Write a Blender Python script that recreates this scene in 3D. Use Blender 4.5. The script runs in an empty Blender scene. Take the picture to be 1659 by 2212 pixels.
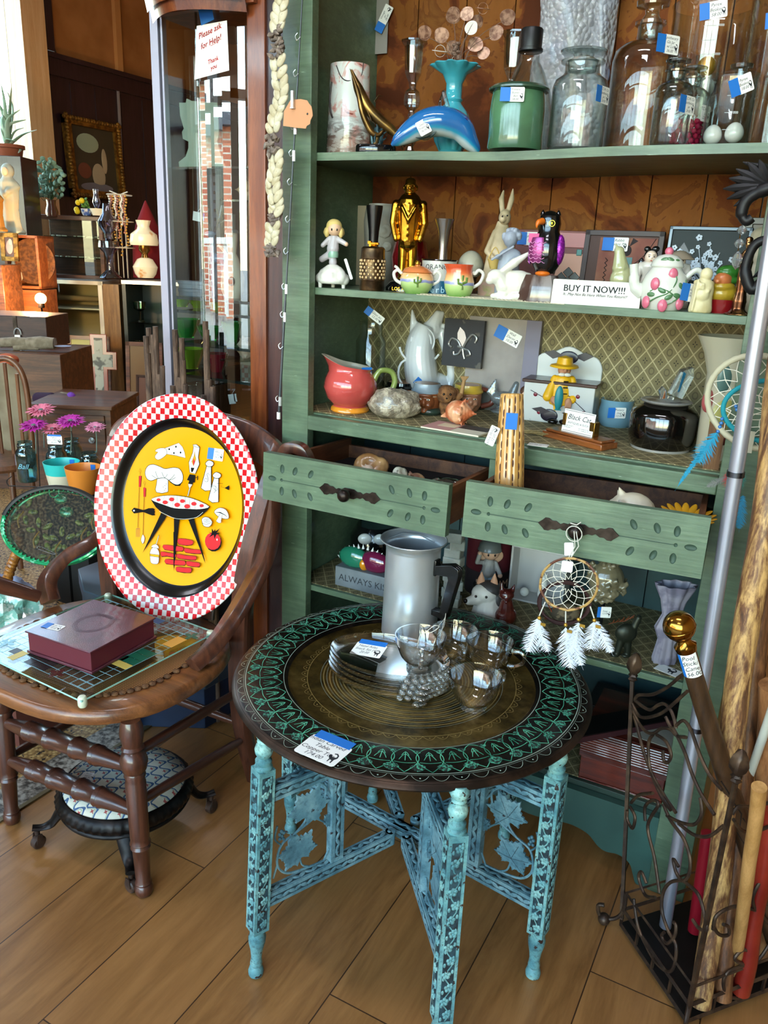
import bpy,math,random
from math import sin,cos,pi,radians as R,atan2,sqrt
from mathutils import Vector as V,Matrix as M,noise
random.seed(7)
SC=bpy.context.scene
COL=SC.collection
# ---------- camera ----------
FPX=1729.86
CAM=V((1.0938,-1.6436,1.3841))
_yw,_pt,_rl=0.4860,-0.3114,0.0425
FW=V((-sin(_yw)*cos(_pt),cos(_yw)*cos(_pt),sin(_pt)))
_r=FW.cross(V((0,0,1))).normalized();_u=_r.cross(FW)
RT=_r*cos(_rl)+_u*sin(_rl);UP=_u*cos(_rl)-_r*sin(_rl)
cd=bpy.data.cameras.new('camera');co=bpy.data.objects.new('camera',cd);COL.objects.link(co)
cd.sensor_fit='VERTICAL';cd.sensor_height=36.0;cd.lens=36.0*FPX/2212.0;cd.clip_start=.05;cd.clip_end=200
co.matrix_world=M(((RT.x,UP.x,-FW.x,CAM.x),(RT.y,UP.y,-FW.y,CAM.y),(RT.z,UP.z,-FW.z,CAM.z),(0,0,0,1)))
SC.camera=co
# ---------- look, world, daylight ----------
SC.view_settings.view_transform='Standard';SC.view_settings.look='None'
SC.view_settings.gamma=1;SC.view_settings.use_curve_mapping=False
SC.view_settings.exposure=0.6
w=bpy.data.worlds.new('world');SC.world=w;w.use_nodes=True
_n=w.node_tree;_sky=_n.nodes.new('ShaderNodeTexSky');_sky.sky_type='NISHITA';_sky.sun_disc=False
_sky.sun_elevation=R(48);_sky.sun_rotation=R(20);_sky.air_density=1.2;_sky.dust_density=.6
_wb=_n.nodes.new('ShaderNodeMix');_wb.data_type='RGBA';_wb.blend_type='MULTIPLY';_wb.inputs[0].default_value=1;_wb.inputs[7].default_value=(1,.93,.84,1);_n.links.new(_sky.outputs[0],_wb.inputs[6]);_n.links.new(_wb.outputs[2],_n.nodes['Background'].inputs[0]);_n.nodes['Background'].inputs[1].default_value=2.2
def lamp(name,typ,loc,energy,col=(1,1,1),size=None,direction=None,**k):
 l=bpy.data.lights.new(name,typ);l.energy=energy;l.color=col
 if size is not None:
  if typ=='AREA':l.shape='RECTANGLE';l.size,l.size_y=size
  else:l.shadow_soft_size=size
 o=bpy.data.objects.new(name,l);COL.objects.link(o);o.location=loc
 if direction is not None:o.rotation_euler=V(direction).to_track_quat('-Z','Y').to_euler()
 for a,b in k.items():setattr(l,a,b)
 return o
sun=lamp('sun','SUN',(0,0,10),9.0,(1,.93,.82),direction=(-.35,-.62,-.7));sun.data.angle=R(.6)
p=lamp('window_daylight_front','AREA',(-1.2,-4.72,1.85),30,size=(9.0,2.7),direction=(0,1,0));p.data.cycles.is_portal=True
p=lamp('window_daylight_left','AREA',(-5.75,2.35,2.6),30,size=(2.8,2.6),direction=(1,0,0));p.data.cycles.is_portal=True
cy=SC.cycles
cy.max_bounces=12;cy.diffuse_bounces=4;cy.glossy_bounces=5;cy.transmission_bounces=12;cy.transparent_max_bounces=16
cy.caustics_reflective=False;cy.caustics_refractive=False;cy.sample_clamp_indirect=4;cy.blur_glossy=.5
cy.use_denoising=True
# ---------- pixel helpers: where a sight line meets a real surface ----------
def ray(x,y):return FW+RT*((x-829.5)/FPX)-UP*((y-1106)/FPX)
def atz(x,y,z):d=ray(x,y);return CAM+d*((z-CAM.z)/d.z)
def atY(x,y,Y):d=ray(x,y);return CAM+d*((Y-CAM.y)/d.y)
def atX(x,y,X):d=ray(x,y);return CAM+d*((X-CAM.x)/d.x)
def atD(x,y,k):return CAM+ray(x,y)*k
def onpl(x,y,P,n):d=ray(x,y);return CAM+d*(n.dot(P-CAM)/n.dot(d))
def pxm(P):return(P-CAM).dot(FW)/FPX
def zrow(P,y):
# height on the vertical line through P seen on picture row y
 a=V((P.x,P.y,0))-CAM;t=(1106-y)/FPX
 return(t*a.dot(FW)-a.dot(UP))/(UP.z-t*FW.z)
FACE=atan2(RT.y,RT.x)
# ---------- mesh builder ----------
class B:
 def __init__(s):s.v=[];s.f=[];s.m=[];s.M=None
 def add(s,vs,fs,mi=0,T=None):
  n=len(s.v);X=s.M
  if T is not None:X=X@T if X is not None else T
  s.v+=[tuple(X@V(p))for p in vs]if X is not None else[tuple(p)for p in vs]
  s.f+=[tuple(n+i for i in f)for f in fs];s.m+=[mi]*len(fs)if isinstance(mi,int)else list(mi)
  return s
 def box(s,c,d,mi=0,T=None):
  x,y,z=c;a,b,h=d[0]/2,d[1]/2,d[2]/2
  vs=[(x+i*a,y+j*b,z+k*h)for i in(-1,1)for j in(-1,1)for k in(-1,1)]
  return s.add(vs,[(0,1,3,2),(4,6,7,5),(0,4,5,1),(2,3,7,6),(0,2,6,4),(1,5,7,3)],mi,T)
 def b2(s,p,q,mi=0,T=None):
  return s.box([(p[i]+q[i])/2 for i in range(3)],[abs(q[i]-p[i])for i in range(3)],mi,T)
 def lathe(s,prof,c=(0,0,0),seg=24,mi=0,T=None,sx=1,sy=1,fn=None):
  vs=[];fs=[];ms=[]
  for r,z in prof:
   for i in range(seg):
    a=2*pi*i/seg;rr=r*(fn(a,z)if fn else 1)
    vs.append((c[0]+rr*cos(a)*sx,c[1]+rr*sin(a)*sy,c[2]+z))
  for k in range(len(prof)-1):
   for i in range(seg):
    j=(i+1)%seg;fs.append((k*seg+i,k*seg+j,(k+1)*seg+j,(k+1)*seg+i));ms.append(mi[min(k,len(mi)-1)]if isinstance(mi,(list,tuple))else mi)
  if prof[0][0]>1e-5:fs.append(tuple(reversed(range(seg))));ms.append(ms[0])
  if prof[-1][0]>1e-5:fs.append(tuple((len(prof)-1)*seg+i for i in range(seg)));ms.append(ms[-2]if len(ms)>1 else ms[0])
  return s.add(vs,fs,ms,T)
 def shell(s,prof,t,**k):
 # open vessel: outer profile bottom->rim, then back down inside
  inn=[(max(r-t,.0005),max(z,prof[0][1]+t))for r,z in reversed(prof)]
  return s.lathe([(0,prof[0][1])]+list(prof)+inn+[(0,prof[0][1]+t)],**k)
 def tube(s,pts,r,seg=8,mi=0,cyc=False,T=None,flat=1):
  pts=[V(p)for p in pts];n=len(pts);rs=r if isinstance(r,(list,tuple))else[r]*n
  vs=[];fs=[];pn=None
  for i,p in enumerate(pts):
   if cyc:t=pts[(i+1)%n]-pts[i-1]
   else:t=pts[min(i+1,n-1)]-pts[max(i-1,0)]
   t=t.normalized()if t.length>1e-9 else V((0,0,1))
   if pn is None:
    pn=t.cross(V((0,0,1)));
    if pn.length<.05:pn=t.cross(V((1,0,0)))
   pn=(pn-t*pn.dot(t));
   if pn.length<1e-6:pn=t.orthogonal()
   pn.normalize();bn=t.cross(pn)
   for k in range(seg):
    a=2*pi*k/seg;vs.append(p+pn*(rs[i]*cos(a))+bn*(rs[i]*sin(a)*flat))
  for i in range(n if cyc else n-1):
   for k in range(seg):
    a,b=i*seg+k,i*seg+(k+1)%seg;j=(i+1)%n
    fs.append((a,b,j*seg+(k+1)%seg,j*seg+k))
  if not cyc:fs+=[tuple(reversed(range(seg))),tuple((n-1)*seg+k for k in range(seg))]
  return s.add(vs,fs,mi,T)
 def ell(s,c,r,mi=0,T=None,su=16,sv=10,rot=None):
  if isinstance(r,(int,float)):r=(r,r,r)
  X=M.Translation(V(c))@(rot.to_4x4()if rot is not None else M())
  vs=[(0,0,-r[2])];fs=[]
  for j in range(1,sv):
   b=-pi/2+pi*j/sv
   vs+=[(r[0]*cos(b)*cos(2*pi*i/su),r[1]*cos(b)*sin(2*pi*i/su),r[2]*sin(b))for i in range(su)]
  vs.append((0,0,r[2]));L=len(vs)-1
  for i in range(su):
   k=(i+1)%su;fs.append((0,1+k,1+i));fs.append((L,1+(sv-2)*su+i,1+(sv-2)*su+k))
   for j in range(sv-2):fs.append((1+j*su+i,1+j*su+k,1+(j+1)*su+k,1+(j+1)*su+i))
  return s.add(vs,fs,mi,X if T is None else T@X)
 def prism(s,poly,z0,z1,mi=0,T=None,side=None):
  n=len(poly);vs=[(x,y,z0)for x,y in poly]+[(x,y,z1)for x,y in poly]
  fs=[tuple(reversed(range(n))),tuple(range(n,2*n))]+[(i,(i+1)%n,n+(i+1)%n,n+i)for i in range(n)]
  return s.add(vs,fs,[mi,mi]+[mi if side is None else side]*n,T)
 def face(s,vs,mi=0,T=None):return s.add(vs,[tuple(range(len(vs)))],mi,T)
 def rib(s,pts,wd,nrm=(0,0,1),mi=0,cyc=False,T=None,lift=0):
 # flat ribbon lying on a surface
  pts=[V(p)for p in pts];n=len(pts);vs=[]
  for i,p in enumerate(pts):
   t=pts[(i+1)%n]-pts[i-1]if cyc else pts[min(i+1,n-1)]-pts[max(i-1,0)]
   N=V(nrm(p))if callable(nrm)else V(nrm);q=t.cross(N)
   q=q.normalized()if q.length>1e-9 else V((1,0,0))
   ww=wd[i]if isinstance(wd,(list,tuple))else wd
   vs+=[p+q*ww/2+N*lift,p-q*ww/2+N*lift]
  return s.add(vs,[(2*i,2*i+1,2*((i+1)%n)+1,2*((i+1)%n))for i in range(n if cyc else n-1)],mi,T)
 def grid(s,fn,nu,nv,mi=0,cu=False,T=None):
  vs=[fn(i/nu,j/nv)for j in range(nv+1)for i in range(nu+(0 if cu else 1))];W=nu+(0 if cu else 1);fs=[];ms=[]
  for j in range(nv):
   for i in range(nu):
    k=(i+1)%W if cu else i+1
    fs.append((j*W+i,j*W+k,(j+1)*W+k,(j+1)*W+i));ms.append(mi(i,j)if callable(mi)else mi)
  return s.add(vs,fs,ms,T)
 def text(s,st,size,T,mi=0,shear=0,ext=0,al='CENTER',sp=1.0):
  c=bpy.data.curves.new('lettering','FONT');c.body=st;c.size=size;c.shear=shear;c.extrude=ext
  c.align_x=al;c.align_y='CENTER';c.space_line=sp;c.resolution_u=2
  o=bpy.data.objects.new('lettering',c);me=bpy.data.meshes.new_from_object(o)
  s.add([v.co.copy()for v in me.vertices],[tuple(f.vertices)for f in me.polygons],mi,T)
  bpy.data.objects.remove(o);bpy.data.curves.remove(c);bpy.data.meshes.remove(me);return s
def obj(name,b,mats,parent=None,loc=None,rz=0,bev=0,sub=0,rem=0,ang=40,flat=False,sm=0):
 me=bpy.data.meshes.new(name);me.from_pydata(b.v,[],b.f);
 if not isinstance(mats,(list,tuple)):mats=[mats]
 for m in mats:me.materials.append(m)
 if len(mats)>1:me.polygons.foreach_set('material_index',b.m)
 if not flat:
  me.shade_smooth()
  if not rem and not sub:me.set_sharp_from_angle(angle=R(ang))
 me.update();o=bpy.data.objects.new(name,me);COL.objects.link(o)
 if parent is not None:o.parent=parent
 if loc is not None:o.location=loc
 if rz:o.rotation_euler=(0,0,rz)
 if bev:
  m=o.modifiers.new('bevel','BEVEL');m.width=bev;m.segments=2;m.limit_method='ANGLE';m.angle_limit=R(40)
 if sub:m=o.modifiers.new('sub','SUBSURF');m.levels=m.render_levels=sub
 if rem:
  m=o.modifiers.new('rem','REMESH');m.mode='VOXEL';m.voxel_size=rem;m.use_smooth_shade=True
  m=o.modifiers.new('sm','SMOOTH');m.factor=.5;m.iterations=sm or 4
 return o
def tag(o,label,cat,group=None,kind=None):
 if label:o['label']=label
 if cat:o['category']=cat
 if group:o['group']=group
 if kind:o['kind']=kind
 return o
def T(name,label,cat,loc=(0,0,0),rz=0,group=None):
 o=bpy.data.objects.new(name,None);COL.objects.link(o);o.location=loc;o.rotation_euler=(0,0,rz);o.empty_display_size=.02
 return tag(o,label,cat,group)
def struct(name,b,m,**k):
 o=obj(name,b,m,**k)
 if k.get('parent')is None:o['kind']='structure'
 return o
def dup(o,loc,rz=None,label=None,par=None):
 c=o.copy();COL.objects.link(c)
 if par is not None:c.parent=par
 else:c.location=loc
 if rz is not None:c.rotation_euler=(0,0,rz)
 if label:c['label']=label
 for ch in[x for x in bpy.data.objects if x.parent==o]:dup(ch,None,None,None,c)
 return c
def bez(pts,n=8,cyc=False):
# Catmull-Rom through points
 P=[V(p)for p in pts];o=[];L=len(P)
 for i in range(L if cyc else L-1):
  a,b,c,d=(P[(i-1)%L],P[i],P[(i+1)%L],P[(i+2)%L])if cyc else(P[max(i-1,0)],P[i],P[i+1],P[min(i+2,L-1)])
  for k in range(n):
   t=k/n;o.append(.5*((2*b)+(c-a)*t+(2*a-5*b+4*c-d)*t*t+(3*b-a-3*c+d)*t**3))
 if not cyc:o.append(P[-1])
 return o
def RX(a):return M.Rotation(a,4,'X')
def RY(a):return M.Rotation(a,4,'Y')
def RZ(a):return M.Rotation(a,4,'Z')
def TR(*p):return M.Translation(V(p if len(p)==3 else p[0]))
def SCL(x,y,z):return M.Diagonal((x,y,z,1))
def frame(o,x,n):
# matrix with local x, normal z
 n=V(n).normalized();x=V(x);x=(x-n*x.dot(n)).normalized();y=n.cross(x)
 return M(((x.x,y.x,n.x,o[0]),(x.y,y.y,n.y,o[1]),(x.z,y.z,n.z,o[2]),(0,0,0,1)))
UPF=RX(pi/2)
# ---------- materials ----------
def lin(h):
 h=h.lstrip('#');c=[int(h[i:i+2],16)/255 for i in(0,2,4)]
 return tuple((x/12.92 if x<=.04045 else((x+.055)/1.055)**2.4)for x in c)+(1,)
_mc={}
def mt(name,col='#808080',r=.5,me=0,n=None,bump=None,coat=0,tr=0,ior=1.45,em=None,es=0,sss=0,sp=.5,al=None,sheen=0,aniso=0,st=(1,1,1),dif=None):
# n=(scale, colour2, lo, hi) noise mix ; bump=(scale, strength) ; st stretches the pattern
 if name in _mc:return _mc[name]
 m=bpy.data.materials.new(name);m.use_nodes=True;N=m.node_tree;Bs=N.nodes['Principled BSDF']
 def S(k,v):Bs.inputs[k].default_value=v
 S('Base Color',lin(col));S('Roughness',r);S('Metallic',me);S('Coat Weight',coat);S('Coat Roughness',.08);S('Transmission Weight',tr);S('IOR',ior);S('Specular IOR Level',sp)
 if em:S('Emission Color',lin(em));S('Emission Strength',es)
 if sss:S('Subsurface Weight',sss);S('Subsurface Radius',(.01,.008,.006));S('Subsurface Scale',.5)
 if al is not None:S('Alpha',al)
 if sheen:S('Sheen Weight',sheen)
 if aniso:S('Anisotropic',aniso)
 if n or bump:
  tc=N.nodes.new('ShaderNodeTexCoord');mp=N.nodes.new('ShaderNodeMapping');mp.inputs['Scale'].default_value=st
  N.links.new(tc.outputs['Object'],mp.inputs[0])
 if n:
  t=N.nodes.new('ShaderNodeTexNoise');t.inputs['Scale'].default_value=n[0];t.inputs['Detail'].default_value=6
  N.links.new(mp.outputs[0],t.inputs[0]);cr=N.nodes.new('ShaderNodeValToRGB')
  cr.color_ramp.elements[0].position=n[2]if len(n)>2 else .4;cr.color_ramp.elements[1].position=n[3]if len(n)>3 else .6
  cr.color_ramp.elements[0].color=lin(col);cr.color_ramp.elements[1].color=lin(n[1])
  N.links.new(t.outputs[0],cr.inputs[0]);N.links.new(cr.outputs[0],Bs.inputs['Base Color'])
 if bump:
  t=N.nodes.new('ShaderNodeTexNoise');t.inputs['Scale'].default_value=bump[0];t.inputs['Detail'].default_value=4
  N.links.new(mp.outputs[0],t.inputs[0]);bp=N.nodes.new('ShaderNodeBump');bp.inputs['Strength'].default_value=bump[1];bp.inputs['Distance'].default_value=.004
  N.links.new(t.outputs[0],bp.inputs['Height']);N.links.new(bp.outputs[0],Bs.inputs['Normal'])
 _mc[name]=m;return m
class NT:
# tiny node-graph writer
 def __init__(s,m):s.N=m.node_tree;s.b=s.N.nodes['Principled BSDF']
 def n(s,t,**k):
  x=s.N.nodes.new('ShaderNode'+t)
  for a,b in k.items():
   if a.startswith('i_'):
    q=a[2:];x.inputs[int(q)if q.isdigit()else q.replace('_',' ')].default_value=b
   else:setattr(x,a,b)
  return x
 def l(s,a,b,ia=0,ib=0):s.N.links.new(a.outputs[ia],b.inputs[ib]);return b
 def math(s,op,a,b=None,c=None):
  x=s.n('Math',operation=op)
  for i,v in enumerate((a,b,c)):
   if v is None:continue
   if isinstance(v,(int,float)):x.inputs[i].default_value=v
   else:s.N.links.new(v,x.inputs[i])
  return x.outputs[0]
 def ramp(s,f,stops):
  x=s.n('ValToRGB');e=x.color_ramp.elements
  while len(e)<len(stops):e.new(.5)
  for q,(p_,c)in zip(e,stops):q.position=p_;q.color=lin(c)if isinstance(c,str)else(c,c,c,1)
  s.N.links.new(f,x.inputs[0]);return x.outputs[0]
 def mix(s,f,a,b,bl='MIX'):
  x=s.n('Mix',data_type='RGBA',blend_type=bl)
  for k,v in((0,f),(6,a),(7,b)):
   if isinstance(v,str):x.inputs[k].default_value=lin(v)
   elif isinstance(v,(int,float)):x.inputs[k].default_value=v
   else:s.N.links.new(v,x.inputs[k])
  return x.outputs[2]
 def pos(s,sc=(1,1,1),rot=(0,0,0),loc=(0,0,0)):
  tc=s.n('TexCoord');mp=s.n('Mapping');mp.inputs['Scale'].default_value=sc;mp.inputs['Rotation'].default_value=rot;mp.inputs['Location'].default_value=loc
  s.N.links.new(tc.outputs['Object'],mp.inputs[0]);return mp.outputs[0]
 def noise(s,vec,sc,det=5,ro=.55,dist=0):
  x=s.n('TexNoise');x.inputs['Scale'].default_value=sc;x.inputs['Detail'].default_value=det;x.inputs['Roughness'].default_value=ro;x.inputs['Distortion'].default_value=dist
  s.N.links.new(vec,x.inputs[0]);return x.outputs[0]
 def bump(s,h,st=.3,d=.003):
  x=s.n('Bump');x.inputs['Strength'].default_value=st;x.inputs['Distance'].default_value=d
  s.N.links.new(h,x.inputs['Height']);s.N.links.new(x.outputs[0],s.b.inputs['Normal'])
 def col(s,o):s.N.links.new(o,s.b.inputs['Base Color'])
def wood(name,a,b,c=None,r=.4,ax=2,sc=18,coat=.2,st=14,bmp=.12):
# grain runs along axis ax
 if name in _mc:return _mc[name]
 m=mt(name,a,r,coat=coat);g=NT(m);s_=[st,st,st];s_[ax]=1
 v=g.pos(tuple(s_));f=g.noise(v,sc/st*2.2,7,.62,.6);f2=g.noise(v,sc*2.2,3,.7)
 h=g.math('ADD',g.math('MULTIPLY',f,.75),g.math('MULTIPLY',f2,.25))
 g.col(g.ramp(h,[(.32,c or b),(.47,b),(.62,a)]));g.bump(h,bmp,.002)
 return m
def thin(name,tint='#FFFFFF',edge='#C8D4D0',ior=1.5,rough=.0,k=1.0,pw_=4.0):
# thin-walled clear glass: what is not mirrored passes straight through, tinted more where the wall is seen edge-on
 if name in _mc:return _mc[name]
 m=bpy.data.materials.new(name);m.use_nodes=True;N=m.node_tree;N.nodes.remove(N.nodes['Principled BSDF']);out=N.nodes['Material Output']
 l5=N.nodes.new('ShaderNodeLayerWeight');l5.inputs[0].default_value=.5;pw=N.nodes.new('ShaderNodeMath');pw.operation='POWER';pw.inputs[1].default_value=pw_;N.links.new(l5.outputs['Facing'],pw.inputs[0]);fr=N.nodes.new('ShaderNodeMath');fr.operation='MULTIPLY_ADD';fr.inputs[1].default_value=.9;fr.inputs[2].default_value=.045;N.links.new(pw.outputs[0],fr.inputs[0]);lw=N.nodes.new('ShaderNodeLayerWeight');lw.inputs[0].default_value=.35
 mx=N.nodes.new('ShaderNodeMix');mx.data_type='RGBA';mx.inputs[6].default_value=lin(tint);mx.inputs[7].default_value=lin(edge);N.links.new(lw.outputs['Facing'],mx.inputs[0])
 tb=N.nodes.new('ShaderNodeBsdfTransparent');N.links.new(mx.outputs[2],tb.inputs[0]);gl=N.nodes.new('ShaderNodeBsdfGlossy');gl.inputs['Roughness'].default_value=rough
 ml=N.nodes.new('ShaderNodeMath');ml.operation='MULTIPLY';ml.inputs[1].default_value=k;N.links.new(fr.outputs[0],ml.inputs[0])
 ms_=N.nodes.new('ShaderNodeMixShader');N.links.new(ml.outputs[0],ms_.inputs[0]);N.links.new(tb.outputs[0],ms_.inputs[1]);N.links.new(gl.outputs[0],ms_.inputs[2]);N.links.new(ms_.outputs[0],out.inputs[0])
 _mc[name]=m;return m
def spot(px,row,Y,z):return V((atY(px,row,Y).x,Y,z))
def blob(name,b,mats,par=None,vox=.0016,sm=3,**k):return obj(name,b,mats,par,rem=vox,sm=sm,**k)
def cap(b,p,q,r0,r1=None,n=4,mi=0):
 p,q=V(p),V(q);r1=r0 if r1 is None else r1
 b.tube([p.lerp(q,i/n)for i in range(n+1)],[r0+(r1-r0)*i/n for i in range(n+1)],10,mi);b.ell(p,r0,mi,su=10,sv=8);b.ell(q,r1,mi,su=10,sv=8)
 # ================= materials of the room =================
def floor_mat():
 m=mt('laminate','#A9794C',.34);g=NT(m)
 PW,PL=.2155,1.22
 tc=g.n('TexCoord');sx=g.n('SeparateXYZ');g.l(tc,sx,3)
 X,Y=sx.outputs[0],sx.outputs[1]
 row=g.math('FLOOR',g.math('DIVIDE',g.math('ADD',X,.1735+PW*40),PW))
 # offset of each row of planks
 wn=g.n('TexWhiteNoise',noise_dimensions='1D');g.N.links.new(row,wn.inputs['W'])
 yy=g.math('ADD',g.math('DIVIDE',g.math('ADD',Y,30),PL),g.math('MULTIPLY',row,.37))
 pl=g.math('FLOOR',yy)
 idv=g.math('ADD',g.math('MULTIPLY',row,7.31),g.math('MULTIPLY',pl,3.17))
 w2=g.n('TexWhiteNoise',noise_dimensions='1D');g.N.links.new(idv,w2.inputs['W'])
 fx=g.math('ABSOLUTE',g.math('SUBTRACT',g.math('FRACT',g.math('DIVIDE',g.math('ADD',X,.1735+PW*40),PW)),.5))
 fy=g.math('ABSOLUTE',g.math('SUBTRACT',g.math('FRACT',yy),.5))
 seam=g.math('MAXIMUM',g.math('GREATER_THAN',fx,.5-.0013/PW),g.math('GREATER_THAN',fy,.5-.0013/PL))
 cb=g.n('CombineXYZ');g.N.links.new(g.math('ADD',g.math('MULTIPLY',X,11),g.math('MULTIPLY',idv,5.1)),cb.inputs[0]);g.N.links.new(g.math('MULTIPLY',Y,1.25),cb.inputs[1]);g.N.links.new(g.math('MULTIPLY',idv,2.3),cb.inputs[2])
 f=g.noise(cb.outputs[0],1.5,8,.62,1.4);f2=g.noise(cb.outputs[0],9,4,.7,.3)
 h=g.math('ADD',g.math('MULTIPLY',f,.72),g.math('MULTIPLY',f2,.28))
 c=g.ramp(h,[(.28,'#3A2010'),(.40,'#6A4322'),(.52,'#875B33'),(.70,'#A37444')])
 c=g.mix(g.math('MULTIPLY',w2.outputs[0],.35),c,'#9A6A3E')
 # broad cloudy patches
 c2=g.mix(g.math('MULTIPLY',g.noise(g.pos((1,.6,1)),5,3),.5),c,'#A5763F','MIX')
 g.col(g.mix(seam,c2,'#3A2415'));g.bump(g.math('SUBTRACT',h,seam),.18,.0015)
 g.b.inputs['Coat Weight'].default_value=.25;g.b.inputs['Coat Roughness'].default_value=.3
 return m
def terrazzo():
 m=mt('terrazzo','#B89662',.55);g=NT(m);v=g.pos((1,1,1))
 vo=g.n('TexVoronoi');vo.inputs['Scale'].default_value=95;g.N.links.new(v,vo.inputs[0])
 c=g.ramp(vo.outputs['Distance'],[(.1,'#C9A870'),(.45,'#A27C48'),(.75,'#775630')])
 d=g.math('GREATER_THAN',g.noise(v,60,2),.63);c=g.mix(d,c,'#2B2420')
 g.col(c);return m
def terrazzo2():
 m=mt('terrazzo_border','#808080',.5);g=NT(m);v=g.pos((1,1,1))
 vo=g.n('TexVoronoi');vo.inputs['Scale'].default_value=160;g.N.links.new(v,vo.inputs[0])
 c=g.ramp(g.noise(v,75,3),[(.38,'#3A332C'),(.5,'#7A7064'),(.62,'#A2988A')]);g.col(c);return m
def green_paint():
 m=mt('green_paint','#56745A',.42);g=NT(m);v=g.pos((3,3,3));vs=g.pos((2,14,30))
 f=g.noise(v,2.2,6);f2=g.noise(vs,3.5,6,.65)
 c=g.ramp(g.math('ADD',g.math('MULTIPLY',f,.6),g.math('MULTIPLY',f2,.4)),[(.32,'#3E4F3D'),(.5,'#52664F'),(.66,'#6A7F64')])
 sc=g.math('GREATER_THAN',g.noise(g.pos((5,30,60)),3.2,5,.6),.69);c=g.mix(g.math('MULTIPLY',sc,.55),c,'#9DB39A')
 g.col(c);g.bump(f2,.35,.002);g.b.inputs['Coat Weight'].default_value=.15;return m
def wallpaper(name='diamond_wallpaper',plane='xz',base='#8E8160'):
# cream diamond trellis with a little four-leaf flower in every other diamond
 m=mt(name,base,.75);g=NT(m);tc=g.n('TexCoord');sx=g.n('SeparateXYZ');g.l(tc,sx,3)
 X=sx.outputs[0];Yy=sx.outputs[2 if plane=='xz' else 1]
 P=.036
 a=g.math('ADD',g.math('DIVIDE',X,P),g.math('DIVIDE',Yy,P*1.32));b=g.math('SUBTRACT',g.math('DIVIDE',X,P),g.math('DIVIDE',Yy,P*1.32))
 fa=g.math('ABSOLUTE',g.math('SUBTRACT',g.math('FRACT',a),.5));fb=g.math('ABSOLUTE',g.math('SUBTRACT',g.math('FRACT',b),.5))
 line=g.math('GREATER_THAN',g.math('MAXIMUM',fa,fb),.455)
 # motif coordinates
 d=g.math('MULTIPLY',fa,fb);rr=g.math('ADD',g.math('MULTIPLY',fa,fa),g.math('MULTIPLY',fb,fb))
 par=g.math('GREATER_THAN',g.math('FRACT',g.math('MULTIPLY',g.math('ADD',g.math('FLOOR',a),g.math('FLOOR',b)),.5)),.25)
 leaf=g.math('MULTIPLY',g.math('LESS_THAN',g.math('ABSOLUTE',g.math('SUBTRACT',fa,fb)),.055),g.math('MULTIPLY',g.math('LESS_THAN',rr,.05),g.math('GREATER_THAN',rr,.006)))
 dot=g.math('MULTIPLY',g.math('LESS_THAN',g.math('ABSOLUTE',g.math('SUBTRACT',rr,.055)),.022),g.math('SUBTRACT',1,par))
 c=g.mix(g.noise(g.pos((1,1,1)),12,4),'#5E5436','#857750')
 c=g.mix(g.math('MULTIPLY',line,.9),c,'#AFA077')
 c=g.mix(g.math('MULTIPLY',g.math('MULTIPLY',leaf,par),.9),c,'#2A2415')
 c=g.mix(g.math('MULTIPLY',dot,.65),c,'#4A4028')
 g.col(c);return m
def old_boards():
# bare orange-brown boards with peeled patches
 m=mt('peeled_boards','#7A4A28',.75,sp=.15);g=NT(m);v=g.pos((1,1,1))
 f=g.noise(v,9,5,.55,.8);f2=g.noise(g.pos((3,3,1.2)),14,6,.7)
 c=g.ramp(f,[(.38,'#4E2510'),(.44,'#6A3517'),(.50,'#74401C'),(.505,'#85501F'),(.60,'#8A5526'),(.605,'#70401C'),(.75,'#95632E')])
 c=g.mix(g.math('MULTIPLY',f2,.5),c,'#4A2614');g.col(c);g.bump(f,.2,.002);return m
def brick():
 m=mt('brick','#9A5A46',.9);g=NT(m);tc=g.n('TexCoord');sx=g.n('SeparateXYZ');g.l(tc,sx,3)
 cb=g.n('CombineXYZ');g.N.links.new(g.math('ADD',sx.outputs[0],sx.outputs[1]),cb.inputs[0]);g.N.links.new(sx.outputs[2],cb.inputs[1])
 bt=g.n('TexBrick');bt.inputs['Scale'].default_value=1;bt.inputs['Brick Width'].default_value=.42;bt.inputs['Row Height'].default_value=.14;bt.inputs['Mortar Size'].default_value=.018
 bt.inputs['Color1'].default_value=lin('#A8614C');bt.inputs['Color2'].default_value=lin('#C58468');bt.inputs['Mortar'].default_value=lin('#CFC4B6')
 g.N.links.new(cb.outputs[0],bt.inputs[0]);g.col(bt.outputs[0]);return m
FLOOR=floor_mat();GREEN=green_paint();PAPER=wallpaper();PAPERH=wallpaper('diamond_liner','xy');BOARDS=old_boards()
WHITE=mt('white_paint','#E8E6E0',.6);PLASTER=mt('orange_plaster','#A8713F',.85,n=(2.5,'#96612F'),bump=(60,.15))
WAIN=wood('dark_wainscot','#2E1C26','#23141C','#170C12',.35,2,20,.3)
CASE=wood('light_casing','#D9B48A','#CFA578','#C29466',.45,2,10)
BLACKM=mt('black_plain','#0B0B0C',.4)
# ================= shell =================
HX,CEIL=3.6,4.3
b=B();b.b2((-5.6,-4.7,-.1),(HX,7,0));struct('floor',b,FLOOR,flat=True)
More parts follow.
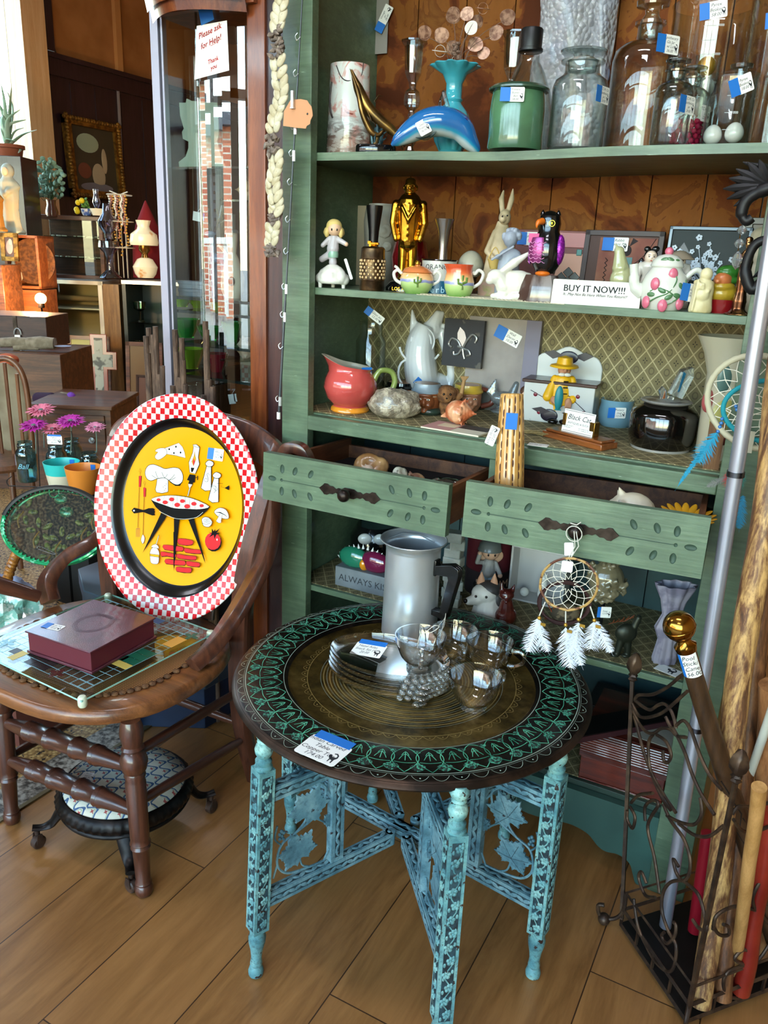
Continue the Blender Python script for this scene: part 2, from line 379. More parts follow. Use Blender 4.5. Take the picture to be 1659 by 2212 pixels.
# terrazzo field left of the diagonal line
p0,p1=atz(0,1779,0),atz(121,1702,0);dr=(p1-p0).normalized();nr=V((-dr.y,dr.x,0))
A,Bp=p0-dr*3.0,p0+dr*2.2
def strip(o0,o1,z,name,m):
 q=[A+nr*o0,Bp+nr*o0,Bp+nr*o1,A+nr*o1];b=B();b.prism([(v.x,v.y)for v in q],z-.004,z);return struct(name,b,m,flat=True)
strip(0,.012,.0055,'trim_1',mt('brass_strip','#6D6249',.5,.6))
strip(.012,.11,.0045,'floor_border',terrazzo2())
q=[A+nr*.11,Bp+nr*.11,V((-1.4,2.2,0)),V((-5.55,2.2,0)),V((-5.55,-4.5,0)),V((-2.8,-4.5,0))]
b=B();b.prism([(v.x,v.y)for v in q],.0005,.0042);struct('floor_terrazzo',b,terrazzo(),flat=True)
b=B();b.b2((-5.6,-4.7,CEIL),(HX,7,CEIL+.1));struct('ceiling',b,mt('ceiling_white','#CFC8BA',.8))
b=B();b.b2((HX,-4.7,0),(HX+.15,7,CEIL));struct('wall_right',b,mt('wall_cream','#B99A74',.85))
b=B();b.b2((-5.75,7,0),(HX+.15,7.15,CEIL));struct('wall_back',b,PLASTER)
# left wall: dark wainscot, plaster above, window towards the front
WZ=2.99;WY0,WY1,WS=.95,3.75,1.3
b=B();b.b2((-5.75,4.02,0),(-5.6,7,WZ));b.b2((-5.75,WY0,0),(-5.6,4.02,WS));b.b2((-5.75,-4.7,0),(-5.6,WY0,WZ))
for y in(4.32,4.62,4.95,5.25,5.6,6.0):b.b2((-5.6,y-.008,.1),(-5.592,y+.008,WZ-.18))
b.b2((-5.6,4.02,WZ-.16),(-5.57,7,WZ-.02));b.b2((-5.6,4.02,WZ-.02),(-5.54,7,WZ+.02))
struct('wall_left',b,WAIN)
b=B();b.b2((-5.75,3.98,WZ+.02),(-5.605,7,CEIL));b.b2((-5.75,-4.7,WZ),(-5.605,WY0,CEIL));b.b2((-5.75,WY0,3.95),(-5.605,4.0,CEIL))
struct('wall_left_upper',b,PLASTER)
b=B();b.b2((-5.62,4.9,WZ+.02),(-5.56,4.97,CEIL));struct('trim_2',b,mt('orange_trim','#B9814B',.7))
b=B();b.b2((-5.6,4.9,.1),(-5.575,4.915,WZ-.02));struct('trim_3',b,mt('grey_bead','#7A6F72',.5))
wf=B();wf.b2((-5.76,WY1,WS),(-5.50,4.0,CEIL));wf.b2((-5.76,WY0-.12,WS),(-5.56,WY0,CEIL));wf.b2((-5.76,WY0,WS-.06),(-5.5,WY1,WS));wf.b2((-5.72,2.3,WS),(-5.68,2.37,3.95))
w1=struct('window_1',wf,CASE);b=B();b.b2((-5.71,WY0,WS),(-5.704,WY1,3.95));struct('window_pane',b,thin('window_glass','#F6FBFA','#E0ECEA'),parent=w1)
b=B();b.b2((-5.58,3.98,WZ+.03),(-5.55,4.13,CEIL));struct('trim_4',b,WAIN)
# front wall behind the camera: shop window onto the street
b=B();b.b2((-5.75,-4.75,0),(HX+.15,-4.6,.48));b.b2((-5.75,-4.75,3.2),(HX+.15,-4.6,CEIL));b.b2((3.3,-4.75,.48),(HX+.15,-4.6,3.2));b.b2((-5.75,-4.75,.48),(-5.55,-4.6,3.2))
struct('wall_front',b,mt('front_wall','#A8977C',.8))
b=B()
for x in(-6.55+1.0,-4.35,-3.15,-1.95,-.75,.45,1.65,3.25):b.b2((x-.035,-4.72,.48),(x+.035,-4.63,3.2))
b.b2((-5.6,-4.72,2.5),(3.3,-4.63,2.57));b.b2((-5.6,-4.72,.46),(3.3,-4.63,.54));w2=struct('window_2',b,mt('window_bar','#D8D4CC',.5))
b=B();b.b2((-5.55,-4.68,.5),(3.3,-4.674,3.2));struct('window_pane',b,_mc['window_glass'],parent=w2)
# street outside
b=B();b.b2((-60,-60,-.3),(40,-4.8,-.2));b.b2((-60,-4.8,-.3),(-5.8,40,-.2));struct('ground',b,mt('street','#9A968C',.9))
bl=T('brick_building','brick building with a white railing across the street, mirrored in the curio glass','building',(-13,-16,0))
b=B();b.b2((-6,-4,-.3),(.5,0,5.2));b.b2((.5,-3.4,-.3),(9,-.6,3.9));obj('wall',b,brick(),bl)
b=B();b.b2((-6.2,-4,5.2),(.7,.3,5.5));b.b2((.5,-3.4,3.9),(9.2,-.3,4.15));obj('roof',b,mt('roof_grey','#4B4F58',.8),bl)
b=B()
for i in range(52):b.b2((-5+i*.28,1.4,0),(-4.94+i*.28,1.46,1.5))
b.b2((-5.1,1.36,1.45),(9.6,1.5,1.58));obj('railing',b,WHITE,bl)
for x in(-4.6,-2.6,2,5):b=B();b.b2((x,-.55 if x>0 else .05,1.6),(x+1,-.45 if x>0 else .08,3.2));obj('window',b,mt('dark_glass','#20262C',.1),bl)
# ceiling fixtures
tubes=mt('fluorescent','#FFFFFF',em='#F1F4FF',es=26.0)
for i,(x,y)in enumerate([(-2.6,-1.6),(.6,-1.2),(-2.6,1.6),(1.0,-3.2),(-1.0,4.2)]):
 t=T('ceiling_light',['long tube light on the ceiling ahead of the shop window','long tube light on the ceiling above the round table','long tube light on the ceiling above the terrazzo floor','long tube light on the ceiling by the right of the shop window','long tube light on the ceiling near the back wall'][i],'ceiling light',(x,y,CEIL-1.0),0,'tube lights')
 b=B();b.b2((-.62,-.09,.03),(.62,.09,.08));b.b2((-.5,-.005,.08),(-.49,.005,1.0));b.b2((.49,-.005,.08),(.5,.005,1.0));obj('housing',b,WHITE,t)
 b=B();b.b2((-.6,-.075,.01),(.6,.075,.03));obj('diffuser',b,tubes,t)
 # ================= green hutch =================
S1,S2,DK,LS,BS=1.598,1.3014,1.0,.531,.2095
SF,BK=.027,.384
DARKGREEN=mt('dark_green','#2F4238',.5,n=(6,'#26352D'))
DWOOD=wood('drawer_wood','#7A4A2A','#5C341D','#3A1F12',.55,1,16,.05)
IRON=mt('dark_bronze','#3A302B',.35,me=.8,n=(40,'#241C18'))
hutch=T('hutch','tall green painted hutch with open shelves and two pulled-out drawers','hutch',(0,0,0))
b=B()
b.b2((-.078,0,0),(0,.026,2.25));b.b2((.96,0,0),(1.04,.026,2.25))
b.b2((-.078,.026,0),(-.055,BK+.02,2.25));b.b2((1.017,.026,0),(1.04,BK+.02,2.25))
b.b2((-.078,0,2.25),(1.04,BK+.02,2.28))
obj('body',b,GREEN,hutch,bev=.0015)
def shelf(z,th,wav=0):
 b=B();n=12
 if wav:
  def f(u,v):
   x=-.055+u*1.072;dz=-.006*math.exp(-((x-.44)/.16)**2)
   y,zz=[(SF,z),(BK,z),(BK,z-th),(SF,z-th)][int(round(v*3))]
   return(x,y,zz+dz)
  b.grid(f,24,3);b.f+=[tuple(i+75*0 for i in(0,))]if 0 else[]
  b.grid(lambda u,v:(-.055+u*1.072,SF,z-v*th-.006*math.exp(-((-.055+u*1.072-.44)/.16)**2)),24,1)
 else:b.b2((-.055,SF,z-th),(1.017,BK,z))
 return b
o=obj('shelf',shelf(S1,.017,1),GREEN,hutch);o['label']='upper green shelf with a sagging front edge'
obj('shelf',shelf(S2,.0165),GREEN,hutch,bev=.001)
b=B();b.b2((-.055,SF,DK-.02),(1.017,BK,DK-.0015));obj('shelf',b,GREEN,hutch,bev=.001)
b=B();b.b2((-.055,SF,LS-.017),(1.017,BK,LS-.0015));obj('shelf',b,GREEN,hutch,bev=.001)
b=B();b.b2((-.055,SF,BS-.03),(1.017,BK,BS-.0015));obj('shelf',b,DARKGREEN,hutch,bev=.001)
for z in(DK,LS,BS):
 b=B();b.b2((-.05,SF+.012,z-.0014),(1.015,BK,z));obj('shelf_liner',b,PAPERH,hutch)
 # back: old boards behind the two upper openings, wallpaper behind the third, teal boards below
b=B();xs=[-.055,.06,.19,.315,.445,.56,.68,.80,.92,1.017]
for x0,x1 in zip(xs,xs[1:]):b.b2((x0+.0015,BK,S2),(x1-.0015,BK+.014,2.25))
obj('back_board',b,BOARDS,hutch)
b=B();b.b2((-.055,BK,DK),(1.017,BK+.012,S2));obj('back_board',b,PAPER,hutch)['label']='back papered with faded diamond flower wallpaper'
TEALB=mt('teal_boards','#2C4B4D',.5,n=(5,'#1F3638'))
b=B();xs=[-.055,.1,.27,.44,.62,.80,1.017]
for x0,x1 in zip(xs,xs[1:]):b.b2((x0+.0015,BK,.02),(x1-.0015,BK+.014,DK-.02))
obj('back_board',b,TEALB,hutch)
b=B();b.b2((-.055,BK+.014,0),(1.017,BK+.02,2.25));obj('backing',b,BLACKM,hutch)
# rail above the drawers, divider, runner rail
b=B();b.b2((0,-.002,.9595),(.96,.024,.9957));obj('rail',b,GREEN,hutch,bev=.0025)
b=B();b.b2((.485,.002,.83),(.535,.024,.959));b.b2((0,.004,.815),(.96,.024,.832));b.b2((-.055,.03,.82),(1.017,BK,.828));obj('divider',b,GREEN,hutch,bev=.0015)
# kick board with scallops
def kick():
 pts=[(0,.195)]
 prof=[(0,0),(.06,0),(.075,.03),(.11,.06),(.16,.075),(.22,.07),(.30,.085),(.40,.105),(.48,.11),(.56,.105),(.66,.085),(.74,.095),(.775,.097),(.81,.088),(.835,.066),(.855,.058),(.885,.062),(.912,.05),(.925,.02),(.935,0),(.96,0)]
 low=bez([(x,z,0)for x,z in prof],4)
 return[(p.x,max(0,p.y))for p in low]+[(.96,.195),(0,.195)]
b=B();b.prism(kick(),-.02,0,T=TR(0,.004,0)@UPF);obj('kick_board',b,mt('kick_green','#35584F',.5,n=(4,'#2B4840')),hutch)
LEAFD=mt('painted_recess_shade','#34483A',.6)  # darker green paints shade into the cut leaves for contrast
def carve_drawer(w,h):
# one drawer in local coordinates: face top-left corner at the origin, x right, z down is negative
 b=B();b.b2((0,0,-h),(w,.02,0))
 f=obj('drawer',b,[GREEN,LEAFD],None)
 c=B();cx=w/2;zc=-h/2-.002
 def leaf(x,z,a,L=.023,W=.0125):c.ell((x,-.0015,z),(L/2,.0055,W/2),rot=M.Rotation(a,3,'Y'),su=10,sv=8)
 for s in(-1,1):
  e=cx+s*(w/2-.052);c.b2((min(e,cx),-.001,zc-.0008),(max(e,cx),.0012,zc+.0008));c.ell((e,-.001,zc),(.004,.004,.004),su=8,sv=6)
  leaf(e+s*.026,zc,0,.024)
  for k,(dx,a)in enumerate(((-.001,pi/2),(-.036,pi/2-.35),(-.078,pi/2-.5))):
   leaf(e+s*dx,zc+.026,s*a if k else a);leaf(e+s*dx,zc-.026,-s*a if k else a)
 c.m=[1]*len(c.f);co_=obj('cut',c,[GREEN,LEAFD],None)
 m=f.modifiers.new('b','BOOLEAN');m.object=co_;m.operation='DIFFERENCE';m.solver='EXACT';m.use_self=True
 dg=bpy.context.evaluated_depsgraph_get();me=bpy.data.meshes.new_from_object(f.evaluated_get(dg))
 bpy.data.objects.remove(co_);bpy.data.objects.remove(f);return me
def mesh_part(name,me,mats,parent,**k):
 for i,m_ in enumerate(mats):
  if i<len(me.materials):me.materials[i]=m_
  else:me.materials.append(m_)
 o=bpy.data.objects.new(name,me);COL.objects.link(o);o.parent=parent;return o
def bat(w=.155,h=.026):
 q=[(0,.011),(.012,.011),(.02,.0065),(.028,.0075),(.034,.004),(.042,.009),(.05,.0085),(.056,.0125),(.064,.0125),(.0675,.0085),(.0775,0)]
 up=[(x,y)for x,y in q];return[(-x,y)for x,y in reversed(up)]+up[1:]+[(x,-y)for x,y in reversed(up[:-1])]+[(-x,-y)for x,y in up[1:-1]]
drawers=[]
for(x,y,z,wd,h,yaw,lean,lab)in[(.012,-.198,.942,.464,.111,.006,-.04,'left drawer pulled out with shells inside'),(.5145,-.2,.9585,.46,.1155,.082,-.053,'right drawer pulled out askew, a dream catcher on its knob')]:
 me=carve_drawer(wd,h);o=mesh_part('drawer',me,[GREEN,LEAFD],hutch);me.shade_smooth();me.set_sharp_from_angle(angle=R(30))
 o.matrix_world=TR(x,y,z)@RZ(yaw)@RX(lean);o['label']=lab
 m=o.modifiers.new('bv','BEVEL');m.width=.003;m.segments=2;m.limit_method='ANGLE';m.angle_limit=R(80)
 b=B();d=.36
 b.b2((.012,.019,-h+.012),(.024,d,-.014));b.b2((wd-.024,.019,-h+.012),(wd-.012,d,-.014));b.b2((.012,d-.012,-h+.012),(wd-.012,d,-.03));b.b2((.02,.019,-h+.014),(wd-.02,d,-h+.022))
 q=obj('drawer_box',b,DWOOD,o,bev=.001)
 b=B();b.prism(bat(),0,.0025,T=TR(wd/2,-.0005,-h/2-.002)@UPF);q=obj('handle_plate',b,IRON,o,bev=.0006)
 b=B();b.lathe([(.006,0),(.005,.006),(.005,.012),(.011,.016),(.0145,.022),(.0135,.029),(.008,.034),(0,.035)],T=TR(wd/2,-.002,-h/2-.002)@RX(pi/2));obj('knob',b,IRON,o)
 drawers.append((o,wd,h))
 # ================= round copper-topped table =================
TC=V((.473,-.317,0));TZ=.570;TRr=.36
TURQ=mt('turquoise_paint','#5FA3AC',.45);g=NT(TURQ);v=g.pos((1,1,1))
c=g.ramp(g.noise(v,16,5,.6),[(.35,'#477880'),(.5,'#6C9FA0'),(.66,'#9AC2B8')]);chip=g.math('GREATER_THAN',g.noise(v,55,4,.6),.625);c=g.mix(g.math('MULTIPLY',g.ramp(g.noise(v,120,3,.7),[(.5,0),(.62,1)]),.45),c,'#3A4A48');c=g.mix(chip,c,'#33231F');g.col(c);g.bump(g.noise(v,90,3),.3,.001)
BLUEP=mt('blue_grey_paint','#5C8FAC',.45);g=NT(BLUEP);v=g.pos((1,1,1))
c=g.ramp(g.noise(v,14,5,.6),[(.35,'#3C5F6C'),(.5,'#5C8490'),(.68,'#86A8AE')]);chip=g.math('GREATER_THAN',g.noise(v,60,4,.6),.68);c=g.mix(g.math('MULTIPLY',g.ramp(g.noise(v,120,3,.7),[(.5,0),(.62,1)]),.35),c,'#2C4450');c=g.mix(chip,c,'#2A2226');g.col(c)
GROUND=mt('carved_ground','#2A444C',.7,n=(70,'#1A2226'))
table=T('round_table','round carved table with turquoise folding legs under an engraved copper tray top','table',(TC.x,TC.y,0))
# --- tray top
COPPER=mt('dark_copper','#2B221C',.33,me=.75);g=NT(COPPER);v=g.pos((1,1,1))
c=g.ramp(g.noise(v,22,6,.65),[(.38,'#14110F'),(.5,'#231C17'),(.68,'#3D3026')]);g.col(c);g.bump(g.noise(v,130,3),.25,.001)
BRASSC=mt('worn_brass','#6B5630',.34,me=.8);g=NT(BRASSC);v=g.pos((1,1,1))
c=g.ramp(g.noise(v,14,6,.65),[(.36,'#3D3018'),(.5,'#6A5428'),(.68,'#8E7440')]);g.col(c)
RIMC=mt('rim_copper','#44342A',.42,me=.8,n=(18,'#2A211B'))
PATINA=mt('green_patina','#63C29B',.7,n=(25,'#2F8468',.42,.62));GREYLINE=mt('pale_engraving','#9FB0A0',.5,me=.3);GOLDLINE=mt('gold_engraving','#B59A5C',.35,me=.6)
PSPK=mt('speckled_patina','#2A7A62',.7);g=NT(PSPK);v=g.pos((1,1,1));g.col(g.ramp(g.noise(v,260,2,.6),[(.46,'#171513'),(.54,'#2C6E5A'),(.66,'#4FA585')]))
def trz(r):
# height of the top surface at radius r: flat dish, soft shoulder, raised border, dropping rim
 pts=[(0,-.010),(.235,-.010),(.252,-.008),(.262,-.001),(.272,.001),(.335,.000),(.352,-.003),(.360,-.009)]
 for(a,za),(b_,zb)in zip(pts,pts[1:]):
  if r<=b_:return za+(zb-za)*(r-a)/(b_-a)
 return pts[-1][1]
def tp(r,a,lift=.0004):return V((r*cos(a),r*sin(a),TZ+trz(r)+lift))
b=B();rs=[0,.02,.06,.10,.14,.18,.235,.246,.252,.262,.272,.30,.335,.344,.352,.357,.360]
b.lathe([(r,TZ+trz(r))for r in rs]+[(.363,TZ-.013),(.361,TZ-.017),(.355,TZ-.016),(.345,TZ-.012),(.26,TZ-.010),(.24,TZ-.018),(0,TZ-.018)],seg=144,mi=[1]*8+[0]*6+[2]*8)
# engraving cut through the finish, filled with verdigris
def arc(r,w_,mi,n=144):b.rib([tp(r,2*pi*i/n)for i in range(n)],w_,mi=mi,cyc=True)
for i,r in enumerate([.055+.0125*k for k in range(11)]):arc(r,.0016,5);arc(r+.006,.0005,4)
for r,w_,mi in[(.213,.0012,5),(.2525,.001,0),(.2605,.0015,4),(.336,.0016,4),(.3395,.0006,4),(.3555,.0007,2)]:arc(r,w_,mi)
n=56
for i in range(n):
 a0=2*pi*i/n;b.rib([tp(.214+.011*sin(pi*k/8),a0+2*pi/n*k/8)for k in range(9)],.0009,mi=5);b.ell(tp(.2185,a0+pi/n,0),(.0012,.0012,.0005),5,su=6,sv=4)
n=44
def lob(r0,r1,hw,a0,mi,wd,n_=10,sgn=1):
 return[tp(r0+(r1-r0)*k/n_,a0+sgn*hw*sin(pi*(k/n_)**.85)/((r0+r1)/2))for k in range(n_+1)]
for i in range(n):
 a0=2*pi*i/n;da=2*pi/n
 # overlapping pointed petals with a speckled heart and a little sprig
 for s in(-1,1):b.rib(lob(.264,.333,.0240,a0,3,.0013,12,s),.0013,mi=3)
 q=lob(.309,.332,.014,a0+da/2,0,0,6,1);q2=lob(.309,.332,.014,a0+da/2,0,0,6,-1)
 b.face([p_ for p_ in q]+[p_ for p_ in reversed(q2[1:-1])],6)
 b.rib([tp(.277,a0-.055*0),tp(.302,a0)],.0013,mi=3)
 for s in(-1,1):
  b.rib([tp(.284+.016*k/5,a0+s*(.035*(k/5)**.6))for k in range(6)],.0011,mi=3)
  b.rib([tp(.278+.010*k/5,a0+s*(.022*(k/5)**.6))for k in range(6)],.001,mi=3)
 b.rib([tp(.3065+.002*sin(pi*k/6),a0-.06+.12*k/6)for k in range(7)],.0011,mi=3)
 q=lob(.271,.283,.008,a0+da/2,0,0,5,1);q2=lob(.271,.283,.008,a0+da/2,0,0,5,-1);b.face(q+list(reversed(q2[1:-1])),6)
n=62
for i in range(n):
 a0=2*pi*i/n;b.rib([tp(.341+.0105*sin(pi*k/8)**.8,a0+2*pi/n*(.08+.84*k/8))for k in range(9)],.0008,mi=4)
 if i%2:b.ell(tp(.3455,a0+pi/n,0),(.0016,.0016,.0006),4,su=6,sv=4)
tb=obj('tabletop',b,[COPPER,BRASSC,RIMC,PATINA,GREYLINE,GOLDLINE,PSPK],table,ang=60);tb['label']='dark copper tray top engraved with green petals round a brass dish'
# --- legs
def flower(b,x,z,s,mi=0,T=None):
 for k in range(5):
  a=2*pi*k/5+pi/2;b.ell((x+s*.62*cos(a),-.0006,z+s*.62*sin(a)),(s*.46,.0016,s*.46),mi,T,7,4)
 b.ell((x,-.0012,z),(s*.25,.0018,s*.25),mi,T,6,4)
def chain(b,x0,z0,x1,z1,w_,mi=0,T=None,n=None):
# running leaf chain along a bar
 L=sqrt((x1-x0)**2+(z1-z0)**2);n=n or int(L/.014);a=atan2(z1-z0,x1-x0)
 for i in range(n):
  t=(i+.5)/n;x=x0+(x1-x0)*t;z=z0+(z1-z0)*t
  b.ell((x,-.0003,z),(L/n*.70,.0012,w_*.36),mi,T,7,4,rot=M.Rotation(-a+(.45 if i%2 else-.45),3,'Y'))
def leg_mesh(top,seed=0):
# local: foot at origin, z up; carved face towards -x side faces
 b=B();s=.0165
 b.lathe([(.010,0),(.0145,.004),(.0155,.012),(.0135,.020),(.0105,.026),(.0125,.031),(.0115,.036),(.0105,.046),(.0125,.065),(.0165,.083),(.0175,.096),(.0145,.108),(.0155,.114),(.0135,.12)],seg=20,mi=0)
 z0,z1=.115,.480
 b.b2((-s,-s,z0),(s,s,z1),0)
 for k in range(4):
  X=RZ(k*pi/2)@TR(0,-s-.0002,0)
  b.b2((-.0105,-.0004,z0+.008),(.0105,.0004,z1-.012),1,X)
  n_=13
  b.rib([(.0062*sin(i*pi/4),-.0012,z0+.01+(z1-z0-.03)*i/52)for i in range(53)],.0022,(0,-1,0),0,T=X)
  for i in range(n_):flower(b,-.0030 if i%2 else .0030,z0+.022+(z1-z0-.045)*i/(n_-1),.0082,0,X)
  for i in range(26):b.ell((.0075*(1 if i%2 else-1),-.0006,z0+.014+(z1-z0-.03)*i/25),(.0026,.001,.0045),0,X,6,4)
 b.lathe([(.0165,.478),(.017,.484),(.0135,.488),(.0155,.492),(.0155,.497),(.010,.502),(.0155,.510),(.0175,.519),(.0150,.528),(.0100,.533),(.0135,.536),(.0115,.540),(.0165,.548),(.0160,.556),(.011,.562)],seg=20,mi=0,fn=lambda a,z:1+(.04*sin(9*a)if .537<z<.56 else 0))
 return b
def grape_leaf(s,seed=0):
 q=[];lobes=[(90,1.0),(35,.88),(-20,.72),(-60,.5),(-90,.22),(-120,.5),(200,.72),(145,.88)]
 P=sorted([(R(a),r)for a,r in lobes],key=lambda t:t[0]%(2*pi));n=len(P)
 for i in range(n):
  a0,r0=P[i];a1,r1=P[(i+1)%n];a0%=2*pi;a1%=2*pi
  if a1<a0:a1+=2*pi
  for k in range(8):
   t=k/8;rr=(r0*(1-t)+r1*t)*(1-.26*sin(pi*t));rr*=1+(.075 if k%2==0 else-.04)
   a=a0+(a1-a0)*t;q.append((s*rr*cos(a),s*rr*sin(a)))
 return q
def lattice(w_,h,mir=False):
# pierced vine panel, x 0..w, z 0..h, facing -y
 b=B();X=SCL(-1,1,1)@TR(-w_,0,0)if mir else M()
 def P(x,z):return X@V((x,0,z))
 def leafat(x,z,s,a):
  Q=X@TR(x,.0025,z)@RX(pi/2)@RZ(a);L=grape_leaf(s);b.prism(L,-.001,.0035,T=Q)
  for r in(90,35,-20,200,145):b.rib([(s*.75*t*cos(R(r)),s*.75*t*sin(R(r)),.0038)for t in(0,.5,1)],.0010,mi=1,T=Q)
 leafat(w_*.42,h*.70,w_*.44,.5);leafat(w_*.55,h*.27,w_*.42,-.35)
 for pts,r in(([(w_*.1,h*.04),(w_*.35,h*.05),(w_*.75,h*.10),(w_*.93,h*.25),(w_*.86,h*.45),(w_*.6,h*.52),(w_*.25,h*.62),(w_*.08,h*.85),(w_*.22,h*.97)],.0026),([(w_*.6,h*.52),(w_*.45,h*.6),(w_*.42,h*.7)],.0022),([(w_*.86,h*.45),(w_*.97,h*.55),(w_*.93,h*.68)],.002),
([(0,h*.42),(w_*.12,h*.5),(w_*.3,h*.6)],.002),([(w_*.93,h*.25),(w_,h*.12)],.002),([(w_*.22,h*.97),(w_*.5,h*.96),(w_*.75,h*1.0)],.0022),([(w_*.1,h*.04),(0,h*.16)],.0022),([(w_*.35,h*.05),(w_*.5,h*.12),(w_*.55,h*.27)],.002),([(w_*.08,h*.85),(0,h*.78)],.002)):
  b.tube([X@V((p_[0],.001,p_[1]))for p_ in[(q.x,q.y)for q in bez([(x,z,0)for x,z in pts],5)]],r,6)
 for dx,dz in((0,0),(.006,.005),(-.005,.006),(.001,.011),(.006,-.005),(-.003,-.007)):b.ell(X@V((w_*.85+dx*.8,.001,h*.55+dz)),.0038,0,None,7,5)
 leafat(w_*.04,h*.50,w_*.16,1.4)
 return b
ZT,ZB=.405,.165
legs=[('L',(.322,-.648),(.333,-.628),0),('F',(.722,-.648),(.700,-.590),0),('R',(.805,-.365),(.802,-.365),1)]
c2=V((TC.x,TC.y))
for k,nm in((0,'opp'),(1,'opp'),(2,'opp')):
 f,t,_=V(legs[k][1]),V(legs[k][2]),0
 d=(c2-V(legs[k][2])).normalized();legs.append(('o',tuple(c2+d*.335),tuple(c2+d*.330),legs[k][3]))
LM=None
for nm,ft,tt,thru in legs:
 f3=V((ft[0],ft[1],0));t3=V((tt[0],tt[1],.56));ax=(t3-f3).normalized()
 rad=V((tt[0]-TC.x,tt[1]-TC.y,0));ang=atan2(rad.y,rad.x);L=rad.length
 if LM is None:o=obj('leg',leg_mesh(0),[TURQ,GROUND],table);LM=o.data
 else:o=bpy.data.objects.new('leg',LM);COL.objects.link(o);o.parent=table
 o['label']='square carved leg with flower vine and turned ends'
 X=TR(-TC.x,-TC.y,0)@TR(f3)@V((0,0,1)).rotation_difference(ax).to_matrix().to_4x4()@RZ(ang)
 o.matrix_local=X
 # panel: local x from hub outward, y thickness
 P=RZ(ang)
 for zb,zn in((ZB,'lower_arm'),(ZT,'upper_arm')):
  b=B();x0=-.02 if thru else .035;x1=L-.014
  if nm=='F' or 1:x1+=(f3-V((tt[0],tt[1],0))).length*(1-zb/.56)*.9
  b.b2((x0,-.011,zb),(x1,.011,zb+.030),0)
  if not thru:b.lathe([(.011,zb),(.011,zb+.030)],(x0,0,0),14,0);b.lathe([(.004,zb+.030),(.004,zb+.0315),(.0025,zb+.0325),(0,zb+.0325)],(x0+.003,0,0),10,0)
  for sy in(1,-1):
   Q=TR(0,-.0112,0)if sy>0 else RZ(pi)@TR(0,-.0112,0)
   a0,a1=(x0+.008,x1-.004)if sy>0 else(-x1+.004,-x0-.008)
   b.b2((a0,-.0003,zb+.008),(a1,.0005,zb+.022),1,Q);chain(b,a0,zb+.015,a1,zb+.015,.013,0,Q)
  Q=TR(0,0,zb+.0302)@RX(-pi/2)
  b.b2((x0+.012,-.0003,-.006),(x1-.004,.0005,.006),1,Q);chain(b,x0+.014,0,x1-.004,0,.012,0,Q)
  q=obj(zn,b,[BLUEP,GROUND],table);q.matrix_local=P
 xs=.165;b=B();b.b2((xs,-.009,ZB+.028),(xs+.030,.009,ZT+.002),0)
 for sy in(1,-1):
  Q=TR(0,-.0092,0)if sy>0 else RZ(pi)@TR(0,-.0092,0);xc=xs+.015 if sy>0 else-xs-.015
  b.b2((xc-.006,-.0003,ZB+.04),(xc+.006,.0005,ZT-.008),1,Q);chain(b,xc,ZB+.042,xc,ZT-.01,.011,0,Q)
 q=obj('stile',b,[BLUEP,GROUND],table);q.matrix_local=P
 w_=L-.016-(xs+.03);b=lattice(w_,ZT-ZB-.030)
 q=obj('vine_panel',b,[BLUEP,GROUND],table);q.matrix_local=P@TR(xs+.03,0,ZB+.030);q['label']='pierced panel of carved grape leaves'
 # ================= helpers for price tags and writing =================
TAGW=mt('tag_card','#F1EFE9',.6);TAPE=mt('blue_tape','#1E6FC4',.55);INK=mt('ink','#23262B',.7);REDINK=mt('red_ink','#B8252B',.7);STRING=mt('string','#D8D2C2',.8)
CATP=[(0,0),(.18,-.1),(.2,-.55),(.3,-.55),(.32,-.2),(.55,-.25),(.6,-.6),(.72,-.6),(.72,-.1),(.9,.2),(.8,.55),(.5,.75),(.2,.65),(.25,.55),(.5,.6),(.68,.45),(.7,.25),(.45,.15),(.2,.2),(.12,.42),(.02,.38),(-.1,.42),(-.15,.2)]
def price_tag(par,X,w_,h,lines,tape=None,tw=.012,cat=True,fs=None,round_=.0025):
# X: local matrix, origin at the card centre, x right, y up, z out of the card
 b=B();q=[]
 for sx,sy,a0 in((1,1,0),(-1,1,90),(-1,-1,180),(1,-1,270)):
  for k in range(4):a=R(a0+30*k);q.append((sx*(w_/2-round_)+round_*cos(a),sy*(h/2-round_)+round_*sin(a)))
 b.prism(q,0,.0004,0)
 n=len(lines);fs=fs or min(h/(n+.6),w_*.24)
 cw=w_*.22 if cat else 0
 for i,s_ in enumerate(lines):
  if s_:b.text(s_,fs,TR(-cw*.35,(n-1)/2*fs*1.02-i*fs*1.02,.0006),1,shear=.25)
 if cat:b.prism([(w_/2-w_*.26+x*w_*.2,-h*.18+y*h*.34)for x,y in CATP],.0004,.0006,1)
 o=obj('price_tag',b,[TAGW,INK],par,flat=True);o.matrix_local=X
 if tape:
  b=B();tx={'L':-w_/2-tw*.35,'R':w_/2+tw*.35}.get(tape,0);ty=h/2+tw*.2 if tape=='T' else 0
  a,c=(tw,h*.95)if tape in 'LR' else(w_*.9,tw)
  b.box((tx,ty,.0008),(a,c,.0004));t=obj('tape',b,TAPE,o,flat=True);t['label']='piece of blue tape'
 return o
def face_mat(loc,az=0,tilt=0,roll=0):
# card matrix: faces heading az (0 = towards -Y), leaning back by tilt
 return TR(*loc)@RZ(az)@RX(pi/2-tilt)@RZ(roll)
